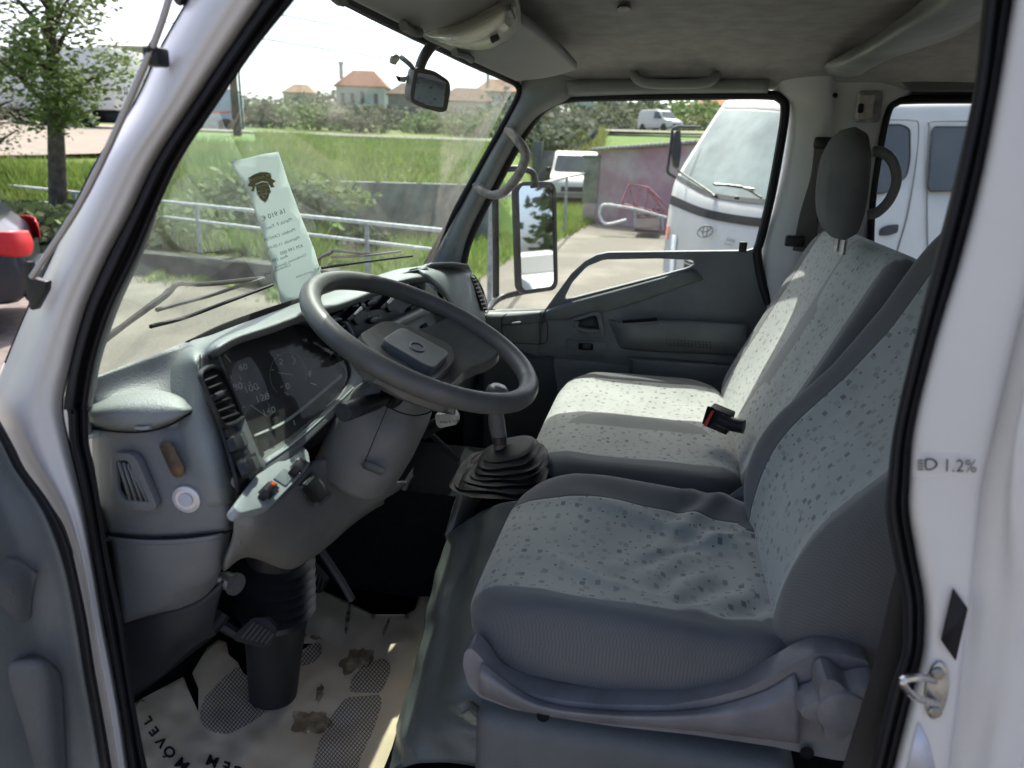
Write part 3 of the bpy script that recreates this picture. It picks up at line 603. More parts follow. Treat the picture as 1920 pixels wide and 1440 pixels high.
# arm rest bulge, ledges and speaker
patch('armrest', [[P(1140, 597, x=1.586), P(1168, 602, x=1.575), P(1240, 598, x=1.57), P(1330, 602, x=1.57), P(1400, 606, x=1.57)], [P(1142, 604, x=1.586), P(1168, 608, x=1.55), P(1240, 605, x=1.545), P(1330, 608, x=1.545), P(1400, 612, x=1.545)], [P(1152, 630, x=1.586), P(1178, 634, x=1.55), P(1240, 636, x=1.545), P(1330, 640, x=1.545), P(1400, 644, x=1.545)], [P(1162, 652, x=1.586), P(1186, 656, x=1.57), P(1240, 660, x=1.57), P(1330, 664, x=1.57), P(1400, 668, x=1.57)]], DOORP, fdoor, th=.004)
sheet('pull_slot', [(1167, 601), (1232, 596), (1232, 603), (1168, 608)], lambda u, v: P(u, v, x=1.543), VOID, fdoor, th=.002)
tube('slot_lip', PX([(1167, 608), (1200, 606), (1232, 604)], x=1.542), .003, DOORP, fdoor, n=6)
bm = bmesh.new()
for i in range(13):
    for j in range(6):
        q = Vector([float(c) for c in P(1248+i*6.8+j*.6, 621+j*5.2+i*.45, x=1.5445)])
        bmesh.ops.create_circle(bm, cap_ends=True, radius=.0019, segments=8, matrix=Matrix.Translation(q) @ Matrix.Rotation(R(90), 4, 'Y'))
bm_obj('speaker_grille', bm, VOID, fdoor)
patch('door_ledge', [[P(1176, 668, x=1.586), P(1250, 672, x=1.586), P(1420, 686, x=1.586)], [P(1180, 674, x=1.56), P(1250, 678, x=1.555), P(1420, 690, x=1.555)], [P(1186, 686, x=1.553), P(1250, 690, x=1.548), P(1420, 702, x=1.548)], [P(1186, 800, x=1.56), P(1250, 800, x=1.56), P(1420, 800, x=1.56)]], DOORP, fdoor, th=.004)
patch('lower_panel', [[P(1000, 672, x=1.583), P(1100, 680, x=1.581), P(1190, 690, x=1.579)], [P(1000, 684, x=1.566), P(1100, 692, x=1.566), P(1190, 702, x=1.564)], [P(1000, 850, x=1.566), P(1100, 850, x=1.566), P(1190, 850, x=1.564)]], DOORP, fdoor, th=.004)
rbox('window_stop', P(1393, 463, x=1.59), (.012, .022, .03), BLACK, fdoor, bev=.003)
# wheel-arch side below the passenger dash
patch('kick_panel', [[P(905, 600, x=1.5), P(960, 650, x=1.55), P(1010, 670, x=1.57)], [P(905, 720, x=1.48), P(960, 720, x=1.53), P(1050, 690, x=1.57)], [P(905, 900, x=1.48), P(960, 900, x=1.53), P(1080, 900, x=1.57)]], M('kick_panel_plastic', (.03, .034, .037), .6), T, th=.006)
# --- grab handle on the far front pillar
g2 = part('grab_handle', T, 'worn brown grab handle on the front pillar')
tube('handle', [P(949, 243, x=1.535), P(960, 251, x=1.525), P(974, 268, x=1.50), P(984, 284, x=1.495), P(984, 300, x=1.49), P(972, 328, x=1.49), P(950, 355, x=1.495), P(935, 364, x=1.50), P(918, 365, x=1.51), P(896, 354, x=1.53)], [.011, .012, .0135, .0135, .0135, .0135, .0135, .012, .011], WORN, g2, n=12)
for q in ((953, 246), (892, 352)):
    sheet('mount', [tuple(np.array(q)+np.array(c)) for c in rpoly([(-7, -10), (5, -11), (20, 10), (6, 14), (-8, 4)] if q[0] > 920 else [(-8, -8), (4, -10), (26, 4), (22, 16), (-4, 8)], 5)], lambda u, v: P(u, v, x=1.528), WORN, g2, th=.012, bev=.003)
    lathe('screw', [(.0045, 0), (.0045, .002), (.002, .003)], P(*q, x=1.527), (-1, -.2, .2), STEEL, g2, n=10)
# --- far wing mirror
wm = part('wing_mirror')
mx = 1.93
tube('mirror_arm', [P(929, 330, x=mx), P(929, 400, x=mx), P(930, 480, x=mx), P(930, 558, x=mx)], .012, BLACK, wm, n=10)
tube('mirror_arm', [P(900, 600, x=1.7), P(915, 582, x=1.75), P(925, 568, x=1.85), P(945, 556, x=mx), P(990, 545, x=mx), P(1008, 540, x=mx)], .011, BLACK, wm, n=10)
tube('mirror_arm', [P(929, 340, x=mx), P(935, 322, x=mx), P(960, 316, x=mx), P(985, 318, x=mx), P(1000, 326, x=mx), P(1005, 352, x=mx)], .011, BLACK, wm, n=10)
mc = Vector([float(c) for c in P(1005, 446, x=mx)]); vin = (mc-Vector(CAM)).normalized(); vout = Vector((.17, -1, .03)).normalized()
nm = (vout-vin).normalized()
zz = Vector((0, 0, 1)); ax = zz.cross(nm).normalized(); az = nm.cross(ax).normalized()
RM = Matrix((ax, az, nm)).transposed()      # local x across, y up, z normal
mw = 76/FPX*(mc-Vector(CAM)).dot(Vector(fw))/abs(ax.dot(Vector(rw))); mh = 196/FPX*(mc-Vector(CAM)).dot(Vector(fw))/.96
def loc(a, b, c=0): return np.array(mc+RM@Vector((a, b, c)))
oc = rrect(-mw/2, -mh/2, mw/2, mh/2, .035, 6); ic = rrect(-mw/2+.012, -mh/2+.014, mw/2-.012, mh/2-.014, .026, 6)
bm = bmesh.new(); ls = []
for sc_, z in ((.85, -.022), (.96, -.018), (1.0, -.008), (1.0, .006), (.99, .010)):
    ls.append([bm.verts.new(loc(a*sc_, b*(1-(1-sc_)*.6), z)) for a, b in oc])
ls.append([bm.verts.new(loc(a, b, .010)) for a, b in ic]); ls.append([bm.verts.new(loc(a, b, .004)) for a, b in ic])
for a, b in zip(ls, ls[1:]):
    for i in range(len(a)): bm.faces.new((a[i], a[(i+1) % len(a)], b[(i+1) % len(a)], b[i]))
bm.faces.new(ls[0][::-1])
bm_obj('mirror_housing', bm, BLACK, wm)
sheet('mirror_glass', ic, lambda a, b: loc(a, b, .0045), MIRROR, wm, th=0)
# --- rear-view mirror with stem and wire clip
rv = part('rearview_mirror')
tube('mirror_stem', [P(826, 78, x=.93), P(812, 84, x=.92), P(800, 98, x=.90), P(790, 118, x=.88), P(783, 145, x=.87)], [.009, .011, .011, .010, .010], M('mirror_brown', (.10, .095, .085), .5), rv, n=10)
cX = .86
q0 = (P(808, 168, x=cX), np.array((-1.15, -1.0, -.22))/1.54)
ro = rpoly([(784, 126), (815, 133), (843, 152), (845, 170), (838, 208), (826, 211), (795, 203), (771, 192), (769, 175), (777, 132)], 9)
ri = rpoly([(783, 136), (812, 141), (837, 155), (831, 202), (800, 197), (776, 186), (781, 148)], 4)
o = sheet('mirror_housing', ro, lambda u, v: P(u, v, pl=q0), bpy.data.materials['mirror_brown'], rv, th=.03, bev=.007, seg=3)
q1 = (q0[0]+(CAM-q0[0])*.006, q0[1])
sheet('mirror_glass', ri, lambda u, v: P(u, v, pl=q1), MIRROR, rv, th=0)
clp = part('glass_clip')
sheet('clip_pad', rpoly([(731, 103), (740, 98), (746, 104), (737, 119), (728, 116)], 3), lambda u, v: on_glass(u, v, .006), CREAM, clp, th=.004)
tube('clip_arm', [on_glass(743, 101, .012), on_glass(752, 110, .02), on_glass(757, 118, .02), on_glass(749, 134, .02), on_glass(742, 142, .01)], .0045, STEEL, clp, n=8)
sheet('clip_foot', [(738, 140), (756, 144), (754, 150), (742, 149)], lambda u, v: on_glass(u, v, .008), BLACK, clp, th=.004)
# --- sun visors and dome lamp
def visor(rows): 
    o = patch('sun_visor', rows, VISORM, T, th=.016, nu=6, nv=6); return o
visor([[P(848, 99, z=1.775), P(900, 122, z=1.775), P(960, 148, z=1.775), P(975, 152, z=1.777)], [P(900, 60, z=1.79), P(960, 90, z=1.79), P(1010, 122, z=1.79), P(1024, 140, z=1.785)], [P(950, 20, z=1.80), P(1005, 58, z=1.80), P(1050, 98, z=1.80), P(1070, 118, z=1.80)], [P(972, 30, z=1.805), P(1018, 60, z=1.805), P(1066, 104, z=1.805), P(1084, 130, z=1.805)]][:0] or
      [[P(850, 98, z=1.772), P(890, 117, z=1.772), P(930, 135, z=1.772), P(968, 152, z=1.775)], [P(872, 72, z=1.785), P(920, 100, z=1.785), P(965, 125, z=1.785), P(1010, 148, z=1.782)], [P(920, 52, z=1.795), P(965, 80, z=1.795), P(1008, 110, z=1.795), P(1045, 141, z=1.79)], [P(978, 42, z=1.80), P(1010, 64, z=1.80), P(1045, 92, z=1.80), P(1082, 130, z=1.795)]])
visor([[P(600, -30, z=1.772), P(680, 10, z=1.772), P(740, 40, z=1.772), P(790, 62, z=1.774)], [P(640, -60, z=1.785), P(720, -12, z=1.785), P(790, 30, z=1.785), P(850, 48, z=1.783)], [P(700, -90, z=1.795), P(790, -40, z=1.795), P(860, 4, z=1.795), P(915, 24, z=1.792)], [P(760, -120, z=1.80), P(840, -70, z=1.80), P(910, -20, z=1.80), P(940, -2, z=1.797)]])
for pts in ([(852, 98), (872, 104), (884, 112)], [(756, 48), (772, 58), (788, 62)]):
    tube('visor_pivot', [P(a, b, z=1.768) for a, b in pts], .007, TRIMD, T, n=8)
dl = part('dome_lamp')
zl = 1.79
patch('lamp_cover', [[P(795, 62, z=1.795), P(828, 48, z=1.795), P(880, 28, z=1.795), P(940, 4, z=1.795), P(962, -6, z=1.8)], [P(812, 72, z=1.775), P(840, 66, z=1.765), P(890, 52, z=1.76), P(945, 22, z=1.762), P(968, 8, z=1.775)], [P(830, 80, z=1.768), P(855, 84, z=1.752), P(905, 78, z=1.748), P(950, 55, z=1.752), P(972, 32, z=1.772)], [P(850, 88, z=1.775), P(880, 94, z=1.77), P(915, 92, z=1.77), P(950, 78, z=1.77), P(970, 58, z=1.785)]], LAMPLENS, dl, th=.004)
patch('lamp_reflector', [[P(800, 62, z=1.80), P(880, 36, z=1.80), P(950, 6, z=1.80)], [P(830, 76, z=1.782), P(890, 66, z=1.775), P(955, 30, z=1.782)], [P(850, 86, z=1.79), P(900, 88, z=1.79), P(960, 60, z=1.795)]], M('lamp_reflector', (.5, .49, .45), .3, metal=.5, var=.3, vscale=50), dl, th=.003)
sheet('lamp_switch', rpoly([(947, 22), (958, 18), (966, 42), (956, 52), (945, 44)], 2), lambda u, v: P(u, v, z=1.752), BLACK, dl, th=.006, bev=.001)
sheet('lamp_switch', rpoly([(918, 74), (932, 68), (937, 74), (923, 82)], 2), lambda u, v: P(u, v, z=1.744), VOID, dl, th=.003)
patch('lamp_base', [[P(780, 56, z=1.80), P(870, 24, z=1.803), P(966, -16, z=1.805)], [P(805, 78, z=1.79), P(880, 96, z=1.79), P(976, 30, z=1.795)], [P(846, 92, z=1.795), P(900, 100, z=1.8), P(978, 66, z=1.80)]], TRIM, dl, th=.006)
# ================================================================== dashboard
D = part('dashboard')
def G3(rows, default='x'):
    out = []
    for r in rows: out.append([P(u, v, **{ax_: val}) for u, v, ax_, val in r])
    return out
# upper pad, from under the windscreen over the binnacle cowl to its lip
padc = [(400, 626, 404, 640, 408, 654, 414, 664), (440, 611, 442, 622, 444, 634, 448, 645), (500, 591, 502, 601, 506, 614, 510, 625), (560, 571, 562, 580, 566, 592, 569, 603), (640, 546, 642, 554, 648, 568, 650, 578), (700, 525, 703, 532, 708, 544, 712, 553), (745, 511, 748, 517, 754, 526, 758, 534), (786, 505, 795, 510, 806, 522, 806, 532), (800, 500, 830, 535, 838, 556, 830, 556)]
rows = [[], [], [], [], []]
for col in (((352, 952, .052), (400, 950, .054), (428, 945, .066), (442, 940, .09), (450, 938, .13)),
            ((340, 880, .052), (385, 880, .053), (415, 876, .064), (432, 870, .086), (440, 868, .125)),
            ((328, 820, .06), (365, 816, .062), (394, 810, .07), (414, 806, .088), (424, 804, .12)),
            ((318, 768, .08), (350, 766, .078), (376, 762, .080), (394, 758, .092), (404, 758, .12)),
            ((308, 716, .115), (340, 711, .107), (363, 706, .100), (378, 706, .105), (388, 708, .13)),
            ((320, 672, .145), (344, 669, .132), (361, 672, .112), (371, 684, .108), (381, 692, .130)),
            ((352, 643, .185), (366, 646, .165), (377, 656, .140), (385, 668, .125), (394, 677, .145))):
    for k_, q_ in enumerate(col): rows[k_].append(P(q_[0], q_[1], x=q_[2]+(.009 if k_ == 0 else 0)))
for i, (a, b, c, d, e, f_, g, h) in enumerate(padc):
    rows[0].append(P(a, b-6, z=1.325)); rows[1].append(P(a, b, z=1.345))
    yl = .495+.012*min(i, 4)/4
    rows[2].append(P(c, d, y=yl+.025)); rows[3].append(P(e, f_, y=yl)); rows[4].append(P(g, h, y=yl+.02))
patch('upper_pad', rows, TRIM, D, th=.006, nu=5, nv=5)
# left shoulder and side panel
sh = G3([[(168, 712, 'x', .05), (240, 682, 'x', .10), (310, 656, 'x', .14), (352, 642, 'x', .165), (374, 662, 'x', .13)],
         [(168, 738, 'x', .045), (240, 724, 'x', .085), (310, 708, 'x', .12), (350, 698, 'x', .125), (373, 700, 'x', .10)],
         [(170, 772, 'x', .04), (240, 770, 'x', .055), (310, 770, 'x', .08), (362, 768, 'x', .085), (392, 765, 'x', .09)],
         [(172, 806, 'x', .045), (240, 812, 'x', .05), (310, 818, 'x', .06), (372, 822, 'x', .072), (412, 822, 'x', .09)],
         [(176, 900, 'x', .045), (245, 904, 'x', .05), (325, 906, 'x', .052), (400, 908, 'x', .06), (436, 902, 'x', .085)],
         [(192, 960, 'x', .045), (260, 962, 'x', .048), (340, 962, 'x', .05), (415, 955, 'x', .058), (440, 948, 'x', .08)],
         [(200, 1002, 'x', .05), (270, 1008, 'x', .052), (345, 1006, 'x', .052), (415, 997, 'x', .06), (436, 992, 'x', .08)]])
patch('side_panel', sh, SIDEP, D, th=.005, nu=5, nv=5)
patch('side_cap', G3([[(165, 752, 'x', .05), (225, 736, 'x', .07), (285, 730, 'x', .085), (330, 740, 'x', .085), (356, 757, 'x', .082), (364, 767, 'x', .08)],
                      [(165, 772, 'x', .030), (225, 764, 'x', .040), (285, 760, 'x', .052), (328, 764, 'x', .060), (352, 768, 'x', .068), (364, 769, 'x', .08)],
                      [(168, 790, 'x', .031), (225, 794, 'x', .036), (280, 793, 'x', .042), (322, 785, 'x', .054), (348, 776, 'x', .066), (363, 770, 'x', .08)],
                      [(172, 801, 'x', .045), (225, 808, 'x', .048), (275, 808, 'x', .05), (318, 795, 'x', .06), (345, 781, 'x', .072), (362, 771, 'x', .082)]]), TRIM, D, th=.005, nu=5, nv=5)
tube('cap_gap', PXX([(172, 803, .040), (225, 810, .043), (275, 809, .045), (318, 797, .052), (345, 782, .066), (364, 770, .078)]), .0012, VOID, D, n=6)
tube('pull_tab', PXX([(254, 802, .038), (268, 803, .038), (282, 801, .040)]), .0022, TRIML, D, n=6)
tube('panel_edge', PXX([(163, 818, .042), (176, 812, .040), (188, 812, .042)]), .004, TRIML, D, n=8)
# triangular demister vent
dv = part('demister_vent', T)
vo = rpoly([(205, 850), (242, 850), (256, 862), (294, 950), (285, 958), (232, 958), (208, 930)], 14)
vi = rpoly([(217, 863), (240, 864), (280, 942), (232, 938), (220, 922)], 6)
fx = lambda x: (lambda u, v: P(u, v, x=x))
sheet('vent_frame', vo, fx(.038), SIDEP, dv, holes=[vi], th=.01, bev=.003)
sheet('vent_hollow', vi, fx(.044), VOID, dv, th=.001)
for k in range(4):
    a, b = (221+9*k, 866+2*k), (243+10.5*k, 940)
    a = (a[0], max(a[1], 866)); 
    if k == 3: a = (246, 880)
    sheet('vent_slat', [(a[0]-1.4, a[1]), (a[0]+1.4, a[1]), (b[0]+1.6, b[1]), (b[0]-1.6, b[1])], fx(.038), SIDEP, dv, th=.006)
sheet('cutout', rpoly([(297, 835), (304, 826), (318, 828), (324, 836), (346, 882), (342, 894), (328, 896), (320, 886)], 10), fx(.047), M('rusty_metal_hole', (.16, .10, .04), .7, col2=(.05, .04, .03), vscale=60), D, th=.002)
kl = part('panel_lock', T)
kc = P(351, 935, x=.052)
lathe('lock_ring', [(.0, .0), (.0165, 0), (.0165, .003), (.0135, .0045), (.0125, .003), (0, .003)], kc, (-1, -.12, 0), M('lock_silver', (.62, .60, .60), .35, metal=.3), kl, n=28)
lathe('lock_barrel', [(.0085, .003), (.0085, .005), (.007, .0055), (0, .0055)], kc, (-1, -.12, 0), M('lock_grey', (.42, .44, .50), .3), kl, n=20)
# lower left panel
lp = patch('lower_panel', G3([[(198, 1004, 'x', .052), (270, 1012, 'x', .05), (345, 1010, 'x', .05), (410, 1001, 'x', .06), (434, 996, 'x', .09)],
                         [(206, 1012, 'x', .045), (272, 1019, 'x', .044), (345, 1018, 'x', .045), (406, 1010, 'x', .055), (432, 1006, 'x', .09)],
                         [(218, 1085, 'x', .045), (280, 1090, 'x', .05), (345, 1090, 'x', .055), (400, 1076, 'x', .07), (420, 1055, 'x', .10)],
                         [(228, 1150, 'x', .05), (285, 1140, 'x', .06), (335, 1125, 'x', .07), (378, 1108, 'x', .085), (408, 1085, 'x', .11)],
                         [(233, 1169, 'x', .055), (288, 1152, 'x', .07), (335, 1142, 'x', .085), (376, 1124, 'x', .10), (405, 1098, 'x', .12)]]), SIDEP, D, th=.006, nu=5, nv=5)
tube('panel_gap', PXX([(198, 1002, .046), (270, 1010, .046), (345, 1008, .046), (410, 999, .055), (434, 994, .085)]), .0014, VOID, D, n=6)
lathe('screw', [(.0065, 0), (.005, .001), (.004, -.002), (0, -.002)], P(234, 1034, x=.046), (-1, 0, 0), VOID, D, n=12)
# dark inside of the binnacle
patch('binnacle_hollow', G3([[(352, 640, 'y', .60), (440, 600, 'y', .60), (560, 560, 'y', .62), (700, 520, 'y', .63)],
                             [(372, 740, 'y', .585), (470, 720, 'y', .59), (600, 690, 'y', .61), (760, 640, 'y', .63)],
                             [(440, 900, 'y', .50), (520, 880, 'y', .51), (650, 800, 'y', .53), (800, 720, 'y', .56)]]), VOID, D, th=.004)
# ------------------------------------------------ instrument cluster
IC = part('instrument_cluster')
pF = plane3(P(420, 650, y=.548), P(600, 605, y=.565), P(505, 868, y=.450))
def on(pl, off=0.0):
    n = np.array(pl[1]); n = n if np.dot(n, CAM-pl[0]) > 0 else -n
    return lambda u, v: P(u, v, pl=(pl[0]+n*off, n))
co = rpoly([(410, 660), (436, 628), (500, 606), (570, 600), (612, 612), (650, 668), (662, 700), (640, 742), (512, 862), (500, 868), (488, 858)], 14)
sheet('dial_face', co, on(pF, -.012), M('dial_face_black', (.022, .025, .026), .6, var=.2), IC, th=.003)
bz = rpoly([(392, 676), (420, 628), (500, 596), (580, 588), (640, 600), (690, 690), (672, 740), (650, 760), (528, 876), (500, 884), (478, 868)], 16)
sheet('bezel', bz, on(pF, .002), TRIMD, IC, holes=[rpoly([(412, 660), (436, 630), (500, 608), (570, 602), (612, 614), (650, 670), (660, 700), (640, 740), (512, 858), (501, 864), (490, 856)], 14)], th=.012, bev=.003)
sheet('lens', co, on(pF, -.002), GLASSC, IC, th=0)
fD = on(pF, -.0105)
text('dial_numerals', [('80', (437, 733), (1, -.20), 19), ('100', (458, 738), (1, -.30), 19), ('120', (479, 756), (1, -.28), 19), ('60', (448, 696), (1, -.2), 17), ('140', (492, 781), (1, -.30), 18), ('2', (522, 684), (1, .05), 17), ('3', (546, 683), (1, .1), 17), ('0', (536, 731), (1, -.2), 17), ('4', (575, 706), (1, .2), 15), ('1', (549, 799), (1, -.3), 15)], fD, DIALW, IC)
V, F = [], []
def tick(a, b, w_=.9):
    a, b = np.array(a, float), np.array(b, float); n = np.array((-(b-a)[1], (b-a)[0])); n = n/np.linalg.norm(n)*w_
    i = len(V); V.extend([fD(*(a+n)), fD(*(b+n)), fD(*(b-n)), fD(*(a-n))]); F.append((i, i+1, i+2, i+3))
for a, b in (((432, 705), (436, 712)), ((449, 706), (453, 713)), ((466, 716), (470, 719)), ((482, 730), (487, 726)), ((497, 744), (502, 741)), ((519, 664), (522, 668)), ((548, 665), (549, 671)), ((509, 693), (514, 694)), ((526, 727), (531, 723)), ((578, 697), (583, 696)), ((582, 718), (594, 722)), ((534, 735), (541, 741)), ((421, 665), (433, 679)), ((449, 769), (459, 762))): tick(a, b)
arc = [(540+34*math.cos(t), 702+42*math.sin(t)) for t in np.linspace(2.2, 6.6, 26)]
for a, b in zip(arc[:-1], arc[1:]): tick(a, b, .25)
arc = [(420+92*math.cos(t), 790+78*math.sin(t)) for t in np.linspace(-1.35, -.15, 18)]
for a, b in zip(arc[:-1], arc[1:]): tick(a, b, .25)
link('dial_ticks', mesh('dial_ticks', V, F), DIALW, IC, False)
V, F = [], []
tick((521, 699), (550, 703), .9); tick((500, 780), (470, 760), .6)
link('dial_needle', mesh('dial_needle', V, F), DIALW, IC, False)
tube('tripmeter_button', [on(pF, -.01)(505, 786), on(pF, .012)(519, 776)], .0035, BLACK, IC, n=8, sm=0)
patch('lower_rim', [[on(pF, -.011)(476, 815), on(pF, -.011)(530, 790), on(pF, -.011)(580, 752), on(pF, -.011)(640, 700)], [on(pF, -.008)(478, 818), on(pF, -.008)(532, 794), on(pF, -.008)(582, 757), on(pF, -.008)(642, 706)]], DIALW, IC, th=.001)
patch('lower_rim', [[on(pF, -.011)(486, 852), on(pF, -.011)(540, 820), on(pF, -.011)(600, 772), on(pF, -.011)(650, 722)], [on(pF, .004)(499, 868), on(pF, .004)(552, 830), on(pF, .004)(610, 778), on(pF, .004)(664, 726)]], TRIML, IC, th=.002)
# panel carrying the left vent and the two switches
patch('cluster_side', G3([[(380, 664, 'y', .50), (392, 668, 'y', .515), (408, 668, 'y', .53)], [(384, 720, 'y', .485), (408, 718, 'y', .505), (428, 708, 'y', .525)], [(416, 800, 'y', .47), (440, 790, 'y', .49), (468, 776, 'y', .51)], [(440, 880, 'y', .445), (470, 870, 'y', .45), (500, 862, 'y', .458)], [(448, 925, 'y', .44), (478, 912, 'y', .442), (512, 880, 'y', .45)]]), BLACK, D, th=.004)
av = part('air_vent', T)
pV = plane3(P(385, 700, y=.488), P(420, 690, y=.515), P(440, 800, y=.475))
sheet('vent_hollow', rpoly([(378, 712), (384, 694), (404, 690), (418, 702), (450, 772), (450, 786), (428, 796), (416, 788)], 8), on(pV, .001), VOID, av, th=.002)
tube('vent_frame', [on(pV, .003)(*q) for q in [(376, 708), (384, 692), (404, 688), (420, 700), (452, 772), (452, 786), (426, 798), (414, 790), (394, 750)]], .0028, BLACK, av, n=8, closed=True)
for k in range(6):
    t = k/5
    a = (384+30*t, 712+72*t); b = (408+40*t, 702+70*t)
    patch('vent_slat', [[on(pV, .004)(*a), on(pV, .004)(*b)], [on(pV, .0045)(a[0]+1, a[1]+3), on(pV, .0045)(b[0]+1, b[1]+3)], [on(pV, -.006)(a[0]+2, a[1]+7), on(pV, -.006)(b[0]+2, b[1]+7)]], BLACK, av, th=.0015)
tube('vent_knob', [on(pV, .006)(402, 745), on(pV, .006)(416, 738)], .004, BLACK, av, n=8, sm=0)
for cx, cy in ((452, 824), (474, 868)):
    yy = .472-(cy-824)*.0005; pw = plane3(P(cx, cy, y=yy), P(cx+20, cy-8, y=yy+.012), P(cx+10, cy+30, y=yy-.012))
    s_ = part('rocker_switch', T)
    sheet('switch_frame', rpoly([(cx-24, cy-6), (cx+8, cy-22), (cx+22, cy+10), (cx-10, cy+26)], 5), on(pw, .002), BLACK, s_, th=.006, bev=.002)
    sheet('rocker', rpoly([(cx-16, cy-6), (cx+5, cy-16), (cx+15, cy+10), (cx-6, cy+20)], 4), on(pw, .009), BLACK, s_, th=.009, bev=.003)
    sheet('rocker_tip', rpoly([(cx+1, cy-12), (cx+6, cy-14), (cx+14, cy+9), (cx+8, cy+12)], 2), on(pw, .0105), M('switch_tip', (.06, .065, .06), .4), s_, th=.002, bev=.001)
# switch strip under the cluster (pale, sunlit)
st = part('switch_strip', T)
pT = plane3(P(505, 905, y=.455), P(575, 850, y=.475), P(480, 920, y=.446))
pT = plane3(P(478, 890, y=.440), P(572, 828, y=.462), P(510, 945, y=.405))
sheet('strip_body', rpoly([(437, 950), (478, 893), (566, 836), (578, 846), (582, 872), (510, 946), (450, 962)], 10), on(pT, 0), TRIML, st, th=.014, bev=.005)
def sq(cx, cy, s=1.0): return [(cx+a*s, cy+b*s) for a, b in ((-21, 4), (-2, -15), (20, -2), (2, 19))]
sheet('orange_switch', rpoly(sq(506, 916, .95), 2), on(pT, .003), BLACK, st, th=.006, bev=.001)
sheet('hazard_rocker', rpoly([(494, 917), (509, 901), (521, 908), (507, 926)], 2), on(pT, .013), BLACK, st, th=.012, bev=.002)
sheet('hazard_lamp', rpoly([(508, 906), (512, 902), (519, 906), (514, 911)], 1.5), on(pT, .0145), ORANGE, st, th=.002, bev=.0005)
sheet('blank_plate', rpoly(sq(534, 892, .98), 2), on(pT, .002), M('blank_plate_grey', (.16, .18, .185), .4), st, th=.003, bev=.001)
sheet('square_switch', rpoly(sq(563, 870, .95), 2), on(pT, .002), CHROME, st, th=.003, bev=.001)
sheet('square_knob', rpoly(sq(564, 869, .62), 3), on(pT, .016), BLACK, st, th=.016, bev=.004)
# skirt below the strip and round the column
SK = patch('lower_skirt', G3([[(436, 955, 'y', .452), (478, 962, 'y', .43), (510, 948, 'y', .43), (560, 902, 'y', .45), (596, 862, 'y', .47), (640, 872, 'y', .45), (700, 905, 'y', .42), (764, 905, 'y', .40)],
                         [(438, 985, 'y', .452), (478, 990, 'y', .432), (515, 978, 'y', .434), (565, 940, 'y', .45), (606, 905, 'y', .465), (650, 908, 'y', .45), (700, 922, 'y', .42), (750, 918, 'y', .41)],
                         [(434, 1025, 'y', .465), (474, 1018, 'y', .45), (530, 1000, 'y', .45), (580, 980, 'y', .455), (625, 955, 'y', .46), (668, 945, 'y', .45), (705, 938, 'y', .43), (735, 928, 'y', .42)],
                         [(425, 1062, 'y', .48), (465, 1040, 'y', .475), (525, 1040, 'y', .47), (565, 1030, 'y', .47), (615, 1002, 'y', .475), (660, 974, 'y', .465), (695, 952, 'y', .45), (722, 936, 'y', .44)],
                         [(420, 1072, 'y', .52), (465, 1045, 'y', .50), (538, 1068, 'y', .50), (580, 1050, 'y', .50), (618, 1022, 'y', .50), (660, 985, 'y', .50), (695, 960, 'y', .49), (720, 945, 'y', .48)]]), SHROUD, D, th=.006, nu=5, nv=5)
tube('skirt_rib', PYY([(440, 905, .452), (462, 898, .448), (470, 905, .446), (462, 950, .442), (452, 985, .45), (446, 1015, .46)]), .006, SIDEP, D, n=8)
sb_ = part('rocker_switch', T)
pK = plane3(P(575, 918, y=.448), P(606, 890, y=.462), P(590, 950, y=.443))
sheet('switch_frame', rpoly([(566, 910), (592, 886), (624, 928), (600, 950)], 4), on(pK, .004), TRIMD, sb_, th=.006, bev=.002)
sheet('rocker', rpoly([(575, 909), (592, 892), (617, 927), (600, 943)], 3), on(pK, .010), BLACK, sb_, th=.01, bev=.002)
# ------------------------------------------------ centre stack
CS = part('centre_console', T)
pC = plane3(P(640, 610, y=.535), P(820, 560, y=.535), P(700, 700, y=.515))
sheet('stack_panel', rpoly([(604, 602), (640, 585), (720, 548), (790, 526), (822, 548), (850, 600), (872, 660), (760, 720), (690, 760), (650, 700)], 8), on(pC, -.004), TRIMD, CS, th=.006, bev=.002)
sheet('heater_panel', rpoly([(640, 573), (720, 542), (738, 545), (752, 590), (672, 632), (662, 628)], 5), on(pC, .003), M('heater_panel_black', (.045, .048, .05), .4), CS, th=.004, bev=.001)
for cx, cy, r_ in ((664, 588, 1.0), (726, 566, 1.0)):
    kb = part('heater_knob', T)
    pk = on(pC, .004)
    lathe('heater_dial', [(.022, 0), (.022, .004), (.020, .006), (0, .006)], pk(cx, cy), -np.array(pC[1]) if np.dot(pC[1], CAM-pC[0]) < 0 else pC[1], BLACK, kb, n=24)
    sheet('heater_grip', rpoly([(cx-14, cy+12), (cx-6, cy+14), (cx+18, cy-8), (cx+14, cy-16)], 4), on(pC, .026), BLACK, kb, th=.022, bev=.004)
    sheet('heater_grip_face', rpoly([(cx-2, cy+2), (cx+4, cy+5), (cx+17, cy-8), (cx+13, cy-14)], 3), on(pC, .0275), CHROME, kb, th=.002, bev=.001)
for cx, cy, rx, ry in ((682, 575, 5, 8), (700, 567, 11, 6), (703, 600, 9, 6)):
    sheet('heater_slider', ell(cx, cy, rx, ry, -20, 14), on(pC, .012), BLACK, CS, th=.012, bev=.002)
text('heater_marks', [('0', (690, 595), (1, -.4), 9), ('1 2 3', (672, 566), (1, -.4), 7), ('A/C', (706, 600), (1, -.4), 7)], on(pC, .0035), DIALW, CS)
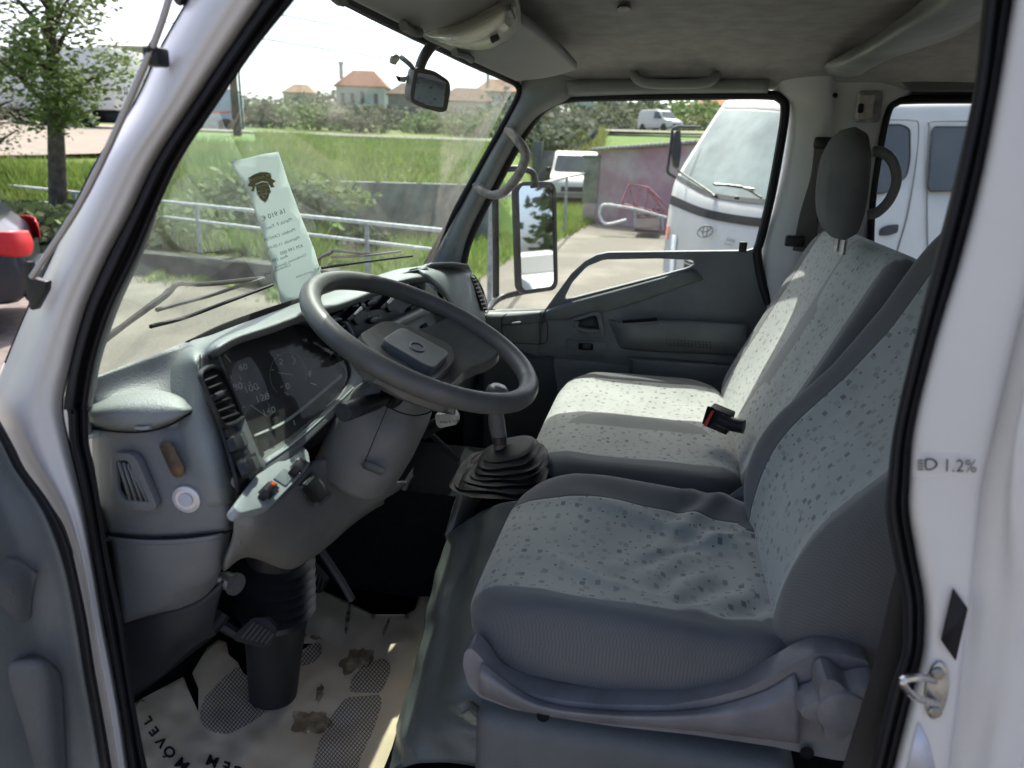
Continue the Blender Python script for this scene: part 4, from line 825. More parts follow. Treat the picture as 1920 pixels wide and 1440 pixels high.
patch('shelf_lip', [[on(pC, .002)(666, 632), on(pC, .002)(735, 598), on(pC, .002)(800, 566)], [on(pC, .03)(668, 638), on(pC, .03)(738, 604), on(pC, .03)(803, 572)], [on(pC, .03)(672, 650), on(pC, .03)(742, 616), on(pC, .03)(806, 584)], [on(pC, .002)(674, 654), on(pC, .002)(744, 620), on(pC, .002)(808, 587)]], TRIM, CS, th=.004)
sheet('radio_slot', rpoly([(680, 652), (748, 612), (758, 632), (762, 660), (700, 700), (690, 690)], 3), on(pC, .001), VOID, CS, th=.002)
tube('slot_trim', [on(pC, .005)(682, 650), on(pC, .005)(748, 611)], .002, TRIM, CS, n=6, sm=0)
sheet('ashtray_cover', rpoly([(757, 610), (808, 580), (830, 632), (776, 664), (764, 640)], 3), on(pC, .006), TRIMD, CS, th=.006, bev=.002)
sheet('cover_slot', rpoly([(788, 612), (800, 604), (806, 618), (794, 622)], 3), on(pC, .0085), VOID, CS, th=.002)
sheet('accessory_socket', rpoly([(762, 545), (788, 536), (800, 552), (778, 562)], 4), on(pC, .004), BLACK, CS, th=.008, bev=.002)
sheet('accessory_socket', rpoly([(768, 578), (786, 568), (792, 572), (776, 582)], 3), on(pC, .006), BLACK, CS, th=.008, bev=.002)
cv = part('air_vent', T)
pW = plane3(P(625, 610, y=.53), P(655, 600, y=.53), P(640, 640, y=.52))
sheet('vent_hollow', rpoly([(618, 606), (636, 600), (650, 612), (664, 645), (650, 652), (632, 630)], 6), on(pW, .004), VOID, cv, th=.003)
for k in range(4): tube('vent_slat', [on(pW, .007)(626+5*k, 618+9*k), on(pW, .007)(646+5*k, 611+9*k)], .0018, TRIMD, cv, n=6, sm=0)
tube('vent_frame', [on(pW, .006)(*q) for q in [(616, 606), (634, 598), (652, 610), (666, 645), (650, 656)]], .003, TRIM, cv, n=8)
# passenger side of the dash: the rounded bulge
patch('passenger_pad', G3([[(780, 500, 'z', 1.345), (815, 497, 'z', 1.34), (850, 496, 'z', 1.335), (878, 500, 'z', 1.325)],
                           [(786, 506, 'y', .52), (822, 500, 'y', .53), (858, 500, 'y', .535), (884, 508, 'y', .54)],
                           [(806, 522, 'y', .495), (842, 516, 'y', .50), (875, 518, 'y', .51), (898, 535, 'y', .53)],
                           [(838, 556, 'y', .485), (868, 556, 'y', .487), (893, 560, 'y', .50), (910, 572, 'y', .52)],
                           [(862, 610, 'y', .482), (884, 612, 'y', .482), (905, 612, 'y', .492), (917, 612, 'y', .51)],
                           [(872, 660, 'y', .49), (895, 650, 'y', .49), (912, 640, 'y', .50), (920, 632, 'y', .515)]]), TRIM, D, th=.006, nu=5, nv=5)
patch('passenger_lower', G3([[(845, 590, 'y', .50), (870, 640, 'y', .50), (905, 650, 'y', .505), (922, 632, 'y', .52)], [(800, 650, 'y', .515), (850, 680, 'y', .51), (900, 690, 'y', .52), (935, 660, 'y', .53)], [(790, 720, 'y', .53), (850, 740, 'y', .54), (900, 740, 'y', .55), (940, 720, 'y', .56)], [(780, 760, 'y', .60), (850, 780, 'y', .60), (900, 780, 'y', .60), (940, 760, 'y', .60)]]), TRIMD, D, th=.006)
tube('stack_edge', [on(pC, .004)(822, 548), on(pC, .004)(840, 580), on(pC, .004)(858, 622), on(pC, .004)(872, 662)], .004, VOID, D, n=6)
ev = part('air_vent', T)
pE = plane3(P(888, 525, y=.527), P(905, 560, y=.52), P(912, 560, y=.535))
sheet('vent_hollow', rpoly([(884, 519), (892, 521), (904, 542), (914, 580), (909, 584), (896, 552)], 3), on(pE, .006), VOID, ev, th=.004)
for k in range(8): tube('vent_slat', [on(pE, .010)(886+2.7*k, 526+7.5*k), on(pE, .010)(895+2.5*k, 524+7.5*k)], .0016, BLACK, ev, n=6, sm=0)
tube('vent_frame', [on(pE, .008)(*q) for q in [(883, 518), (892, 520), (905, 543), (915, 580), (909, 585), (896, 553)]], .002, BLACK, ev, n=6, closed=True)
# ================================================================== steering wheel and column
SW = part('steering_wheel')
wc = np.array((.426, .343, 1.324)); wa = .424; WR = .18
e1 = np.array((1., 0, 0)); e2 = np.array((0, math.cos(wa), math.sin(wa))); en = np.array((0, -math.sin(wa), math.cos(wa)))
def W3(a, b, c=0): return wc+a*e1+b*e2+c*en
tube('rim', [W3(WR*math.cos(t), WR*math.sin(t)) for t in np.linspace(0, 2*np.pi, 48, endpoint=False)], .0155, WHEELM, SW, n=14, sm=2, closed=True, up=en)
so_ = rpoly([(-.176, .004), (-.12, .03), (-.072, .068), (-.04, .082), (.04, .082), (.072, .068), (.12, .03), (.176, .004), (.178, -.05), (.146, -.104), (.112, -.098), (.078, -.072), (0, -.068), (-.078, -.072), (-.112, -.098), (-.146, -.104), (-.178, -.05)], .02, 5)
def hubz(a, b):
    r = math.hypot(a*.8, b-.01); k = min(1, math.hypot(a, b)/.172); return .010*math.exp(-(r/.085)**2)-.056*(1-k**2.2)-.004
sheet('spokes', so_, lambda a, b: W3(a, b, hubz(a, b)), WHEELM, SW, step=.012, th=.022, bev=.007, seg=3, face=wc+en)
hb = rpoly([(-.098, -.03), (-.088, .04), (-.055, .082), (.055, .082), (.088, .04), (.098, -.03), (.06, -.05), (-.06, -.05)], .025, 5)
sheet('hub_cover', hb, lambda a, b: W3(a, b, hubz(a, b)+.016), WHEELM, SW, step=.012, th=.02, bev=.009, seg=3, face=wc+en)
sheet('horn_pad', rpoly([(-.05, -.044), (-.045, .045), (.045, .045), (.05, -.044)], .016, 5), lambda a, b: W3(a, b+.004, hubz(a, b)+.030), TRIMD, SW, step=.012, th=.016, bev=.005, seg=3, face=wc+en)
tube('horn_mark', [W3(a, b+.004, hubz(a, b)+.0305) for a, b in ell(0, 0, .017, .011, 0, 14)], .0016, TRIMD, SW, n=6, closed=True)
lathe('boss', [(.05, 0), (.045, .03), (.04, .04)], W3(0, 0, -.105), en, SHROUD, SW, n=24)
SCm = part('steering_column')
def rsec(c, ux, uy, a, b, pw=3.2, n=36):
    return [c+ux*a*math.copysign(abs(math.cos(t))**(2/pw), math.cos(t))+uy*b*math.copysign(abs(math.sin(t))**(2/pw), math.sin(t)) for t in np.linspace(0, 2*np.pi, n, endpoint=False)]
c_hi = W3(0, 0, -.035); c_lo = P(672, 880, x=.40)
c_hi = W3(0, 0, -.075); axd = (c_hi-c_lo)/np.linalg.norm(c_hi-c_lo); uy = np.cross(axd, e1); uy /= np.linalg.norm(uy)
secs = []
for t, a, b in ((-.05, .060, .040), (0, .078, .058), (.05, .083, .064), (.3, .084, .066), (.6, .082, .064), (.75, .078, .060), (.79, .070, .054), (.9, .064, .05), (1.0, .058, .046), (1.01, .03, .03)):
    secs.append(rsec(c_lo+(c_hi-c_lo)*t, e1, uy, a, b))
grid('column_shroud', np.array(secs), SHROUD, SCm, th=0, closed=True, face=c_lo+(CAM-c_lo)*5, sharp=40)
bm = bpy.data.objects['column_shroud'].data; bm_ = bmesh.new(); bm_.from_mesh(bm); bmesh.ops.recalc_face_normals(bm_, faces=bm_.faces[:]); bm_.to_mesh(bm); bm_.free()
pH = plane3(P(700, 760, x=.338), P(640, 830, x=.332), P(760, 840, x=.40))
tube('shroud_gap', [P(742, 724, x=.36), P(728, 760, x=.335), P(705, 815, x=.325), P(682, 870, x=.325), P(662, 905, x=.33)], .0006, VOID, SCm, n=6)
sheet('shroud_slot', rpoly([(676, 868), (690, 866), (722, 878), (724, 886), (714, 892), (680, 878)], 4), lambda u, v: P(u, v, x=.3155), TRIMD, SCm, th=.002)
tube('shroud_gap', [P(734, 766, x=.335), P(752, 774, x=.336), P(778, 779, x=.345), P(803, 774, x=.37), P(818, 762, x=.40)], .0011, VOID, SCm, n=6)
stl = part('indicator_stalk')
s0, s1 = P(738, 742, x=.37), P(646, 772, x=.24)
tube('stalk', [s0, s0+(s1-s0)*.25, s0+(s1-s0)*.4, s0+(s1-s0)*.8, s1], [.010, .010, .0125, .0135, .0135], BLACK, stl, n=14)
lathe('stalk_tip', [(.0136, -.02), (.0136, .001), (.012, .004), (.006, .0045), (0, .003)], s1, s1-s0, M('stalk_tip_grey', (.03, .032, .033), .5), stl, n=18)
lathe('stalk_boot', [(.018, 0), (.018, .012), (.014, .016), (0, .016)], s0, s1-s0, RUBBER, stl, n=16)
ob = part('parking_brake_pull')
pO = plane3(P(820, 785, x=.56), P(850, 780, x=.58), P(830, 800, x=.55))
sheet('pull_handle', rpoly([(815, 778), (850, 774), (857, 784), (856, 796), (824, 803), (818, 796)], 3), lambda u, v: P(u, v, x=.565), CREAM, ob, th=.02, bev=.003)
text('pull_print', [('PULL & TURN', (826, 794), (1, -.08), 6.5)], lambda u, v: P(u, v, x=.5645), INK, ob)
tube('pull_rod', [P(826, 792, x=.575), P(812, 800, x=.59), P(795, 815, x=.61)], [.012, .013, .010], BLACK, ob, n=10)
tube('pull_bracket', [P(806, 812, x=.63), P(830, 835, x=.66), P(858, 862, x=.68)], .006, BLACK, ob, n=8)
# column boot and tube, pedals
cb = part('column_boot')
q0_, q1_ = P(520, 1046, x=.42), P(512, 1300, x=.42)
prof = []; n_ = 26
axb = (q1_-q0_); Lb = np.linalg.norm(axb)
pr = [(.052, -.04), (.052, 0)]
for k in range(6): pr += [(.066+.001*k, .006+.019*k), (.049+.001*k, .0155+.019*k)]
pr += [(.058, .122), (.056, .14), (.050, .2), (.044, Lb)]
lathe('boot', pr, q0_, axb, M('boot_rubber', (.016, .017, .019), .42, .4), cb, n=28, sharp=25)
pd_ = part('brake_pedal')
tube('pedal_arm', [P(350, 1135, x=.28), P(400, 1160, x=.285), P(440, 1185, x=.29), P(470, 1195, x=.295)], [.012, .011, .010, .010], BLACK, pd_, n=8)
pp = plane3(P(450, 1195, x=.285), P(480, 1160, x=.30), P(515, 1200, x=.30))
sheet('pedal_pad', rpoly([(438, 1192), (474, 1158), (500, 1158), (520, 1180), (508, 1212), (494, 1216), (440, 1202)], 6), on(pp, .004), RUBBER, pd_, th=.014, bev=.003)
for k in range(6):
    a = np.array((453+9*k, 1196+2*k)); b = np.array((478+7*k, 1166+4.2*k))
    tube('pad_rib', [on(pp, .005)(*a), on(pp, .005)(*b)], .0022, M('rib_grey', (.05, .05, .052), .6) if k == 0 else bpy.data.materials['rib_grey'], pd_, n=6, sm=0)
p2_ = part('accelerator_pedal')
p2p = plane3(P(560, 1090, x=.52), P(600, 1080, x=.55), P(600, 1110, x=.52))
sheet('pedal_pad', rpoly([(578, 1066), (590, 1050), (618, 1084), (604, 1106), (570, 1104)], 4), on(p2p, 0), RUBBER, p2_, th=.012, bev=.002)
for k in range(5): tube('pad_rib', [on(p2p, .003)(582+6*k, 1064+6*k), on(p2p, .003)(574+7*k, 1096+2*k)], .002, bpy.data.materials['rib_grey'], p2_, n=6, sm=0)
tube('pedal_arm', [P(600, 1030, x=.56), P(640, 1090, x=.56), P(660, 1125, x=.56)], .008, bpy.data.materials['rib_grey'], p2_, n=8)
cy = part('lock_cylinder')
lathe('cylinder', [(.009, 0), (.009, .012), (.013, .014), (.013, .03), (.016, .032), (.016, .036), (0, .036)], P(412, 1083, x=.20), P(436, 1090, x=.19)-P(412, 1080, x=.20), STEEL, cy, n=18)
tube('cylinder_bracket', [P(405, 1078, x=.21), P(385, 1110, x=.22), P(360, 1140, x=.24)], .01, BLACK, cy, n=8)
# lower kick area left of the pedals
patch('kick_panel', [[P(225, 1170, x=.07), P(300, 1150, x=.08), P(370, 1130, x=.10), P(420, 1090, x=.12)], [P(225, 1230, x=.07), P(300, 1215, x=.08), P(360, 1195, x=.10), P(400, 1170, x=.12)], [P(240, 1310, x=.08), P(300, 1270, x=.10), P(360, 1215, x=.13), P(405, 1190, x=.14)]], M('kick_dark', (.02, .022, .026), .6), T, th=.005)
tube('wiring_loom', [P(236, 1300, x=.09), P(300, 1255, x=.12), P(350, 1215, x=.15), P(395, 1180, x=.18), P(420, 1150, x=.2)], .011, RUBBER, T, n=8)
# ================================================================== gear lever, its box, vinyl over the engine hump
GL = part('gear_lever')
lathe('boot_flange', [(.0, 0)], (0, 0, 0), (0, 0, 1), BLACK, GL, n=3) if False else None
gb = P(945, 893, x=.735); gt = P(940, 838, x=.745)
rings = []
nr = 64
for i in range(nr):
    t = i/(nr-1); ph = (t*6.5) % 1.0
    fl = (1-ph)**1.6*.022
    a = (.086*(1-t)**.9+.040*t)+fl*(1-t*.75); b = (.078*(1-t)**.9+.040*t)+fl*(1-t*.75)
    c = gb+(gt-gb)*t+np.array((.0, -.022*t, .004*t))
    wob = np.array((.003*math.sin(5*t), .004*math.sin(9*t), 0))
    tl_ = .30*t; ring = rsec(c+wob, np.array((1., 0, tl_*.5)), np.array((0, 1., -tl_)), a, b, 4.5-2*t, 44)
    ring = [q+np.array((0, 0, .003*math.sin(3*math.atan2(q[1]-c[1], q[0]-c[0])*2+i*.9)*(1-t))) for q in ring]
    rings.append(ring)
for k_ in (.8, .45, .05): rings.append([np.array(rings[63]).mean(0)*(1-k_)+np.array(q)*k_+np.array((0, 0, .004*(1-k_))) for q in rings[63]])
grid('lever_boot', np.array(rings), RUBBER, GL, th=0, closed=True, face=CAM, sharp=50)
tube('lever_rod', [P(938, 842, x=.745), P(936, 820, x=.747), P(931, 790, x=.75), P(930, 760, x=.752)], [.012, .016, .017, .013], SHROUD, GL, n=14)
tube('rod_clamp', [P(937, 832, x=.742), P(936, 818, x=.742)], .014, M('clamp_brown', (.06, .045, .04), .5), GL, n=12, sm=0)
kn = P(930, 744, x=.752)
lathe('knob', [(.010, -.02), (.015, -.012), (.021, 0), (.023, .010), (.021, .019), (.014, .025), (0, .026)], kn, (0, -.25, 1), M('knob_grey', (.12, .125, .12), .35), GL, n=24)
# console box under the boot
bx = G3([[(872, 904, 'z', .950), (905, 898, 'z', .955), (1030, 895, 'z', .955)], [(866, 912, 'y', .34), (900, 912, 'y', .325), (1030, 910, 'y', .30)], [(852, 955, 'y', .37), (890, 950, 'y', .35), (1030, 945, 'y', .30)], [(836, 1012, 'y', .39), (880, 985, 'y', .36), (1030, 985, 'y', .31)]])
patch('lever_box', bx, TRIM, GL, th=.006)
patch('lever_box', G3([[(866, 910, 'y', .342), (880, 905, 'y', .38), (900, 890, 'y', .46)], [(836, 1005, 'y', .395), (850, 1000, 'y', .43), (870, 980, 'y', .50)]]), TRIMD, GL, th=.004)
# vinyl cover over the hump
vy = G3([[(838, 1000, 'x', .70), (862, 985, 'x', .67), (890, 966, 'x', .64), (930, 948, 'x', .62), (970, 940, 'x', .60)],
         [(826, 1040, 'x', .67), (850, 1020, 'x', .635), (885, 1005, 'x', .61), (920, 990, 'x', .585), (970, 985, 'x', .57)],
         [(812, 1085, 'x', .63), (838, 1070, 'x', .585), (868, 1065, 'x', .575), (900, 1050, 'x', .55), (950, 1045, 'x', .53)],
         [(800, 1140, 'x', .58), (824, 1130, 'x', .53), (848, 1125, 'x', .53), (880, 1120, 'x', .485), (930, 1120, 'x', .48)],
         [(794, 1195, 'x', .53), (818, 1195, 'x', .48), (842, 1185, 'x', .47), (868, 1190, 'x', .43), (920, 1190, 'x', .42)],
         [(778, 1260, 'x', .48), (806, 1250, 'x', .43), (834, 1245, 'x', .42), (862, 1250, 'x', .38), (930, 1260, 'x', .37)],
         [(756, 1320, 'x', .44), (788, 1310, 'x', .39), (824, 1300, 'x', .37), (866, 1320, 'x', .34), (950, 1345, 'x', .33)],
         [(728, 1390, 'x', .40), (770, 1365, 'x', .35), (820, 1350, 'x', .33), (880, 1365, 'x', .30), (1000, 1395, 'x', .29)],
         [(690, 1480, 'x', .36), (750, 1440, 'x', .31), (820, 1430, 'x', .29), (900, 1440, 'x', .27), (1030, 1470, 'x', .26)]])
VG = np.array([cr(r_, 10) for r_ in vy]); VG = np.stack([cr(VG[:, j_], 8) for j_ in range(VG.shape[1])], 1)
for i_ in range(VG.shape[0]):
    for j_ in range(VG.shape[1]):
        q_ = VG[i_, j_]; nn_ = .016*noise.noise(Vector((q_[0]*5+q_[1]*3, q_[2]*16, q_[1]*5)))+.008*noise.noise(Vector((q_[0]*16, q_[2]*30, q_[1]*12)))
        VG[i_, j_] = q_+np.array((-.8, .2, .5))*nn_
grid('hump_vinyl', VG, VINYL, T, th=.006, face=CAM)
rbox('seat_box', (.42, -.02, .70), (.46, .44, .30), TRIMD, T, bev=.03, seg=3)
rbox('seat_bracket', P(1020, 1385, x=.25), (.02, .05, .10), BLACK, T, bev=.006)
tube('seat_slider', [P(862, 1330, x=.25), P(880, 1322, x=.26), P(905, 1345, x=.27)], .008, M('slider_grey', (.2, .2, .19), .5, metal=.5), T, n=8)
rbox('floor_mat', (.45, .45, .535), (.8, .8, .03), CARPET, T, bev=.005)
patch('footwell_slope', [[(.03, .70, .552), (.8, .70, .552), (1.5, .70, .552)], [(.03, .865, .572), (.8, .865, .572), (1.5, .865, .572)], [(.03, .875, .95), (.8, .875, .95), (1.5, .875, .95)]], CARPET, T, th=.01)
# ================================================================== protective paper on the floor
def fz(u, v):   # floor height under the paper
    b = P(u, v, z=.60)
    z = .572+.10*max(0, (b[1]-.55))
    z += .008*noise.noise(Vector((u/70, v/60, 1.0)))+.0045*noise.noise(Vector((u/24, v/27, 4.0)))+.006*abs(noise.noise(Vector((u/90+v/150, v/200, 7.0))))
    k = max(0, (u-(690+(1440-v)*.33))/95); z += .045*min(1.2, k)**1.5
    return P(u, v, z=z+.012)
paper_o = [(236, 1330), (262, 1312), (344, 1268), (352, 1290), (372, 1335), (372, 1290), (360, 1262), (388, 1215), (410, 1198), (424, 1204), (430, 1228), (446, 1242), (456, 1262), (470, 1272), (476, 1286), (491, 1290), (520, 1262), (546, 1244), (560, 1222), (590, 1206), (548, 1206), (552, 1160), (562, 1108), (600, 1104), (652, 1128), (700, 1152), (760, 1152), (778, 1142), (790, 1104), (808, 1092), (806, 1150), (796, 1210), (776, 1270), (756, 1330), (735, 1400), (700, 1490), (240, 1490)]
FP = sheet('floor_paper', paper_o, fz, PAPERT, None, step=11, th=.0012)
tag(FP, 'tan protective paper sheet printed with footprints on the driver floor', 'floor paper')
def fl_(u, v): return fz(u, v)+(CAM-fz(u, v))*.0016
SOLE = M('sole_print', (.42, .385, .34), .8)
def hatch_mat():
    m = SOLE; t = m.node_tree; b = t.nodes['Principled BSDF']; uv = t.nodes.new('ShaderNodeUVMap'); outs = []
    for a in (38, -46):
        mp = t.nodes.new('ShaderNodeMapping'); mp.inputs['Rotation'].default_value = (0, 0, R(a)); t.links.new(uv.outputs[0], mp.inputs[0])
        wv = t.nodes.new('ShaderNodeTexWave'); wv.inputs['Scale'].default_value = 1.0; wv.bands_direction = 'X'; t.links.new(mp.outputs[0], wv.inputs[0])
        lt = t.nodes.new('ShaderNodeMath'); lt.operation = 'LESS_THAN'; lt.inputs[1].default_value = .22; t.links.new(wv.outputs['Fac'], lt.inputs[0]); outs.append(lt)
    mxx = t.nodes.new('ShaderNodeMath'); mxx.operation = 'MAXIMUM'; t.links.new(outs[0].outputs[0], mxx.inputs[0]); t.links.new(outs[1].outputs[0], mxx.inputs[1])
    c = t.nodes.new('ShaderNodeMix'); c.data_type = 'RGBA'; c.inputs[6].default_value = (.55, .45, .32, 1); c.inputs[7].default_value = (.10, .092, .085, 1); t.links.new(mxx.outputs[0], c.inputs[0]); t.links.new(c.outputs[2], b.inputs['Base Color'])
hatch_mat()
sole1 = rpoly([(374, 1340), (382, 1310), (412, 1276), (440, 1254), (450, 1248), (456, 1264), (470, 1274), (476, 1288), (491, 1292), (520, 1266), (543, 1246), (556, 1256), (540, 1290), (510, 1326), (470, 1356), (430, 1376), (400, 1374), (378, 1358)], 8)
heel1 = rpoly([(555, 1238), (578, 1210), (596, 1203), (604, 1212), (602, 1228), (586, 1244), (562, 1250)], 6)
sole2 = rpoly([(586, 1440), (598, 1390), (620, 1345), (648, 1308), (714, 1302), (716, 1320), (700, 1370), (676, 1420), (660, 1490), (584, 1490)], 10)
heel2 = rpoly([(654, 1298), (660, 1268), (684, 1244), (716, 1234), (732, 1240), (732, 1262), (714, 1300)], 10)
for s_ in (sole1, heel1, sole2, heel2):
    sheet('printed_sole', s_, fl_, SOLE, FP, step=14, th=0, uvpx=1/9.0*.5)
text('printed_lettering', [('L', (287, 1352), (-.55, -.84), 24), ('E', (300, 1372), (-.62, -.78), 26), ('V', (315, 1392), (-.66, -.75), 27), ('Ó', (333, 1412), (-.70, -.71), 28), ('M', (357, 1434), (-.76, -.65), 30), ('O', (382, 1453), (-.82, -.57), 30), ('T', (404, 1466), (-.86, -.5), 30), ('M', (412, 1423), (-.93, -.37), 28), ('E', (434, 1432), (-.95, -.31), 28), ('G', (459, 1441), (-.97, -.25), 28)], fl_, INK, FP, bold=True)
text('printed_small', [('ill', (557, 1150), (.1, 1), 10), ], fl_, INKG, FP)
text('printed_red', [('38', (553, 1164), (.1, 1), 10)], fl_, RED, FP)
STAIN = clearplastic('wet_mud', (.20, .135, .07), .75)
def _st():
    t = STAIN.node_tree; b = t.nodes['Principled BSDF']; tc = t.nodes.new('ShaderNodeTexCoord'); nz = t.nodes.new('ShaderNodeTexNoise'); nz.inputs['Scale'].default_value = 38; nz.inputs['Detail'].default_value = 6; t.links.new(tc.outputs['Object'], nz.inputs['Vector'])
    rp = t.nodes.new('ShaderNodeMapRange'); rp.inputs[1].default_value = .3; rp.inputs[2].default_value = .68; rp.inputs[3].default_value = .15; rp.inputs[4].default_value = .95; t.links.new(nz.outputs['Fac'], rp.inputs[0]); t.links.new(rp.outputs[0], b.inputs['Alpha'])
_st()
def blob(cx, cy, rx, ry, rot=0, seed=0, n=26):
    rr = random.Random(seed); out = []
    for i, (a, b) in enumerate(ell(0, 0, rx, ry, rot, n)):
        k = 1+.5*(noise.noise(Vector((i*.55, seed*3.1, 0)))); out.append((cx+a*k, cy+b*k))
    return out
for q in (blob(670, 1238, 34, 20, -25, 3), blob(582, 1355, 36, 26, 0, 5), blob(592, 1195, 10, 4, 10, 8), blob(570, 1190, 6, 4, 0, 9), blob(652, 1160, 4, 32, 8, 11), blob(724, 1175, 3, 20, 20, 12), blob(600, 1300, 7, 20, 15, 15)):
    sheet('mud_stain', q, lambda u, v: fz(u, v)+(CAM-fz(u, v))*.0024, STAIN, FP, th=0)
# ================================================================== wipers outside the glass
for nm_, arms, blades in (('a', [[(186, 700), (262, 637), (312, 598), (346, 572), (366, 553), (400, 553), (440, 549), (516, 538)]], [[(296, 621), (360, 603), (430, 576), (520, 541)], [(322, 600), (360, 588), (420, 570), (470, 552), (516, 536)]]), ('b', [[(598, 515), (625, 495), (640, 488), (650, 484), (700, 488), (740, 486)]], [[(612, 508), (690, 496), (780, 484)], [(640, 494), (700, 490), (765, 481)]])):
    wp = part('wiper', T); WIPM = bpy.data.materials.get('wiper_paint') or M('wiper_paint', (.02, .021, .022), .75, .15)
    for a in arms: tube('wiper_arm', [on_glass(u, v, -.03) for u, v in a], [.004, .004, .005, .004, .0035, .004, .004], WIPM, wp, n=8)
    tube('wiper_blade', [on_glass(u, v, -.012) for u, v in blades[0]], .0032, RUBBER, wp, n=6)
    tube('blade_bridge', [on_glass(u, v, -.026) for u, v in blades[1]], .0032, M('wiper_grey', (.035, .038, .04), .7) if nm_ == 'a' else bpy.data.materials['wiper_grey'], wp, n=6)
tube('washer_hose', [on_glass(u, v, -.034) for u, v in ((192, 700), (240, 655), (275, 632), (330, 590), (352, 566))], .003, RUBBER, T, n=6)
# ================================================================== sales sheet stuck behind the windscreen
def gsh(u, v): return on_glass(u, v, .004)
GP = plane3(gsh(480, 300), gsh(520, 560), gsh(560, 420))
gp = on(GP, 0)
PAPW = bpy.data.materials.new('sheet_paper'); PAPW.use_nodes = True
t_ = PAPW.node_tree; b_ = t_.nodes['Principled BSDF']; b_.inputs['Base Color'].default_value = (.72, .74, .72, 1); b_.inputs['Roughness'].default_value = .8
tl_ = t_.nodes.new('ShaderNodeBsdfTranslucent'); tl_.inputs[0].default_value = (.75, .8, .77, 1); ms_ = t_.nodes.new('ShaderNodeMixShader'); ms_.inputs[0].default_value = .6
t_.links.new(b_.outputs[0], ms_.inputs[1]); t_.links.new(tl_.outputs[0], ms_.inputs[2]); t_.links.new(ms_.outputs[0], t_.nodes['Material Output'].inputs[0])
SP = sheet('sales_sheet', [(432, 303), (460, 298), (490, 290), (522, 285), (540, 340), (566, 410), (590, 470), (604, 520), (596, 570), (528, 570), (512, 500), (490, 430), (464, 355)], gp, PAPW, None, step=20, th=.0006)
tag(SP, 'white mirrored sales sheet with shield emblem taped inside the windscreen', 'paper sheet')
OLIVE = M('olive_print', (.20, .19, .06), .7)
g1 = on(GP, .0012)
cx, cy = 493, 352
def em(pts): return [(cx+a*.95+b*.16, cy+b*1.02-a*.16) for a, b in pts]
ribbon = em([(-26, -22), (-12, -27), (0, -29), (12, -27), (20, -23), (19, -14), (27, -8), (20, -4), (23, 2), (16, 3), (11, -9), (0, -12), (-13, -9), (-18, 4), (-24, 3), (-20, -4), (-29, -8), (-24, -14)])
shield = em([(-14, -8), (0, -11), (12, -8), (14, 6), (8, 20), (0, 28), (-9, 20), (-14, 6)])
sheet('emblem_ribbon', ribbon, g1, OLIVE, SP, th=0)
sheet('emblem_shield', shield, on(GP, .0016), OLIVE, SP, th=0)
sh_o = em([(-14, -8), (0, -11), (12, -8), (14, 6), (8, 20), (0, 28), (-9, 20), (-14, 6)]); sh_i = em([(-12.6, -6.6), (0, -9.4), (10.7, -6.6), (12.5, 5.6), (7, 18.8), (0, 26), (-8, 18.8), (-12.5, 5.6)])
sheet('emblem_outline', sh_o, on(GP, .0019), PAPW, SP, holes=[sh_i], th=0)
text('emblem_lettering', [('MR AUTOMÓVEIS', (508, 329), (-1, .30), 7.4, True), ('GARAGEM', (502, 347), (-1, .2), 5, True)], on(GP, .0022), PAPW, SP)
for q in ((486, 362, 4.2), (496, 366, 3.6), (503, 359, 4.2)):
    tube('emblem_ring', [on(GP, .002)(*c) for c in ell(*q[:2], q[2], q[2], 0, 12)], .0007, PAPW, SP, n=5, closed=True, sm=2)
for it_ in ([('16 910 €', (537, 398), (-1, .36), 13, True), ('Marca: F. Fuso', (548, 413), (-1, .36), 9, True), ('Modelo: CANTER', (554, 432), (-1, .36), 8.5, True), ('Matrícula: 11-20-PX', (562, 447), (-1, .36), 8, True), ('KM 199 000', (568, 463), (-1, .36), 9, True), ('Ano 1997', (540, 482), (-1, .36), 9, True), ('Cilindrada: 3000', (545, 498), (-1, .40), 8, True), ('Combustível: Gasóleo', (574, 479), (-1, .42), 7, True), ('garantia incluída', (585, 510), (-1, .36), 5, True)]): text('sheet_lettering', [it_], g1, INKG, SP)
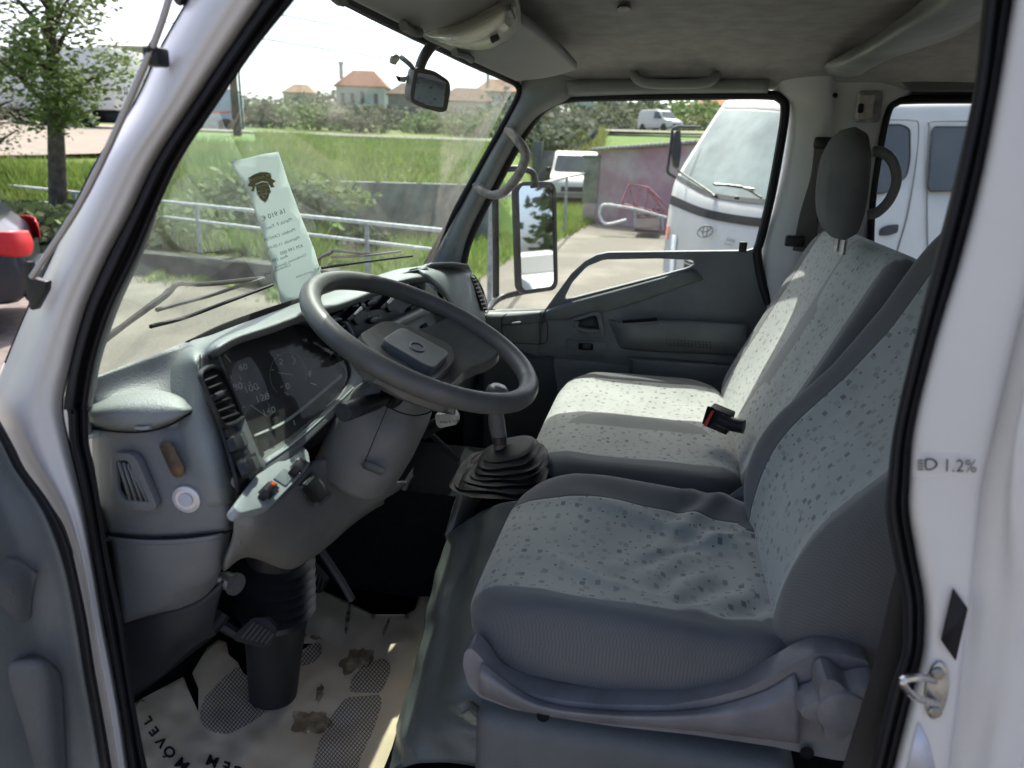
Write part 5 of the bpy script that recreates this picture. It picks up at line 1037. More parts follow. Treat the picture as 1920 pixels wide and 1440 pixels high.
# ================================================================== seats
def cushion(name, a, b, h, mat, parent, Mx, f=None, seam=None, stripe=None, pe=6.0, prof=None, n=140, m=30, wr=None):
    prof = prof or [(.050, 0), (.022, .06), (.006, .2), (0, .4), (-.002, .6), (.003, .78), (.014, .91), (.030, .98)]
    rings = []; info = []
    def ring(ax_, by, zf, top):
        out = []
        for t in np.linspace(0, 2*np.pi, n, endpoint=False):
            x = ax_*math.copysign(abs(math.cos(t))**(2/pe), math.cos(t)); y = by*math.copysign(abs(math.sin(t))**(2/pe), math.sin(t))
            z = h*zf+(f(x/a, y/b) if f else 0)*max(0, (zf-.3)/.7)
            if wr and top: z += wr(x, y)
            out.append((x, y, z))
        return out
    for ins, zf in prof: rings.append(ring(a-ins, b-ins, zf, zf > .9))
    last = prof[-1][0]
    for k in range(1, m):
        s = 1-k/m; rings.append(ring((a-last)*s, (b-last)*s, min(1, .98+.02*math.sin(min(1, k/3)*math.pi/2)), True))
    V = []; SE = []; ST = []; UV = []
    for r in rings:
        for x, y, z in r:
            V.append(Mx @ Vector((x, y, z))); SE.append(seam(x, y, z) if seam else -1.0); ST.append(stripe(x, y) if stripe else -1.0)
            UV.append((x, y+(h-z)*(1 if y > 0 else -1)*(.8 if abs(y) > b*.8 else 0)))
    k = len(rings); F = [(i*n+j, i*n+(j+1) % n, (i+1)*n+(j+1) % n, (i+1)*n+j) for i in range(k-1) for j in range(n)]
    V.append(Mx @ Vector((0, 0, h+(f(0, 0) if f else 0)))); SE.append(seam(0, 0, h) if seam else -1.0); ST.append(stripe(0, 0) if stripe else -1.0); UV.append((0, 0)); c = len(V)-1
    F += [((k-1)*n+j, (k-1)*n+(j+1) % n, c) for j in range(n)]
    F.append(tuple(range(n))[::-1])
    me = mesh(name, V, F)
    bm = bmesh.new(); bm.from_mesh(me); bmesh.ops.recalc_face_normals(bm, faces=bm.faces[:]); bm.to_mesh(me); bm.free()
    for nm_, d in (('seam', SE), ('stripe', ST)):
        at = me.attributes.new(nm_, 'FLOAT', 'POINT'); at.data.foreach_set('value', d)
    ul = me.uv_layers.new(name='UVMap'); li = np.zeros(len(me.loops), int); me.loops.foreach_get('vertex_index', li)
    ul.data.foreach_set('uv', np.array(UV)[li].reshape(-1))
    return link(name, me, mat, parent)
def flat(cx, cy, z, pitch=0.0, roll=0.0): return Matrix.Translation((cx, cy, z)) @ Matrix.Rotation(R(pitch), 4, 'X') @ Matrix.Rotation(R(roll), 4, 'Y')
def lean(cx, y0, z0, length, h, rec):
    s, c = math.sin(R(rec)), math.cos(R(rec))
    U = Vector((0, -s, c)); N = Vector((0, c, s)); o = Vector((cx, y0, z0))+U*length/2-N*h
    return Matrix(((1, U.x, N.x, o.x), (0, U.y, N.y, o.y), (0, U.z, N.z, o.z), (0, 0, 0, 1)))
def nz3(x, y, s, k): return noise.noise(Vector((x*s, y*s, k)))
# --- driver seat
DS = part('driver_seat')
def fd_(x, y): return .046*max(0, (abs(x)-.42)/.58)**1.6*(1 if x < 0 else .75)-.022*math.exp(-((x-.05)**2*3+(y+.15)**2*2))-.018*max(0, y-.55)/.45-.01*max(0, -y-.3)
def wd(x, y):
    k = math.exp(-((y+.10)/.13)**2)
    return k*(.0085*math.sin((x*.9+y*1.2)*70+2*nz3(x, y, 9, 3))*max(0, nz3(x, y, 6, 8)+.35)+.006*nz3(x, y, 16, 5))+.006*nz3(x, y, 7, 2)+.010*math.exp(-((x+.10-.55*(y-.05))/.018)**2)*math.exp(-((y-.02)/.12)**2)+.009*math.exp(-((x-.13-.25*y)/.016)**2)*math.exp(-((y+.05)/.13)**2)+.007*math.exp(-((x-.02+.6*y)/.014)**2)*math.exp(-((y+.12)/.08)**2)
def seam_d(x, y, z):
    if z < .045: return .03
    w_ = .158+.012*math.cos(y*9)-(.02 if y < -.17 else 0)
    near = -(x+w_+.012)+.03*max(0, (y-.12)/.13)**2*0; far = x-(w_-.012)
    s = max(near, far)
    return s
cushion('seat_cushion', .245, .242, .105, CLOTH, DS, flat(.435, -.012, .898, 1.0, 0), fd_, seam_d, None, pe=5.0, wr=wd)
def fb_(x, y): return .050*max(0, (abs(x)-.45)/.55)**1.5-.012*math.exp(-(x*x*3+(y-.3)**2*5))+.046*math.exp(-((y+.48)**2*5))
def seam_db(x, y, z):
    if z < .07: return .05
    w_ = .150+.022*math.sin((y+.3)*4.0)
    return abs(x)-w_
cushion('seat_backrest', .245, .33, .125, CLOTH, DS, lean(.440, -.205, .955, .66, .125, 25), fb_, seam_db, None, pe=6.5, wr=lambda x, y: .003*nz3(x, y, 6, 1))
base_o = [(867, 1246), (871, 1222), (882, 1214), (900, 1230), (930, 1274), (965, 1292), (1010, 1304), (1060, 1314), (1130, 1321), (1250, 1323), (1330, 1310), (1400, 1291), (1450, 1266), (1500, 1238), (1530, 1226), (1580, 1226), (1628, 1240), (1640, 1300), (1620, 1432), (1560, 1424), (1450, 1400), (1300, 1378), (1150, 1362), (1030, 1344), (960, 1330), (900, 1308), (878, 1286)]
o = sheet('seat_base', rpoly(base_o, 10, 3), lambda u, v: P(u, v, x=.165+.018*math.sin(math.pi*min(1, max(0, (v-1225)/150)))*0), SEATPL, DS, th=.035, bev=.010, seg=3)
patch('base_ridge', PXX and [[P(a, b, x=x) for a, b, x in r] for r in (
    [(905, 1242, .163), (1010, 1312, .163), (1150, 1333, .163), (1300, 1330, .163), (1420, 1300, .163), (1490, 1262, .163)],
    [(900, 1262, .150), (1005, 1322, .150), (1150, 1342, .150), (1300, 1343, .150), (1420, 1330, .150), (1500, 1310, .150)],
    [(896, 1285, .152), (1000, 1332, .152), (1150, 1353, .152), (1300, 1362, .152), (1420, 1368, .152), (1500, 1370, .152)],
    [(900, 1302, .163), (1000, 1338, .163), (1150, 1358, .163), (1300, 1370, .163), (1420, 1384, .163), (1500, 1394, .163)])], SEATPL, DS, th=.004)
for q in ((1018, 1347), (1513, 1415)):
    lathe('base_screw', [(.0085, 0), (.0085, .001), (.007, .001), (.006, -.002), (0, -.002)], P(q[0], q[1]-4, x=.158), (-1, 0, 0), VOID, DS, n=14)
kc2 = P(1572, 1310, x=.150)
kb = DS
def starpt(t): return .040+.009*math.cos(5*t)
bm = bmesh.new(); rs = []
ksx, ksz = np.array((0, -1.0, 0)), np.array((0, 0, 1.0))
for sc_, x in ((1.05, .01), (1.0, -.012), (.94, -.022), (.74, -.024), (.70, -.027), (.45, -.030), (.02, -.031)):
    rs.append([bm.verts.new(kc2+np.array((x, 0, 0))+sc_*(starpt(t+.4)*(1 if sc_ > .9 else 0)+(.040 if sc_ <= .9 else 0))*(math.cos(t)*ksx+math.sin(t)*ksz)) for t in np.linspace(0, 2*math.pi, 60, endpoint=False)])
for a, b in zip(rs, rs[1:]):
    for i in range(60): bm.faces.new((a[i], a[(i+1) % 60], b[(i+1) % 60], b[i]))
bm.faces.new(rs[-1])
bm_obj('recline_knob', bm, SEATPL, kb, sharp=30)
patch('seat_hinge', [[P(1345, 945, x=.70), P(1390, 912, x=.70), P(1456, 866, x=.70)], [P(1348, 950, x=.69), P(1400, 935, x=.69), P(1460, 920, x=.69)], [P(1400, 975, x=.69), P(1430, 972, x=.69), P(1460, 965, x=.69)]], TRIMD, DS, th=.02)
lathe('hinge_screw', [(.008, 0), (.008, .001), (.006, -.002), (0, -.002)], P(1409, 932, x=.687), (-1, 0, 0), VOID, DS, n=12)
# --- passenger bench
PS = part('passenger_bench')
def fp_(x, y): return .014*(abs(x)**4)-.010*math.exp(-((x+.55)**2*14+y*y*2))-.010*math.exp(-((x-.35)**2*10+y*y*2))+.007*math.exp(-((x+.12)**2*90))-.02*max(0, y-.6)/.4
def wp_(x, y): return .0035*nz3(x, y, 8, 12)+.004*math.exp(-((y+.14)/.06)**2)*nz3(x, y, 12, 15)
bc = 1.11; ba = .365
def seam_p(x, y, z):
    if z < .055: return .03
    return max(-(x+ba-.075), x-(ba-.085))
def str_p(x, y): return .036-abs(x+.06)
cushion('bench_cushion', ba, .235, .125, CLOTH, PS, flat(bc, .012, .872, 0, 0), fp_, seam_p, str_p, pe=6, wr=wp_)
def fpb(x, y): return .012*abs(x)**4-.012*math.exp(-((x+.5)**2*12+y*y*1.5))-.012*math.exp(-((x-.4)**2*12+y*y*1.5))
def seam_pb(x, y, z):
    if z < .075: return .05
    return max(-(x+ba-.06), x-(ba-.075))
prof_b = [(.04, 0), (.012, .1), (0, .3), (0, .6), (.003, .8), (.012, .92), (.026, .985)]
cushion('bench_backrest', ba, .275, .135, CLOTH, PS, lean(bc, -.190, .955, .56, .135, 24.5), fpb, seam_pb, lambda x, y: .036-abs(x+.03), pe=9, prof=prof_b)
cushion('headrest', .105, .112, .080, DCLOTH, PS, lean(1.05, -.325, 1.442, .232, .080, -3), lambda x, y: -.012*y*y, None, None, pe=3.0, prof=[(.07, 0), (.035, .03), (.01, .15), (0, .4), (.004, .65), (.018, .85), (.04, .97)], n=60, m=8)
for dx in (-.03, .03): tube('headrest_post', [(1.05+dx, -.375, 1.42), (1.05+dx, -.375, 1.47)], .007, STEEL, PS, n=8, sm=0)
tube('headrest_handle', [P(1636, 284, x=1.05), P(1655, 286, x=1.05), P(1674, 304, x=1.05), P(1681, 338, x=1.05), P(1668, 374, x=1.05), P(1645, 398, x=1.05), P(1628, 402, x=1.05)], .0105, TRIM, PS, n=10)
bk = part('belt_buckle', T)
tube('buckle_stalk', [P(1395, 800, x=.93), P(1370, 795, x=.94), P(1350, 786, x=.95)], .016, BLACK, bk, n=10)
qb = plane3(P(1320, 780, x=.965), P(1345, 815, x=.955), P(1370, 780, x=.94))
sheet('buckle_body', rpoly([(1330, 763), (1371, 780), (1362, 816), (1322, 799)], 3), lambda u, v: P(u, v, pl=qb), BLACK, bk, th=.028, bev=.004)
sheet('buckle_end', rpoly([(1326, 762), (1338, 766), (1328, 800), (1316, 794)], 2), lambda u, v: P(u, v, pl=(qb[0]+(CAM-qb[0])*.004, qb[1])), VOID, bk, th=.004, bev=.001)
sheet('release_button', rpoly([(1334, 770), (1339, 772), (1324, 800), (1319, 797)], 1), lambda u, v: P(u, v, pl=(qb[0]+(CAM-qb[0])*.007, qb[1])), RED, bk, th=.004, bev=.001)
# ================================================================== outside: ground and terrain
def mixmat(name, c1, c2, scale, rough=.9, bump=.0, c3=None, s3=1.0, bscale=60):
    m = M(name, c1, rough, .15, col2=c2, vscale=scale, bump=bump, bscale=bscale, detail=8)
    if c3:
        t = m.node_tree; b = t.nodes['Principled BSDF']; src = b.inputs['Base Color'].links[0].from_socket
        tc = t.nodes.new('ShaderNodeTexCoord'); nz = t.nodes.new('ShaderNodeTexNoise'); nz.inputs['Scale'].default_value = s3; nz.inputs['Detail'].default_value = 6
        t.links.new(tc.outputs['Object'], nz.inputs['Vector']); rp = t.nodes.new('ShaderNodeMapRange'); rp.inputs[1].default_value = .48; rp.inputs[2].default_value = .62
        t.links.new(nz.outputs['Fac'], rp.inputs[0]); mx = t.nodes.new('ShaderNodeMix'); mx.data_type = 'RGBA'; mx.inputs[7].default_value = (*c3, 1)
        t.links.new(rp.outputs[0], mx.inputs[0]); t.links.new(src, mx.inputs[6]); t.links.new(mx.outputs[2], b.inputs['Base Color'])
    return m
ASPH = mixmat('gravelly_asphalt', (.205, .185, .152), (.11, .10, .085), 34, .95, .5, (.22, .20, .165), .6)
PAVE = mixmat('pinkish_paving', (.20, .175, .16), (.14, .12, .11), 9, .95)
GRASSM = mixmat('meadow_ground', (.12, .19, .045), (.09, .15, .035), 2.2, .95, 0, (.17, .19, .06), .12)
ROADM = mixmat('dusty_road', (.24, .215, .175), (.19, .17, .14), 3, .95)
CONC = mixmat('old_concrete', (.115, .115, .105), (.055, .06, .055), 3.5, .95, .3, (.16, .15, .13), .9)
def leafmat(name, c, c2, vs=1.3):
    m = M(name, c, .6, .25, col2=c2, vscale=vs, detail=5); t = m.node_tree; b = t.nodes['Principled BSDF']
    tl = t.nodes.new('ShaderNodeBsdfTranslucent'); src = b.inputs['Base Color'].links[0].from_socket; t.links.new(src, tl.inputs[0])
    ms = t.nodes.new('ShaderNodeMixShader'); ms.inputs[0].default_value = .4; t.links.new(b.outputs[0], ms.inputs[1]); t.links.new(tl.outputs[0], ms.inputs[2]); t.links.new(ms.outputs[0], t.nodes['Material Output'].inputs[0]); return m
LEAF = leafmat('fresh_leaves', (.17, .25, .055), (.09, .15, .035))
LEAFD = leafmat('dark_leaves', (.075, .11, .04), (.045, .07, .026))
LEAFO = leafmat('olive_leaves', (.13, .145, .075), (.08, .095, .05))
LEAFY = leafmat('yellow_green_leaves', (.17, .19, .04), (.10, .13, .03))
BLADE = leafmat('grass_blades', (.13, .225, .045), (.24, .27, .085), .35)
BLADY = leafmat('dry_grass_blades', (.28, .27, .10), (.19, .22, .06))
BARK = mixmat('bark', (.13, .112, .085), (.06, .052, .04), 8, .95, .6)
def az_u(u):
    r = ray(u, 297+.033*(u-1250)); return math.degrees(math.atan2(r[1], r[0]))
RL = ([0, 8.9, 9.3, 11, 13, 16, 24, 36, 45, 60, 90, 140, 260, 500], [0, 0, .26, .34, .95, 1.32, 1.75, 2.1, 2.4, 3.1, 4.5, 7, 14, 20])
RM_ = ([0, 14.8, 15.1, 20, 28, 36, 45, 60, 90, 140, 260, 500], [0, 0, .93, 1.32, 1.75, 2.1, 2.4, 3.1, 4.5, 7, 14, 20])
RR_ = ([0, 28, 29, 34, 44, 50, 80, 140, 260, 500], [0, 0, .5, 1.6, 3.0, 3.1, 4.6, 7.5, 14, 20])
def sms(a, b, x): t = min(1, max(0, (x-a)/(b-a))); return t*t*(3-2*t)
def Hh(x, y):
    dx, dy = x-CAM[0], y; r = math.hypot(dx, dy); az = math.degrees(math.atan2(dy, dx))
    rk = np.interp(az, [24, 42, 60], [8.3, 10.9, 12.5])
    zl, zm, zr = np.interp(r-rk+8.75, *RL) if r < 30 else np.interp(r, *RL), np.interp(r, *RM_), np.interp(r, *RR_)
    k1 = sms(10.3, 12.8, az); k2 = sms(23.5, 26.5, az)
    z = zr*(1-k1)+zm*k1; z = z*(1-k2)+zl*k2
    if az > 70 or az < -40: z = min(z, .0)
    return z
def pol(az, r): return CAM[0]+r*math.cos(R(az)), r*math.sin(R(az))
def onter(u, r, dz=0.0):
    x, y = pol(az_u(u), r); return np.array((x, y, Hh(x, y)+dz))
rs_ = [0.0, 3, 6, 8, 8.4, 8.8, 9.2, 9.6, 10, 10.4, 10.8, 11.2, 11.6, 12, 12.5, 13, 13.5, 14, 14.7, 14.85, 15.1, 16, 18, 20, 24, 28, 29, 31, 34, 36, 40, 45, 50, 60, 75, 90, 115, 140, 180, 220, 260, 330, 420, 500]
azs = np.arange(-180, 181, 2.5); G = np.zeros((len(rs_), len(azs), 3))
for i, r in enumerate(rs_):
    for j, a in enumerate(azs):
        x, y = pol(a, r); G[i, j] = (x, y, Hh(x, y)-.03+(.25*noise.noise(Vector((x*.08, y*.08, 0))) if r > 40 else 0))
tag(grid('terrain', G, GRASSM, None, th=0, face=(0, 0, 50), uvs=False), kind='structure')
gp = lambda u, v, h=0.0: P(u, v, z=h)
lot = [gp(-420, 470), gp(120, 500), gp(240, 500), gp(420, 517), gp(606, 538), gp(700, 520), gp(885, 535), gp(930, 498), gp(1000, 466), gp(1058, 444), gp(1110, 417), gp(1250, 425), gp(1500, 400), (30, -6, 0), (45, -25, 0), (30, -60, 0), (-40, -60, 0), (-40, 30, 0)]
G0 = sheet('parking_lot', [(q[0], q[1]) for q in lot], lambda a, b: np.array((a, b, 0.0)), ASPH, None, th=0, face=(0, 0, 50)); tag(G0, kind='structure')
G1 = sheet('pavement', [(q[0], q[1]) for q in (gp(-300, 520), gp(90, 545), gp(70, 640), gp(-40, 800), gp(-500, 800))], lambda a, b: np.array((a, b, .004)), PAVE, None, th=0, face=(0, 0, 50)); tag(G1, kind='structure')
def strip(name, us, r0, r1, mat, dz):
    rows = []
    for r in np.linspace(r0, r1, 5): rows.append([onter(u, r, dz) for u in us])
    return tag(grid(name, np.array(rows), mat, None, th=0, face=(0, 0, 60), uvs=False), kind='structure')
strip('dirt_road', np.linspace(-400, 980, 50), 35, 40, ROADM, .03)
strip('dirt_road', np.linspace(-500, 330, 30), 17.5, 35.4, ROADM, .05)
strip('upper_road', np.linspace(1080, 1700, 40), 43, 49.5, ROADM, .06)
# ------------------------------------------------------------------ vegetation
def leaf_bm(bm, c, rad, n, size, seed, shell=.45):
    rg = random.Random(seed); c = Vector([float(k) for k in c])
    for _ in range(n):
        d = Vector((rg.gauss(0, 1), rg.gauss(0, 1), rg.gauss(0, 1))).normalized()
        k = (shell+(1-shell)*rg.random())*(.82+.36*noise.noise(d*2.3+Vector((seed*1.7, 0, 0)))+.1)
        p = c+Vector((d.x*rad[0], d.y*rad[1], d.z*rad[2]))*k
        a = Vector((rg.gauss(0, 1), rg.gauss(0, 1), rg.gauss(0, .6))).normalized(); b = a.orthogonal().normalized(); s = size*(.6+.8*rg.random())
        q = [p+a*s, p+b*s*.55, p-a*s, p-b*s*.55]
        bm.faces.new([bm.verts.new(x) for x in q])
def leafobj(name, bm, mat, parent=None):
    me = bpy.data.meshes.new(name); bm.to_mesh(me); bm.free(); return link(name, me, mat, parent, False)
def bush(name, label, cat, c, rad, n, size, mat, seed, group=None, sub=5):
    bm = bmesh.new(); rg = random.Random(seed*3+1)
    for k in range(sub):
        off = Vector(((rg.random()-.5)*rad[0]*1.1, (rg.random()-.5)*rad[1]*1.1, (rg.random()-.35)*rad[2]*.7)) if k else Vector((0, 0, 0))
        leaf_bm(bm, Vector([float(q) for q in c])+off, [r*(.75 if k else .9) for r in rad], n//sub, size, seed*10+k)
    t = thing(name, label, cat, (c[0], c[1], c[2]-rad[2]), group)
    leafobj('foliage', bm, mat, t)
    bm = bmesh.new()
    for k in range(4):
        a = k*1.7+seed; base = np.array((c[0], c[1], c[2]-rad[2]-.05))
        sweep_bm(bm, [base, base+np.array((math.cos(a)*rad[0]*.2, math.sin(a)*rad[1]*.2, rad[2]*.8)), base+np.array((math.cos(a)*rad[0]*.45, math.sin(a)*rad[1]*.45, rad[2]*1.5))], [.03*rad[2]+.01, .02*rad[2]+.006, .005], 5)
    bm_obj('stems', bm, BARK, t)
    return t
def tree(name, label, base, h, cr_, mat, seed, n=2500, size=.09, lean_=(0, 0), group=None, clear=.3, th_=.13):
    base = np.array(base, float); rg = random.Random(seed); t = thing(name, label, 'tree', base, group)
    top = base+np.array((lean_[0], lean_[1], h*.86)); bm = bmesh.new()
    mid = (base+top)/2+np.array((rg.uniform(-.1, .1), rg.uniform(-.1, .1), 0))
    trunk = cr([base, mid, top], 6); sweep_bm(bm, trunk, [th_*1.25, th_, th_*.6, th_*.25], 9)
    tips = [top]
    for k in range(11):
        s = trunk[int(len(trunk)*(clear+.06*k*(1-clear)))] if int(len(trunk)*(clear+.06*k*(1-clear))) < len(trunk) else top
        a = k*2.4+seed; rr = cr_*(.55+.45*rg.random()); e = s+np.array((math.cos(a)*rr*.8, math.sin(a)*rr*.8, h*.10+h*.12*rg.random()))
        sweep_bm(bm, cr([s, (s+e)/2+np.array((0, 0, h*.02)), e], 4), [th_*.35, th_*.2, th_*.08], 6); tips += [e, (s+e)/2]
    bm_obj('trunk', bm, BARK, t)
    bm = bmesh.new()
    for k, e in enumerate(tips): leaf_bm(bm, e+np.array((0, 0, h*.01)), (cr_*.42, cr_*.42, cr_*.34), n//len(tips), size, seed*50+k, .25)
    leafobj('crown', bm, mat, t); return t
tree('leafy_tree', 'leafy young tree with a slim trunk before the parked trailer', onter(86, 13.2, -.05), 4.6, 1.25, LEAF, 4, 7000, .05, clear=.34, th_=.11, lean_=(.1, -.35))
tree('leafy_tree', 'greyish half-bare tree at the far left beside the slim tree', onter(-30, 15.5, -.05), 2.6, 1.1, LEAFO, 9, 2400, .035, clear=.15, th_=.12)
# grass as stuff: blades over the bank, the meadow edge and the right-hand verge
def blades(name, spots, mat, hh, ww, seed):
    rg = random.Random(seed); V, F = [], []
    for x, y, z in spots:
        a = rg.random()*6.283; h = hh*(.5+rg.random()); w_ = ww*(.6+.8*rg.random()); lx, ly = rg.gauss(0, .35)*h, rg.gauss(0, .35)*h; i = len(V)
        V += [(x-math.cos(a)*w_, y-math.sin(a)*w_, z), (x+math.cos(a)*w_, y+math.sin(a)*w_, z), (x+lx, y+ly, z+h)]; F.append((i, i+1, i+2))
    return tag(link(name, mesh(name, V, F), mat, None, False), kind='stuff')
rg = random.Random(3); sp = []
while len(sp) < 30000:
    u = rg.uniform(-80, 700); a_ = az_u(u); r = float(np.interp(a_, [24, 42, 60], [9.2, 11.8, 13.4]))+(11*rg.random()**1.4 if u > 240 else 4.5*rg.random()); x, y = pol(a_, r); sp.append((x, y, Hh(x, y)-.04))
blades('bank_grass', sp, BLADE, .22, .014, 1)
sp = []
while len(sp) < 16000:
    u = rg.uniform(480, 960); r = rg.uniform(15.3, 33); x, y = pol(az_u(u), r); sp.append((x, y, Hh(x, y)-.04))
blades('meadow_grass', sp, BLADE, .17, .022, 2)
sp = []
poly = [(q[0], q[1]) for q in (gp(640, 548), gp(700, 528), gp(885, 538), gp(935, 500), gp(1058, 448), gp(1112, 420), gp(1112, 385), gp(960, 380), gp(860, 432), gp(760, 430), gp(640, 440))]
xs = [q[0] for q in poly]; ys = [q[1] for q in poly]
while len(sp) < 15000:
    x, y = rg.uniform(min(xs), max(xs)), rg.uniform(min(ys), max(ys))
    if inside((x, y), poly): sp.append((x, y, -.02))
blades('verge_grass', sp, BLADE, .16, .012, 4)
sp = []
while len(sp) < 6000:
    u = rg.uniform(1000, 1130); r = rg.uniform(29, 42); x, y = pol(az_u(u), r); sp.append((x, y, Hh(x, y)-.04))
blades('slope_grass', sp, BLADY, .5, .04, 6)
sp = []
for cu, cv in ((292, 526), (340, 533), (520, 562), (545, 560), (560, 568), (700, 545)):
    q = gp(cu, cv)
    for _ in range(90): sp.append((q[0]+rg.gauss(0, .10), q[1]+rg.gauss(0, .10), 0))
blades('kerb_weeds', sp, BLADE, .10, .006, 8)
hedge = [(-40, 12.5, 1.0, LEAFO), (60, 12.0, .9, LEAFD), (150, 12.0, .9, LEAF), (200, 11.5, .8, LEAFO), (300, 12.2, .75, LEAF), (372, 11.4, .7, LEAF), (450, 12.6, .8, LEAF), (530, 11.6, .6, LEAFD), (590, 12.6, .7, LEAF), (650, 12.2, .55, LEAFD)]
pos_ = ['half hidden by the parked dark hatchback', 'beside the tree trunk', 'in front of the trailer wheel', 'behind the radio aerial', 'just right of the white pillar', 'above the left end of the kerb', 'behind the sales sheet', 'behind the lower end of the sales sheet', 'right of the sales sheet', 'rightmost, beside the retaining wall']
for k, (u, r, s, m_) in enumerate(hedge):
    lo_ = .55 if u < 260 else .8; c = onter(u, r, s*.30*lo_)
    bush('bank_shrub', 'green shrub on the bank behind the railing, '+pos_[k], 'shrub', c, (s*1.25, s*1.1, s*.72*lo_), 900, .075, m_, 20+k, 'shrubs on the bank')
far = [(480, 52, 2.2, LEAFD), (530, 60, 2.4, LEAFO), (590, 50, 2.0, LEAF), (640, 62, 2.2, LEAFD), (690, 48, 1.9, LEAFO), (735, 56, 2.2, LEAFD), (790, 50, 1.9, LEAF), (850, 54, 2.4, LEAFO), (900, 47, 2.0, LEAF), (945, 52, 2.5, LEAFD), (610, 90, 4.5, LEAFD), (800, 96, 4.5, LEAFO), (470, 80, 3.5, LEAFO), (1010, 34, 1.9, LEAFD), (1045, 39, 2.2, LEAFO), (1000, 50, 3.2, LEAFD), (1140, 52, 2.0, LEAFO), (1180, 60, 2.4, LEAFD), (1255, 56, 2.6, LEAF), (1285, 52, 1.5, LEAFY), (1170, 75, 4, LEAFO), (1240, 85, 4, LEAFD)]
fp_l = ['low, left of the small pale orange house', 'below the small pale orange house', 'between the pale orange house and the big white house', 'below the left corner of the big white house', 'right under the big white house windows', 'before the old grey barn', 'under the rear-view mirror', 'before the brown-roofed pale house', 'right of the brown-roofed pale house', 'against the far windscreen pillar', 'dark, high on the hill left of the big white house', 'high behind the old grey barn', 'behind the utility pole', 'dark, beside the post of the concrete fence', 'olive, behind the concrete fence', 'dark and tall, left of the tall white house', 'olive, right of the tall white house', 'dark, left of the distant white van', 'bright, behind the distant white van', 'yellowish, right of the distant white van', 'olive, highest behind the upper road', 'dark, highest right behind the upper road']
for k, (u, r, s, m_) in enumerate(far):
    bush('distant_bush', 'distant bush '+fp_l[k], 'bush', onter(u, r, s*.25), (s*1.25, s*1.2, s*.55), 700, .055*s+.08, m_, 60+k, 'bushes across the fields')
# conifers behind the truck (seen in the wing mirror)
for k in range(9):
    x, y = 3.2+1.7*k+.5*math.sin(k*5), -24-3*math.sin(k*2.3); h = 6.5+1.8*math.sin(k*4.1)
    t = thing('conifer', 'tall dark conifer reflected in the wing mirror', 'tree', (x, y, 0), 'conifers in the mirror')
    bm = bmesh.new(); sweep_bm(bm, [(x, y, 0), (x, y, h)], [.14, .03], 7); bm_obj('trunk', bm, BARK, t)
    bm = bmesh.new()
    for q in range(9): leaf_bm(bm, (x, y, h*(.2+.088*q)), (1.3*(1-q/10), 1.3*(1-q/10), h*.07), 110, .22, 700+k*10+q, .3)
    leafobj('crown', bm, LEAFD, t)
# ------------------------------------------------------------------ kerb wall, railings, walls
def wallseg(name, label, cat, pts, h, th, mat, parent=None, z0=-.05):
    bm = bmesh.new()
    for a, b in zip(pts, pts[1:]):
        a, b = np.array(a[:2]), np.array(b[:2]); d = b-a; L = np.linalg.norm(d); c = (a+b)/2
        box_bm(bm, (c[0], c[1], z0+(h-z0)/2), (L+th*.5, th, h-z0), Matrix.Rotation(math.atan2(d[1], d[0]), 3, 'Z'), .012, 1)
    o = bm_obj(name, bm, mat, parent)
    if label: tag(o, label, cat)
    return o
kn = [gp(110, 498), gp(240, 512), gp(420, 530), gp(612, 552)]
kv = (kn[-1]-kn[0]); kv = kv/np.linalg.norm(kv); kp = np.array((-kv[1], kv[0], 0)); kp = kp if kp[0] > 0 else -kp
wallseg('kerb_wall', 'low grey concrete kerb wall at the edge of the asphalt', 'wall', [q+kp*.13 for q in kn], .27, .24, CONC)
RAILW = M('white_railing_paint', (.62, .63, .62), .5, .4, var=.25, vscale=12)
RAILG = M('grey_railing_paint', (.36, .37, .37), .5, .4, var=.3, vscale=12)
rt = thing('guard_railing', 'low white two-rail guard railing above the kerb wall', 'railing', gp(400, 510))
A_, B_ = P(0, 346, z=.85), P(830, 432, z=.85); dv_ = B_-A_
A2 = A_-dv_*.6
tube('rail', [A2, A_, (A_+B_)/2, B_], .022, RAILW, rt, n=8, sm=2)
tube('rail', [q-np.array((0, 0, .20)) for q in (A2, A_, (A_+B_)/2, B_)], .019, RAILW, rt, n=8, sm=2)
for k in range(10):
    q = A2+(B_-A2)*(k+.3)/10; zb = min(Hh(q[0], q[1]), .3)-.03
    tube('post', [(q[0], q[1], zb), (q[0], q[1], q[2])], .028, RAILG, rt, n=8, sm=0)
r2 = thing('handrail', 'thin white handrail on posts rising to the stone pillar', 'railing', gp(1058, 443))
a_, b_, c_ = P(922, 374, z=1.17), P(1063, 332, z=1.17), P(1128, 321, z=1.17)
tube('rail', [a_, b_, c_], .03, RAILG, r2, n=8, sm=2)
for q in (a_, (a_+b_)/2*np.array((1, 1, 1)), b_):
    tube('post', [(q[0], q[1], -.02), q], .028, RAILG, r2, n=8, sm=0)
wallseg('retaining_wall', 'streaked grey retaining wall below the meadow', 'wall', [np.array((*pol(a, 14.9), 0)) for a in (26.5, 24, 21, 18, 15, 12.5)], 1.0, .25, mixmat('pale_old_concrete', (.33, .33, .31), (.18, .185, .175), 2.5, .95, .3))
cf = thing('concrete_fence', 'grey concrete panel fence with a thick post behind the parked white van', 'fence', gp(1060, 372))
fa, fb = P(1005, 372, z=0), P(1140, 372, z=0)
wallseg('panel', None, None, [fa, fb], 1.72, .12, mixmat('fence_concrete', (.19, .195, .195), (.10, .108, .108), 1.2, .95, .3), cf)
rbox('post', (fa[0], fa[1], 1.0), (.34, .34, 2.1), mixmat('post_concrete', (.14, .145, .145), (.09, .09, .09), 2, .95), cf, bev=.02)
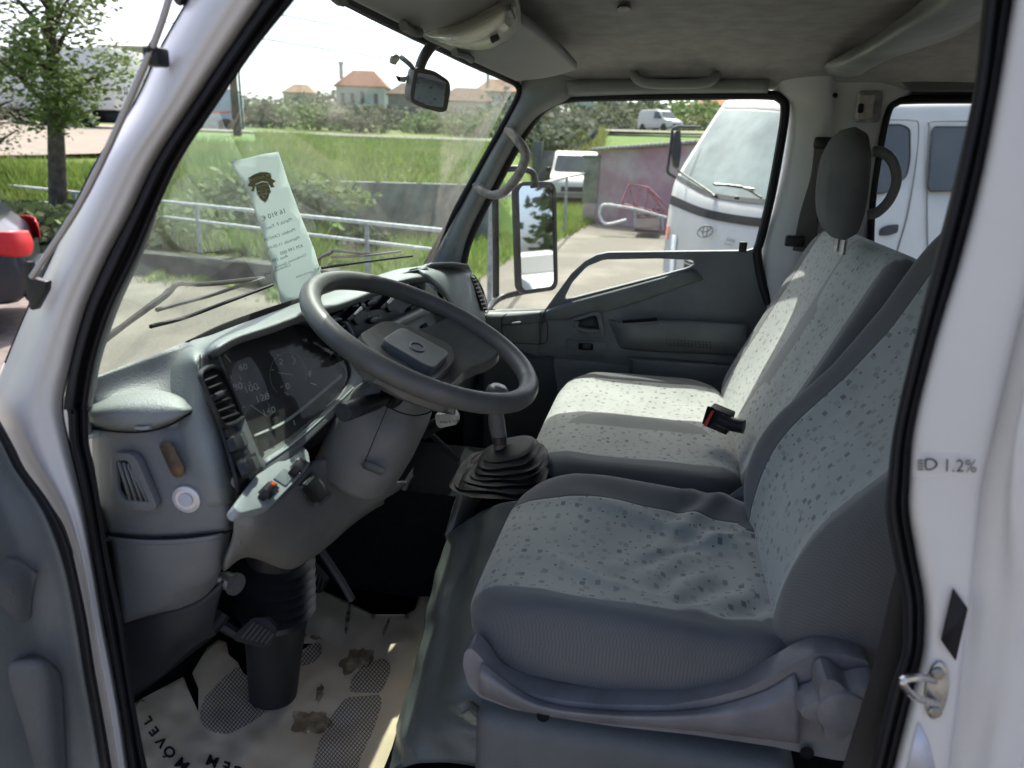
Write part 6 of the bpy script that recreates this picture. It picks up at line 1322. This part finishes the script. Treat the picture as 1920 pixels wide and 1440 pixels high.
rw_ = sheet('ramp_wall', [(1062, 290), (1116, 236), (1122, 246), (1086, 292)], lambda u, v: P(u, v, d=33.5), CONC, None, th=.3); tag(rw_, 'pale sloping concrete ramp wall above the fence', 'wall')
uw = wallseg('road_wall', 'low grey wall edging the upper road', 'wall', [onter(u, 42) for u in (1112, 1180, 1250, 1330)], 2.75, .25, CONC, None, 1.0)
# ------------------------------------------------------------------ utility pole and cables
up = thing('utility_pole', 'dark wooden utility pole standing in the field', 'pole', onter(447, 30))
q = onter(447, 30); tube('pole', [q-np.array((0, 0, .2)), q+np.array((.02, .06, 3.6))], [.15, .12], BARK, up, n=10, sm=2)
tube('cable_conduit', [q+np.array((.16, -.14, .2)), q+np.array((.16, -.1, 3.4))], .035, BLACK, up, n=6, sm=2)
for k, (a, b) in enumerate((((200, -40), (1010, 118)), ((300, 40), (1010, 150)))):
    o = tube('power_cable', [P(a[0], a[1], d=42), P((a[0]+b[0])/2, (a[1]+b[1])/2+4, d=42), P(b[0], b[1], d=42)], .035, BLACK, None, n=5)
    tag(o, ('upper' if k == 0 else 'lower')+' of the two thin power cables across the sky', 'cable')
# ------------------------------------------------------------------ houses
TILE = [mixmat('roof_tiles_orange', (.36, .15, .085), (.25, .10, .06), 2.5, .9), mixmat('roof_tiles_brown', (.22, .15, .11), (.15, .10, .08), 2.5, .9), mixmat('roof_tiles_pale', (.42, .27, .18), (.33, .21, .14), 2.5, .9)]
WALLS = [mixmat('white_render', (.55, .55, .53), (.48, .48, .46), 1, .9), mixmat('grey_render', (.25, .25, .24), (.18, .18, .175), 1, .9), mixmat('cream_render', (.5, .46, .40), (.43, .40, .35), 1, .9)]
WIN = M('house_window_glass', (.04, .05, .06), .15, .5)
def house(label, u0, u1, vwall, vbase, d, rh, tile, wall, wins=(), chim=None, depth=.8, over=.04):
    a, b = P(u0, vbase, d=d), P(u1, vbase, d=d); top = P((u0+u1)/2, vwall, d=d)[2]; zb = min(a[2], b[2])-2.0
    r = b-a; r[2] = 0; W_ = np.linalg.norm(r); r = r/W_; bk_ = np.array((-r[1], r[0], 0)); bk_ = bk_ if np.dot(bk_, fw) > 0 else -bk_
    h = thing('house', label, 'house', ((a+b)/2)+np.array((0, 0, zb-a[2])))
    D_ = W_*depth; c = (a+b)/2+bk_*D_/2
    rot = Matrix.Rotation(math.atan2(r[1], r[0]), 3, 'Z')
    rbox('wall', (c[0], c[1], (zb+top)/2), (W_, D_, top-zb), wall, h, rot, bev=.03, seg=1)
    o_ = W_*over; A = [a-r*o_-bk_*o_, b+r*o_-bk_*o_, b+r*o_+bk_*(D_+o_), a-r*o_+bk_*(D_+o_)]
    rid = [(a+b)/2-r*W_*.22+bk_*D_*.5, (a+b)/2+r*W_*.22+bk_*D_*.5]; zz_ = rh/FPX*d
    V = [np.array((q[0], q[1], top+.01)) for q in A]+[np.array((q[0], q[1], top+zz_)) for q in rid]+[np.array((q[0], q[1], top-.12)) for q in A]
    F = [(0, 1, 5, 4), (1, 2, 5), (2, 3, 4, 5), (3, 0, 4), (6, 9, 8, 7), (0, 6, 7, 1), (1, 7, 8, 2), (2, 8, 9, 3), (3, 9, 6, 0)]
    rf = link('roof', mesh('roof', V, F), tile, h, False)
    if chim is not None:
        q = a+r*W_*chim+bk_*D_*.4; boxes('chimney', [((q[0], q[1], top+zz_*.9), (W_*.06, W_*.06, zz_*.9)), ((q[0], q[1], top+zz_*1.38), (W_*.085, W_*.085, zz_*.14))], wall, rf)
    for wx0, wx1, wy0, wy1 in wins:
        pts = [a+r*W_*wx+np.array((0, 0, (top-a[2])*wy))-bk_*.02 for wx, wy in ((wx0, wy0), (wx1, wy0), (wx1, wy1), (wx0, wy1))]
        f = link('window', mesh('window', [p_-bk_*.02 for p_ in pts]+pts, [(0, 1, 2, 3), (0, 4, 5, 1), (1, 5, 6, 2), (2, 6, 7, 3), (3, 7, 4, 0)]), WIN, h, False)
    return h
house('large white two-storey house with orange tiled hip roof and chimney', 632, 722, 163, 226, 78, 30, TILE[0], WALLS[0], [(.1, .17, .5, .8), (.3, .37, .5, .8), (.50, .58, .5, .85), (.78, .86, .5, .8), (.3, .38, .05, .35), (.6, .75, .0, .35)], .05)
house('old grey barn with a sagging brown roof beside the white house', 728, 806, 178, 232, 70, 22, TILE[1], WALLS[1], [(.1, .3, .1, .6), (.5, .8, 0, .6)])
house('pale house with a long brown tiled roof behind the rear-view mirror', 822, 926, 190, 226, 66, 26, TILE[1], WALLS[0], [(.15, .25, .35, .75), (.62, .75, .2, .7)])
house('farthest house with pale orange roofs, high at the windscreen edge', 892, 975, 172, 205, 95, 24, TILE[2], WALLS[0], [(.3, .4, .3, .7)], .25)
house('small house with a pale orange roof, leftmost on the hill', 532, 588, 174, 205, 110, 16, TILE[2], WALLS[2], [(.3, .5, .3, .7)])
house('tall white house with one dark window beyond the fence', 1068, 1114, 176, 236, 60, 14, TILE[0], WALLS[0], [(.35, .62, .30, .62)])
house('cream house with pillared porch right of the tall white house', 1120, 1172, 186, 236, 72, 14, TILE[1], WALLS[2], [(.1, .25, .2, .75), (.5, .65, .1, .75)])
house('pale warehouse with a red roof behind the white cab', 1292, 1420, 199, 240, 64, 14, TILE[0], WALLS[0], [(.1, .14, .1, .6)])
house('beige warehouse behind the trailer at the far left', 205, 292, 92, 245, 42, 6, WALLS[2], WALLS[2])
# ------------------------------------------------------------------ pink shed, pillar, scrap
sd = thing('storage_shed', 'weathered magenta shed with a pale corrugated roof', 'shed', gp(1200, 420))
PINK = mixmat('faded_magenta_paint', (.54, .335, .40), (.45, .26, .32), 2.5, .8, .2, (.56, .44, .46), 1.2)
s0_, s1_ = gp(1116, 418), gp(1330, 440); rr_ = s1_-s0_; Ls = np.linalg.norm(rr_); rr_ = rr_/Ls; bb_ = np.array((-rr_[1], rr_[0], 0)); bb_ = bb_ if np.dot(bb_, fw) > 0 else -bb_
t0 = P(1120, 284, d=np.dot(s0_-CAM, fw)); t1 = P(1320, 268, d=np.dot(s1_-CAM, fw))
V = [s0_, s1_, s1_+bb_*4, s0_+bb_*4]; V += [np.array((V[0][0], V[0][1], t0[2])), np.array((V[1][0], V[1][1], t1[2])), np.array((V[2][0], V[2][1], t1[2]+.25)), np.array((V[3][0], V[3][1], t0[2]+.25))]
link('wall', mesh('wall', V, [(0, 1, 5, 4), (1, 2, 6, 5), (2, 3, 7, 6), (3, 0, 4, 7)]), PINK, sd, False)
gx = []
for i in range(2):
    row = []
    for k in range(81):
        t = -.04+1.08*k/80; q = s0_+rr_*Ls*t+bb_*(-.22+4.4*i); zt = t0[2]+(t1[2]-t0[2])*t
        row.append((q[0], q[1], zt+.06+.25*i+.035*math.sin(k*2.4)))
    gx.append(row)
grid('roof', np.array(gx), mixmat('corrugated_sheet', (.42, .40, .36), (.30, .28, .25), 3, .8), sd, th=.03, face=(0, 0, 40), uvs=False)
pl_ = thing('stone_pillar', 'weathered grey stone pillar at the corner of the magenta shed', 'pillar', gp(1127, 414))
q = gp(1128, 415); dq = np.dot(q-CAM, fw); pw = 33/FPX*dq
rot = Matrix.Rotation(math.atan2(rr_[1], rr_[0]), 3, 'Z')
zt = P(1128, 296, d=dq)[2]; zm_ = P(1128, 378, d=dq)[2]
qc = q-bb_*.45
rbox('shaft', (qc[0], qc[1], (zt+zm_)/2), (pw, .3, zt-zm_), mixmat('pillar_stone', (.34, .31, .28), (.18, .17, .16), 3, .95, .5), pl_, rot, bev=.02)
rbox('cap', (qc[0], qc[1], zt+.03), (pw*1.1, .36, .06), WALLS[1], pl_, rot, bev=.01)
rbox('foot', (qc[0], qc[1], zm_/2), (pw*.86, .26, zm_), PINK, pl_, rot, bev=.02)
REDF = M('faded_red_paint', (.42, .17, .185), .6, .3, var=.3, vscale=10)
fr_ = thing('red_frame', 'faded red welded metal frame leaning on the shed', 'metal frame', gp(1210, 425))
sdp = np.dot(gp(1210, 428)-CAM, fw)
def fpt(u, v, k=0.0): return P(u, v, d=sdp+k-1.2)
for i, l in enumerate(([(1165, 382), (1180, 345), (1215, 352), (1252, 388)], [(1165, 382), (1205, 392), (1252, 402)], [(1180, 347), (1190, 385)], [(1200, 350), (1194, 388)], [(1216, 353), (1210, 392)], [(1232, 370), (1228, 398)], [(1165, 382), (1162, 400)], [(1214, 354), (1246, 398)])):
    tube('bar', [fpt(*q) for q in l], .028, REDF, fr_, n=6, sm=0)
tb = thing('bent_tube', 'bent white tube rail on legs beside the shed', 'rail', gp(1180, 430))
sdp = np.dot(gp(1150, 432)-CAM, fw)
tube('tube', [fpt(*q) for q in ((1250, 408), (1190, 392), (1140, 384), (1127, 388), (1124, 402), (1130, 416), (1142, 420), (1174, 412))], .028, RAILW, tb, n=8)
tube('leg', [fpt(1190, 392), fpt(1190, 428)], .022, RAILG, tb, n=6, sm=0); tube('leg', [fpt(1242, 406), fpt(1243, 432)], .022, RAILG, tb, n=6, sm=0)
dk = boxes('scrap_board', [(fpt(1215, 412, .5), (1.6, .5, .05), Matrix.Rotation(R(-12), 3, 'Y'))], mixmat('dark_board', (.05, .035, .04), (.03, .025, .03), 5), None); tag(dk, 'dark board lying under the red frame', 'board')
# ------------------------------------------------------------------ vehicles
TYRE = M('tyre_rubber', (.016, .016, .017), .8, .2); RIM = M('steel_rim', (.35, .36, .37), .4, .5, metal=.6, var=.3, vscale=10); CARG = M('car_glass', (.03, .04, .045), .06, .6, coat=.3); TAIL = M('tail_lamp_red', (.50, .012, .016), .4, .4); HEADL = M('head_lamp_glass', (.5, .52, .52), .1, .6)
VW = M('white_vehicle_paint', (.55, .54, .515), .45, .35, coat=.1, var=.05, vscale=2)
def frame(pos, yaw):
    c, s = math.cos(yaw), math.sin(yaw); pos = np.array(pos, float)
    return lambda x, y, z: pos+np.array((c*x-s*y, s*x+c*y, z))
def body(name, fr, prof, w_, zb, tum, mat, parent, bev=.05):
    bm = bmesh.new(); hmax = max(z for x, z in prof); rings = []; cx_ = sum(x for x, z in prof)/len(prof); cz = sum(z for x, z in prof)/len(prof)
    for yy, sc_ in ((-1, .955), (-.985, .975), (-.93, 1.0), (0, 1.0), (.93, 1.0), (.985, .975), (1, .955)):
        ring = []
        for x, z in prof:
            x2, z2 = cx_+(x-cx_)*sc_, cz+(z-cz)*sc_; k = 1-tum*max(0, (z2-zb)/(hmax-zb))
            ring.append(bm.verts.new(fr(x2, yy*w_/2*k, z2)))
        rings.append(ring)
    n = len(prof)
    for a, b in zip(rings, rings[1:]):
        for i in range(n): bm.faces.new((a[i], a[(i+1) % n], b[(i+1) % n], b[i]))
    bm.faces.new(rings[0][::-1]); bm.faces.new(rings[-1])
    return bm_obj(name, bm, mat, parent, sharp=32)
def wheel(fr, x, y, r, parent, wd=.2):
    q = fr(x, y, r); ax_ = fr(x, y+1, r)-fr(x, y, r); s = 1 if y > 0 else -1
    wh = lathe('wheel', [(r*.62, -wd/2), (r*.95, -wd/2), (r, -wd*.35), (r, wd*.35), (r*.95, wd/2), (r*.62, wd/2)], q, ax_*s, TYRE, parent, n=22)
    lathe('rim', [(r*.64, wd*.40), (r*.60, wd*.44), (r*.50, wd*.30), (r*.25, wd*.34), (r*.2, wd*.46), (0, wd*.46)], q, ax_*s, RIM, wh, n=18)
def plate(name, pts, fr, mat, parent, th=.01): 
    return link(name, mesh(name, [fr(*q) for q in pts], [tuple(range(len(pts)))]), mat, parent, False)
def sideplate(name, xz, yfun, fr, mat, parent):
    for s in (-1, 1): plate(name, [(x, s*yfun(z), z) for x, z in (xz if s > 0 else xz[::-1])], fr, mat, parent)
def van(label, pos, yaw, sc_=1.0, mat=VW, group=None, name='parked_van', cat='van'):
    fr = frame(pos, yaw); t = thing(name, label, cat, pos, group); k = sc_
    prof = [(x*k, z*k) for x, z in rpoly([(-1.75, .25), (-1.8, .8), (-1.72, 1.45), (-1.5, 1.58), (.2, 1.58), (.55, 1.48), (1.05, .95), (1.6, .80), (1.78, .6), (1.8, .25)], .16, 3)]
    body('body', fr, prof, 1.5*k, .85*k, .14, mat, t)
    yf = lambda z: (.75-.105*max(0, (z/k-.85)/.73))*k+.008
    plate('windscreen', [(x*k, y*k, z*k) for x, y, z in ((.62, -.58, 1.44), (.62, .58, 1.44), (1.06, .66, .985), (1.06, -.66, .985))], lambda x, y, z: fr(x+.012, y, z+.012), CARG, t)
    sideplate('side_window', [(x*k, z*k) for x, z in ((.02, 1.42), (.45, 1.40), (.88, .96), (.02, .94))], yf, fr, CARG, t)
    for s in (-1, 1):
        plate('headlamp', [(1.62*k, s*.48*k, .80*k), (1.60*k, s*.72*k, .79*k), (1.70*k, s*.72*k, .60*k), (1.765*k, s*.48*k, .62*k)][::s], lambda x, y, z: fr(x+.02, y, z+.01), HEADL, t)
        for wx in (-1.15, 1.15): wheel(fr, wx*k, s*.68*k, .29*k, t, .18*k)
        rbox('side_mirror', fr(.72*k, s*.84*k, 1.02*k), (.1*k, .16*k, .14*k), BLACK, t, Matrix.Rotation(yaw, 3, 'Z'), bev=.02)
    plate('grille', [(1.79*k, -.4*k, .56*k), (1.79*k, .4*k, .56*k), (1.81*k, .4*k, .42*k), (1.81*k, -.4*k, .42*k)], lambda x, y, z: fr(x+.015, y, z), BLACK, t)
    plate('bumper', [(1.80*k, -.7*k, .38*k), (1.80*k, .7*k, .38*k), (1.81*k, .7*k, .25*k), (1.81*k, -.7*k, .25*k)], lambda x, y, z: fr(x+.012, y, z), M('bumper_grey', (.2, .2, .2), .6) if 'bumper_grey' not in bpy.data.materials else bpy.data.materials['bumper_grey'], t)
    return t
van('small white panel van parked on the grass behind the handrail', gp(1076, 380), math.atan2(-.62, -.78)+R(-32), 1.1)
q = onter(1232, 46.5, .02); van('distant white van on the upper road', q, R(225), .75)
van('white car reflected at the foot of the wing mirror', (4.6, -17, 0), R(75), .95, name='parked_car', cat='car')
# dark hatchback, seen from behind its tail
DKB = M('dark_blue_car_paint', (.016, .019, .03), .28, .4, coat=.25)
hy = R(129); hp = gp(78, 628)+np.array((math.cos(hy), math.sin(hy), 0))*1.8+np.array((math.sin(hy), -math.cos(hy), 0))*.72
fr = frame(hp, hy); hc = thing('dark_hatchback', 'dark blue hatchback with a large red tail lamp at the left edge', 'car', hp)
prof = rpoly([(-1.72, .28), (-1.80, .55), (-1.72, .80), (-1.62, .90), (-1.30, 1.20), (-1.05, 1.27), (-.2, 1.30), (.35, 1.18), (.95, .88), (1.6, .76), (1.8, .55), (1.78, .25)], .12, 3)
body('body', fr, prof, 1.55, .78, .20, DKB, hc)
yfh = lambda z: .775-.155*max(0, (z-.78)/.52)+.008
sideplate('side_window', [(-1.1, .88), (-1.02, 1.16), (-.3, 1.19), (.3, 1.10), (.72, .88)], yfh, fr, CARG, hc)
plate('rear_window', [(-1.31, -.52, 1.175), (-1.31, .52, 1.175), (-1.60, .6, .925), (-1.60, -.6, .925)][::-1], lambda x, y, z: fr(x-.02, y, z+.02), CARG, hc)
for s in (-1, 1):
    LG = [[fr(x, s*y, z) for x, y, z in r] for r in (((-1.80, .44, .845), (-1.785, .62, .865), (-1.70, .765, .875), (-1.52, .795, .855), (-1.30, .79, .82)),
          ((-1.82, .43, .76), (-1.80, .64, .77), (-1.71, .785, .78), (-1.53, .798, .785), (-1.36, .79, .79)),
          ((-1.815, .45, .68), (-1.80, .66, .665), (-1.705, .785, .67), (-1.56, .795, .70), (-1.42, .79, .755)))]
    patch('tail_lamp', LG, TAIL, hc, th=.01, nu=4, nv=4, face=fr(-4, s*3, .8))
    for wx in (-1.08, 1.15): wheel(fr, wx, s*.70, .28, hc, .18)
plate('number_plate', [(-1.815, -.25, .56), (-1.815, .25, .56), (-1.815, .25, .46), (-1.815, -.25, .46)][::-1], lambda x, y, z: fr(x-.02, y, z), M('plate_white', (.6, .6, .6), .4), hc)
rbox('rear_bumper', fr(-1.78, 0, .40), (.12, 1.48, .22), DKB, hc, Matrix.Rotation(hy, 3, 'Z'), bev=.04)
# articulated trailer at the far left
tr = thing('box_trailer', 'long white box trailer with grey lettering on the dirt road', 'trailer', onter(120, 26))
dT = 25.5
BOXW = M('trailer_white', (.82, .80, .77), .5, .4, var=.08, vscale=1)
ta, tb_ = P(-330, 200, d=dT+2), P(216, 205, d=dT); rv_ = tb_-ta; Lt = np.linalg.norm(rv_[:2]); yaw_ = math.atan2(rv_[1], rv_[0]); zt0 = P(150, 90, d=dT)[2]; zt1 = P(150, 204, d=dT)[2]
bk2 = np.array((-math.sin(yaw_), math.cos(yaw_), 0)); bk2 = bk2 if np.dot(bk2, fw) > 0 else -bk2
c = (ta+tb_)/2+bk2*1.05; rotT = Matrix.Rotation(yaw_, 3, 'Z')
rbox('box', (c[0], c[1], (zt0+zt1)/2), (Lt, 2.1, zt0-zt1), BOXW, tr, rotT, bev=.04)
rbox('side_rave', (c[0]-bk2[0]*1.06, c[1]-bk2[1]*1.06, P(150, 136, d=dT)[2]), (Lt*.99, .02, .10), M('rave_grey', (.12, .12, .13), .5), tr, rotT, bev=0.005)
rbox('chassis', (c[0], c[1], zt1-.22), (Lt*.96, 1.3, .36), BLACK, tr, rotT, bev=.02)
frT = frame((c[0], c[1], 0), yaw_); zg = Hh(c[0], c[1])+.05
for px in (145, 88, 30):
    q = P(px, 226, d=dT+.1); wheel(frame((q[0]+bk2[0]*.25, q[1]+bk2[1]*.25, q[2]-.42), yaw_), 0, -.01 if np.dot(bk2, frT(0, 1, 0)-frT(0, 0, 0)) > 0 else .01, .42, tr, .3)
for q0u, q1u in ((160, 176),):
    o = sheet('mudguard', [(160, 203), (170, 203), (178, 232), (172, 232)], lambda u, v: P(u, v, d=dT+.02), BOXW, tr, th=.02)
text('trailer_lettering', [('Tel/Fax: 22 961 02', (172, 168), (1, .02), 9), ('Tm: 96 10 62 - 96 09 88', (152, 176), (1, .02), 9), ('www.transportes.pt', (160, 184), (1, .02), 9)], lambda u, v: P(u, v, d=dT-.01), INKG, tr, bold=True)
# small tipper behind the near pillar
tp = thing('utility_truck', 'small pale blue tipper truck beside the utility pole', 'truck', onter(400, 37))
dU = 36.0
def fu(u, v, k=0.0): return P(u, v, d=dU+k)
PB = M('pale_blue_truck', (.42, .50, .53), .5, .4, var=.1, vscale=2)
sheet('load_body', rpoly([(352, 172), (440, 166), (441, 226), (352, 230)], 3), fu, PB, tp, th=1.2, bev=.02)
sheet('stripe', [(352, 212), (441, 208), (441, 211), (352, 215)], lambda u, v: fu(u, v, -.03), ORANGE, tp, th=.01)
sheet('chassis', [(352, 230), (441, 226), (441, 242), (352, 246)], lambda u, v: fu(u, v, .1), BLACK, tp, th=1.0)
for px in (400, 426):
    q = fu(px, 240, .02); lathe('wheel', [(.42, 0), (.42, .2), (.2, .24), (0, .2)], q, -fw*np.array((1, 1, 0)), TYRE if px > 410 else RIM, tp, n=18)
# ------------------------------------------------------------------ the white cab-over truck opposite
CT = thing('cabover_truck', 'white cab-over crew-cab truck with a round emblem, parked opposite the passenger window', 'truck', gp(1480, 690))
F_rows = [[(1395, 189, 7.6), (1440, 187, 7.3), (1500, 187, 6.9), (1560, 190, 6.5)],
          [(1366, 188, 7.28), (1418, 188, 6.92), (1475, 191, 6.48), (1535, 196, 6.12)],
          [(1351, 202, 7.2), (1405, 203, 6.82), (1462, 206, 6.38), (1522, 211, 6.04)],
          [(1310, 265, 7.07), (1368, 280, 6.58), (1444, 290, 6.16), (1502, 292, 5.93)],
          [(1271, 328, 6.95), (1334, 360, 6.35), (1427, 373, 5.95), (1480, 372, 5.85)],
          [(1259, 366, 6.9), (1325, 392, 6.3), (1418, 408, 5.9), (1478, 408, 5.8)],
          [(1250, 423, 6.9), (1318, 448, 6.28), (1410, 464, 5.87), (1474, 464, 5.78)],
          [(1243, 500, 6.9), (1312, 525, 6.28), (1405, 545, 5.87), (1470, 545, 5.78)],
          [(1241, 600, 6.9), (1308, 640, 6.28), (1400, 665, 5.87), (1466, 665, 5.78)]]
D3 = lambda l: [P(u, v, d=d) for u, v, d in l]
patch('front_panel', [D3(r) for r in F_rows], VW, CT, th=.02, nu=6, nv=4)
sd_rows = [[(1560, 188, 6.5), (1660, 184, 6.75), (1800, 180, 7.0), (2000, 176, 7.3)], [(1535, 197, 6.12), (1660, 193, 6.3), (1800, 190, 6.5), (2000, 188, 6.8)], [(1522, 212, 6.04), (1650, 228, 6.2), (1800, 226, 6.4), (2000, 224, 6.7)], [(1480, 372, 5.85), (1640, 372, 6.02), (1800, 370, 6.25), (2000, 368, 6.5)], [(1474, 500, 5.78), (1640, 510, 5.98), (1800, 508, 6.2), (2000, 505, 6.5)], [(1466, 665, 5.78), (1640, 660, 5.98), (1800, 655, 6.2), (2000, 650, 6.5)]]
patch('side_panel', [D3(r) for r in sd_rows], VW, CT, th=.02, nu=6, nv=4)
FR = np.array([[P(u, v, d=d) for u, v, d in r] for r in F_rows])
def fpatch(t0, t1, s0, s1, nu=14, nv=8, off=.012):
    """piece of the front panel between row parameters t and column parameters s"""
    A = np.array([cr(r, 12) for r in FR]); out = []
    cols = [cr(A[:, int(round(s*12))], 12) for s in np.linspace(s0, s1, nu)]
    for t in np.linspace(t0, t1, nv): out.append([c[int(round(t*12))]+(CAM-c[int(round(t*12))])/np.linalg.norm(CAM-c[int(round(t*12))])*off for c in cols])
    return np.array(out)
WSG = M('painted_reflection_glass', (.24, .285, .28), .3, .12, coat=.0, var=.25, vscale=2.5)  # bright sky reflection painted into the pale base colour, real gloss kept low
grid('windscreen', fpatch(2.05, 3.98, .10, 2.95, 30, 16), WSG, CT, th=0, face=CAM)
grid('windscreen_seal', fpatch(1.93, 2.04, .06, 3.0, 30, 3, .014), BLACK, CT, th=0, face=CAM)
grid('windscreen_seal', fpatch(3.97, 4.14, .02, 3.0, 30, 3, .014), BLACK, CT, th=0, face=CAM)
grid('trim_band', fpatch(5.0, 5.32, .03, 2.6, 30, 4, .016), M('band_grey', (.022, .024, .026), .75, .2), CT, th=0, face=CAM)
grid('grille', fpatch(6.55, 7.0, .55, 2.3, 20, 6, .014), M('grille_black', (.02, .021, .023), .5), CT, th=0, face=CAM)
for t in (6.66, 6.78, 6.9): 
    g_ = fpatch(t, t+.01, .6, 2.25, 16, 2, .03)[0]; tube('grille_bar', g_, .008, M('bar_grey', (.2, .2, .2), .5) if 'bar_grey' not in bpy.data.materials else bpy.data.materials['bar_grey'], CT, n=5, sm=0)
grid('headlamp', fpatch(6.2, 7.05, .02, .34, 6, 8, .02), HEADL, CT, th=0, face=CAM)
grid('indicator', fpatch(6.0, 6.3, .0, .06, 4, 4, .03), ORANGE, CT, th=0, face=CAM)
grid('bumper', fpatch(7.15, 8.0, .02, 3.0, 20, 6, .05), M('dark_bumper', (.06, .06, .065), .6), CT, th=0, face=CAM)
ebc = P(1322, 434, d=6.22); er, eu = np.array(rw)*.75+np.array(fw)*(-.55), np.array((0, 0, 1.0)); er = er/np.linalg.norm(er); eo = (CAM-ebc)/np.linalg.norm(CAM-ebc)*.03
EM = M('emblem_chrome', (.16, .17, .17), .3, .5, metal=.6)
def eell(cx, cy, rx, ry): return [ebc+eo+er*(cx+rx*math.cos(t))+eu*(cy+ry*math.sin(t)) for t in np.linspace(0, 2*math.pi, 20, endpoint=False)]
embl = part('emblem', CT)
for q in ((0, 0, .066, .047), (0, 0, .020, .046), (0, .020, .046, .022)): tube('emblem_ring', eell(*q), .005, EM, embl, n=6, closed=True, sm=2)
for a in ([(1271, 320), (1310, 345), (1334, 362), (1340, 368)], [(1340, 346), (1390, 350), (1420, 366), (1428, 371)]):
    dd = (6.7, 6.4, 6.25, 6.2) if a[0][0] < 1300 else (6.1, 5.95, 5.85, 5.82)
    tube('wiper', [P(u, v, d=d) for (u, v), d in zip(a, dd)], .010, BLACK, CT, n=6, sm=2)
tube('wiper_blade', [P(1338, 344, d=6.15), P(1375, 349, d=6.0), P(1414, 355, d=5.88)], .010, BLACK, CT, n=6, sm=2)
for u, v, d in ((1303, 353, 6.6), (1340, 366, 6.25), (1381, 371, 6.0)): rbox('washer_jet', P(u, v, d=d), (.04, .04, .03), BLACK, CT, bev=.01)
cm = part('wing_mirror', CT)
tube('mirror_arm', [P(1312, 238, d=7.0), P(1290, 238, d=6.9), P(1264, 239, d=6.8), P(1259, 262, d=6.8), P(1254, 300, d=6.8), P(1252, 322, d=6.8), P(1266, 333, d=6.85)], .014, BLACK, cm, n=6)
sheet('mirror_housing', rpoly([(1266, 246), (1276, 242), (1278, 280), (1273, 316), (1264, 310), (1260, 280)], 5), lambda u, v: P(u, v, d=6.75), BLACK, cm, th=.06, bev=.015)
# side windows, door lines and handle of that truck
sdp_ = plane3(P(1480, 372, d=5.83), P(1800, 370, d=6.23), P(1640, 600, d=5.96)); sD = on(sdp_, .012); SDU = plane3(P(1520, 212, d=6.02), P(1800, 226, d=6.38), P(1640, 372, d=6.0)); sU = on(SDU, .014)
for o_, in ((rpoly([(1540, 234), (1690, 234), (1706, 242), (1706, 300), (1700, 330), (1660, 362), (1500, 362)], 8),), (rpoly([(1752, 238), (1860, 238), (1860, 356), (1744, 358), (1740, 350), (1748, 244)], 6),)):
    w1 = sheet('side_window', o_, sU, CARG, CT, th=0)
    tube('window_seal', [sU(*q) for q in o_], .008, BLACK, w1, n=5, closed=True, sm=0)
for l in ([(1664, 224), (1712, 226), (1722, 236), (1718, 300), (1702, 400), (1680, 480), (1664, 560)], [(1742, 560), (1738, 400), (1740, 300), (1742, 240), (1752, 228), (1860, 228)]):
    tube('door_gap', [sD(u, v) if v > 372 else sU(u, v) for u, v in l], .006, M('gap_grey', (.12, .13, .14), .7) if 'gap_grey' not in bpy.data.materials else bpy.data.materials['gap_grey'], CT, n=5)
sheet('door_handle', rpoly([(1652, 428), (1664, 422), (1686, 420), (1684, 436), (1668, 441), (1650, 441)], 5), on(sdp_, .03), BLACK, CT, th=.02, bev=.006)
wheel(frame(gp(1515, 640)+np.array((.2, 0, 0)), R(-75)), 0, .01, .36, CT, .22)
text('panel_lettering', [('3000', (1362, 452), (1, .25), 9), ('EURO', (1360, 459), (1, .25), 6)], lambda u, v: P(u, v, pl=plane3(P(1318, 448, d=6.24), P(1410, 462, d=5.83), P(1325, 393, d=6.26))), INKG, CT, lift=.012)
# ================================================================== scale cab units to metres
done = set()
S_ = Matrix.Diagonal((UNIT, UNIT, UNIT, 1))
for o in ALL:
    o.location = o.location*UNIT
    mp = o.matrix_parent_inverse.copy(); mp.translation = mp.translation*UNIT; o.matrix_parent_inverse = mp
    if o.type == 'MESH' and o.data.name not in done:
        done.add(o.data.name); o.data.transform(S_)
    for md in o.modifiers:
        if md.type == 'SOLIDIFY': md.thickness *= UNIT
        if md.type == 'BEVEL': md.width *= UNIT
    if 'base' in o: del o['base']
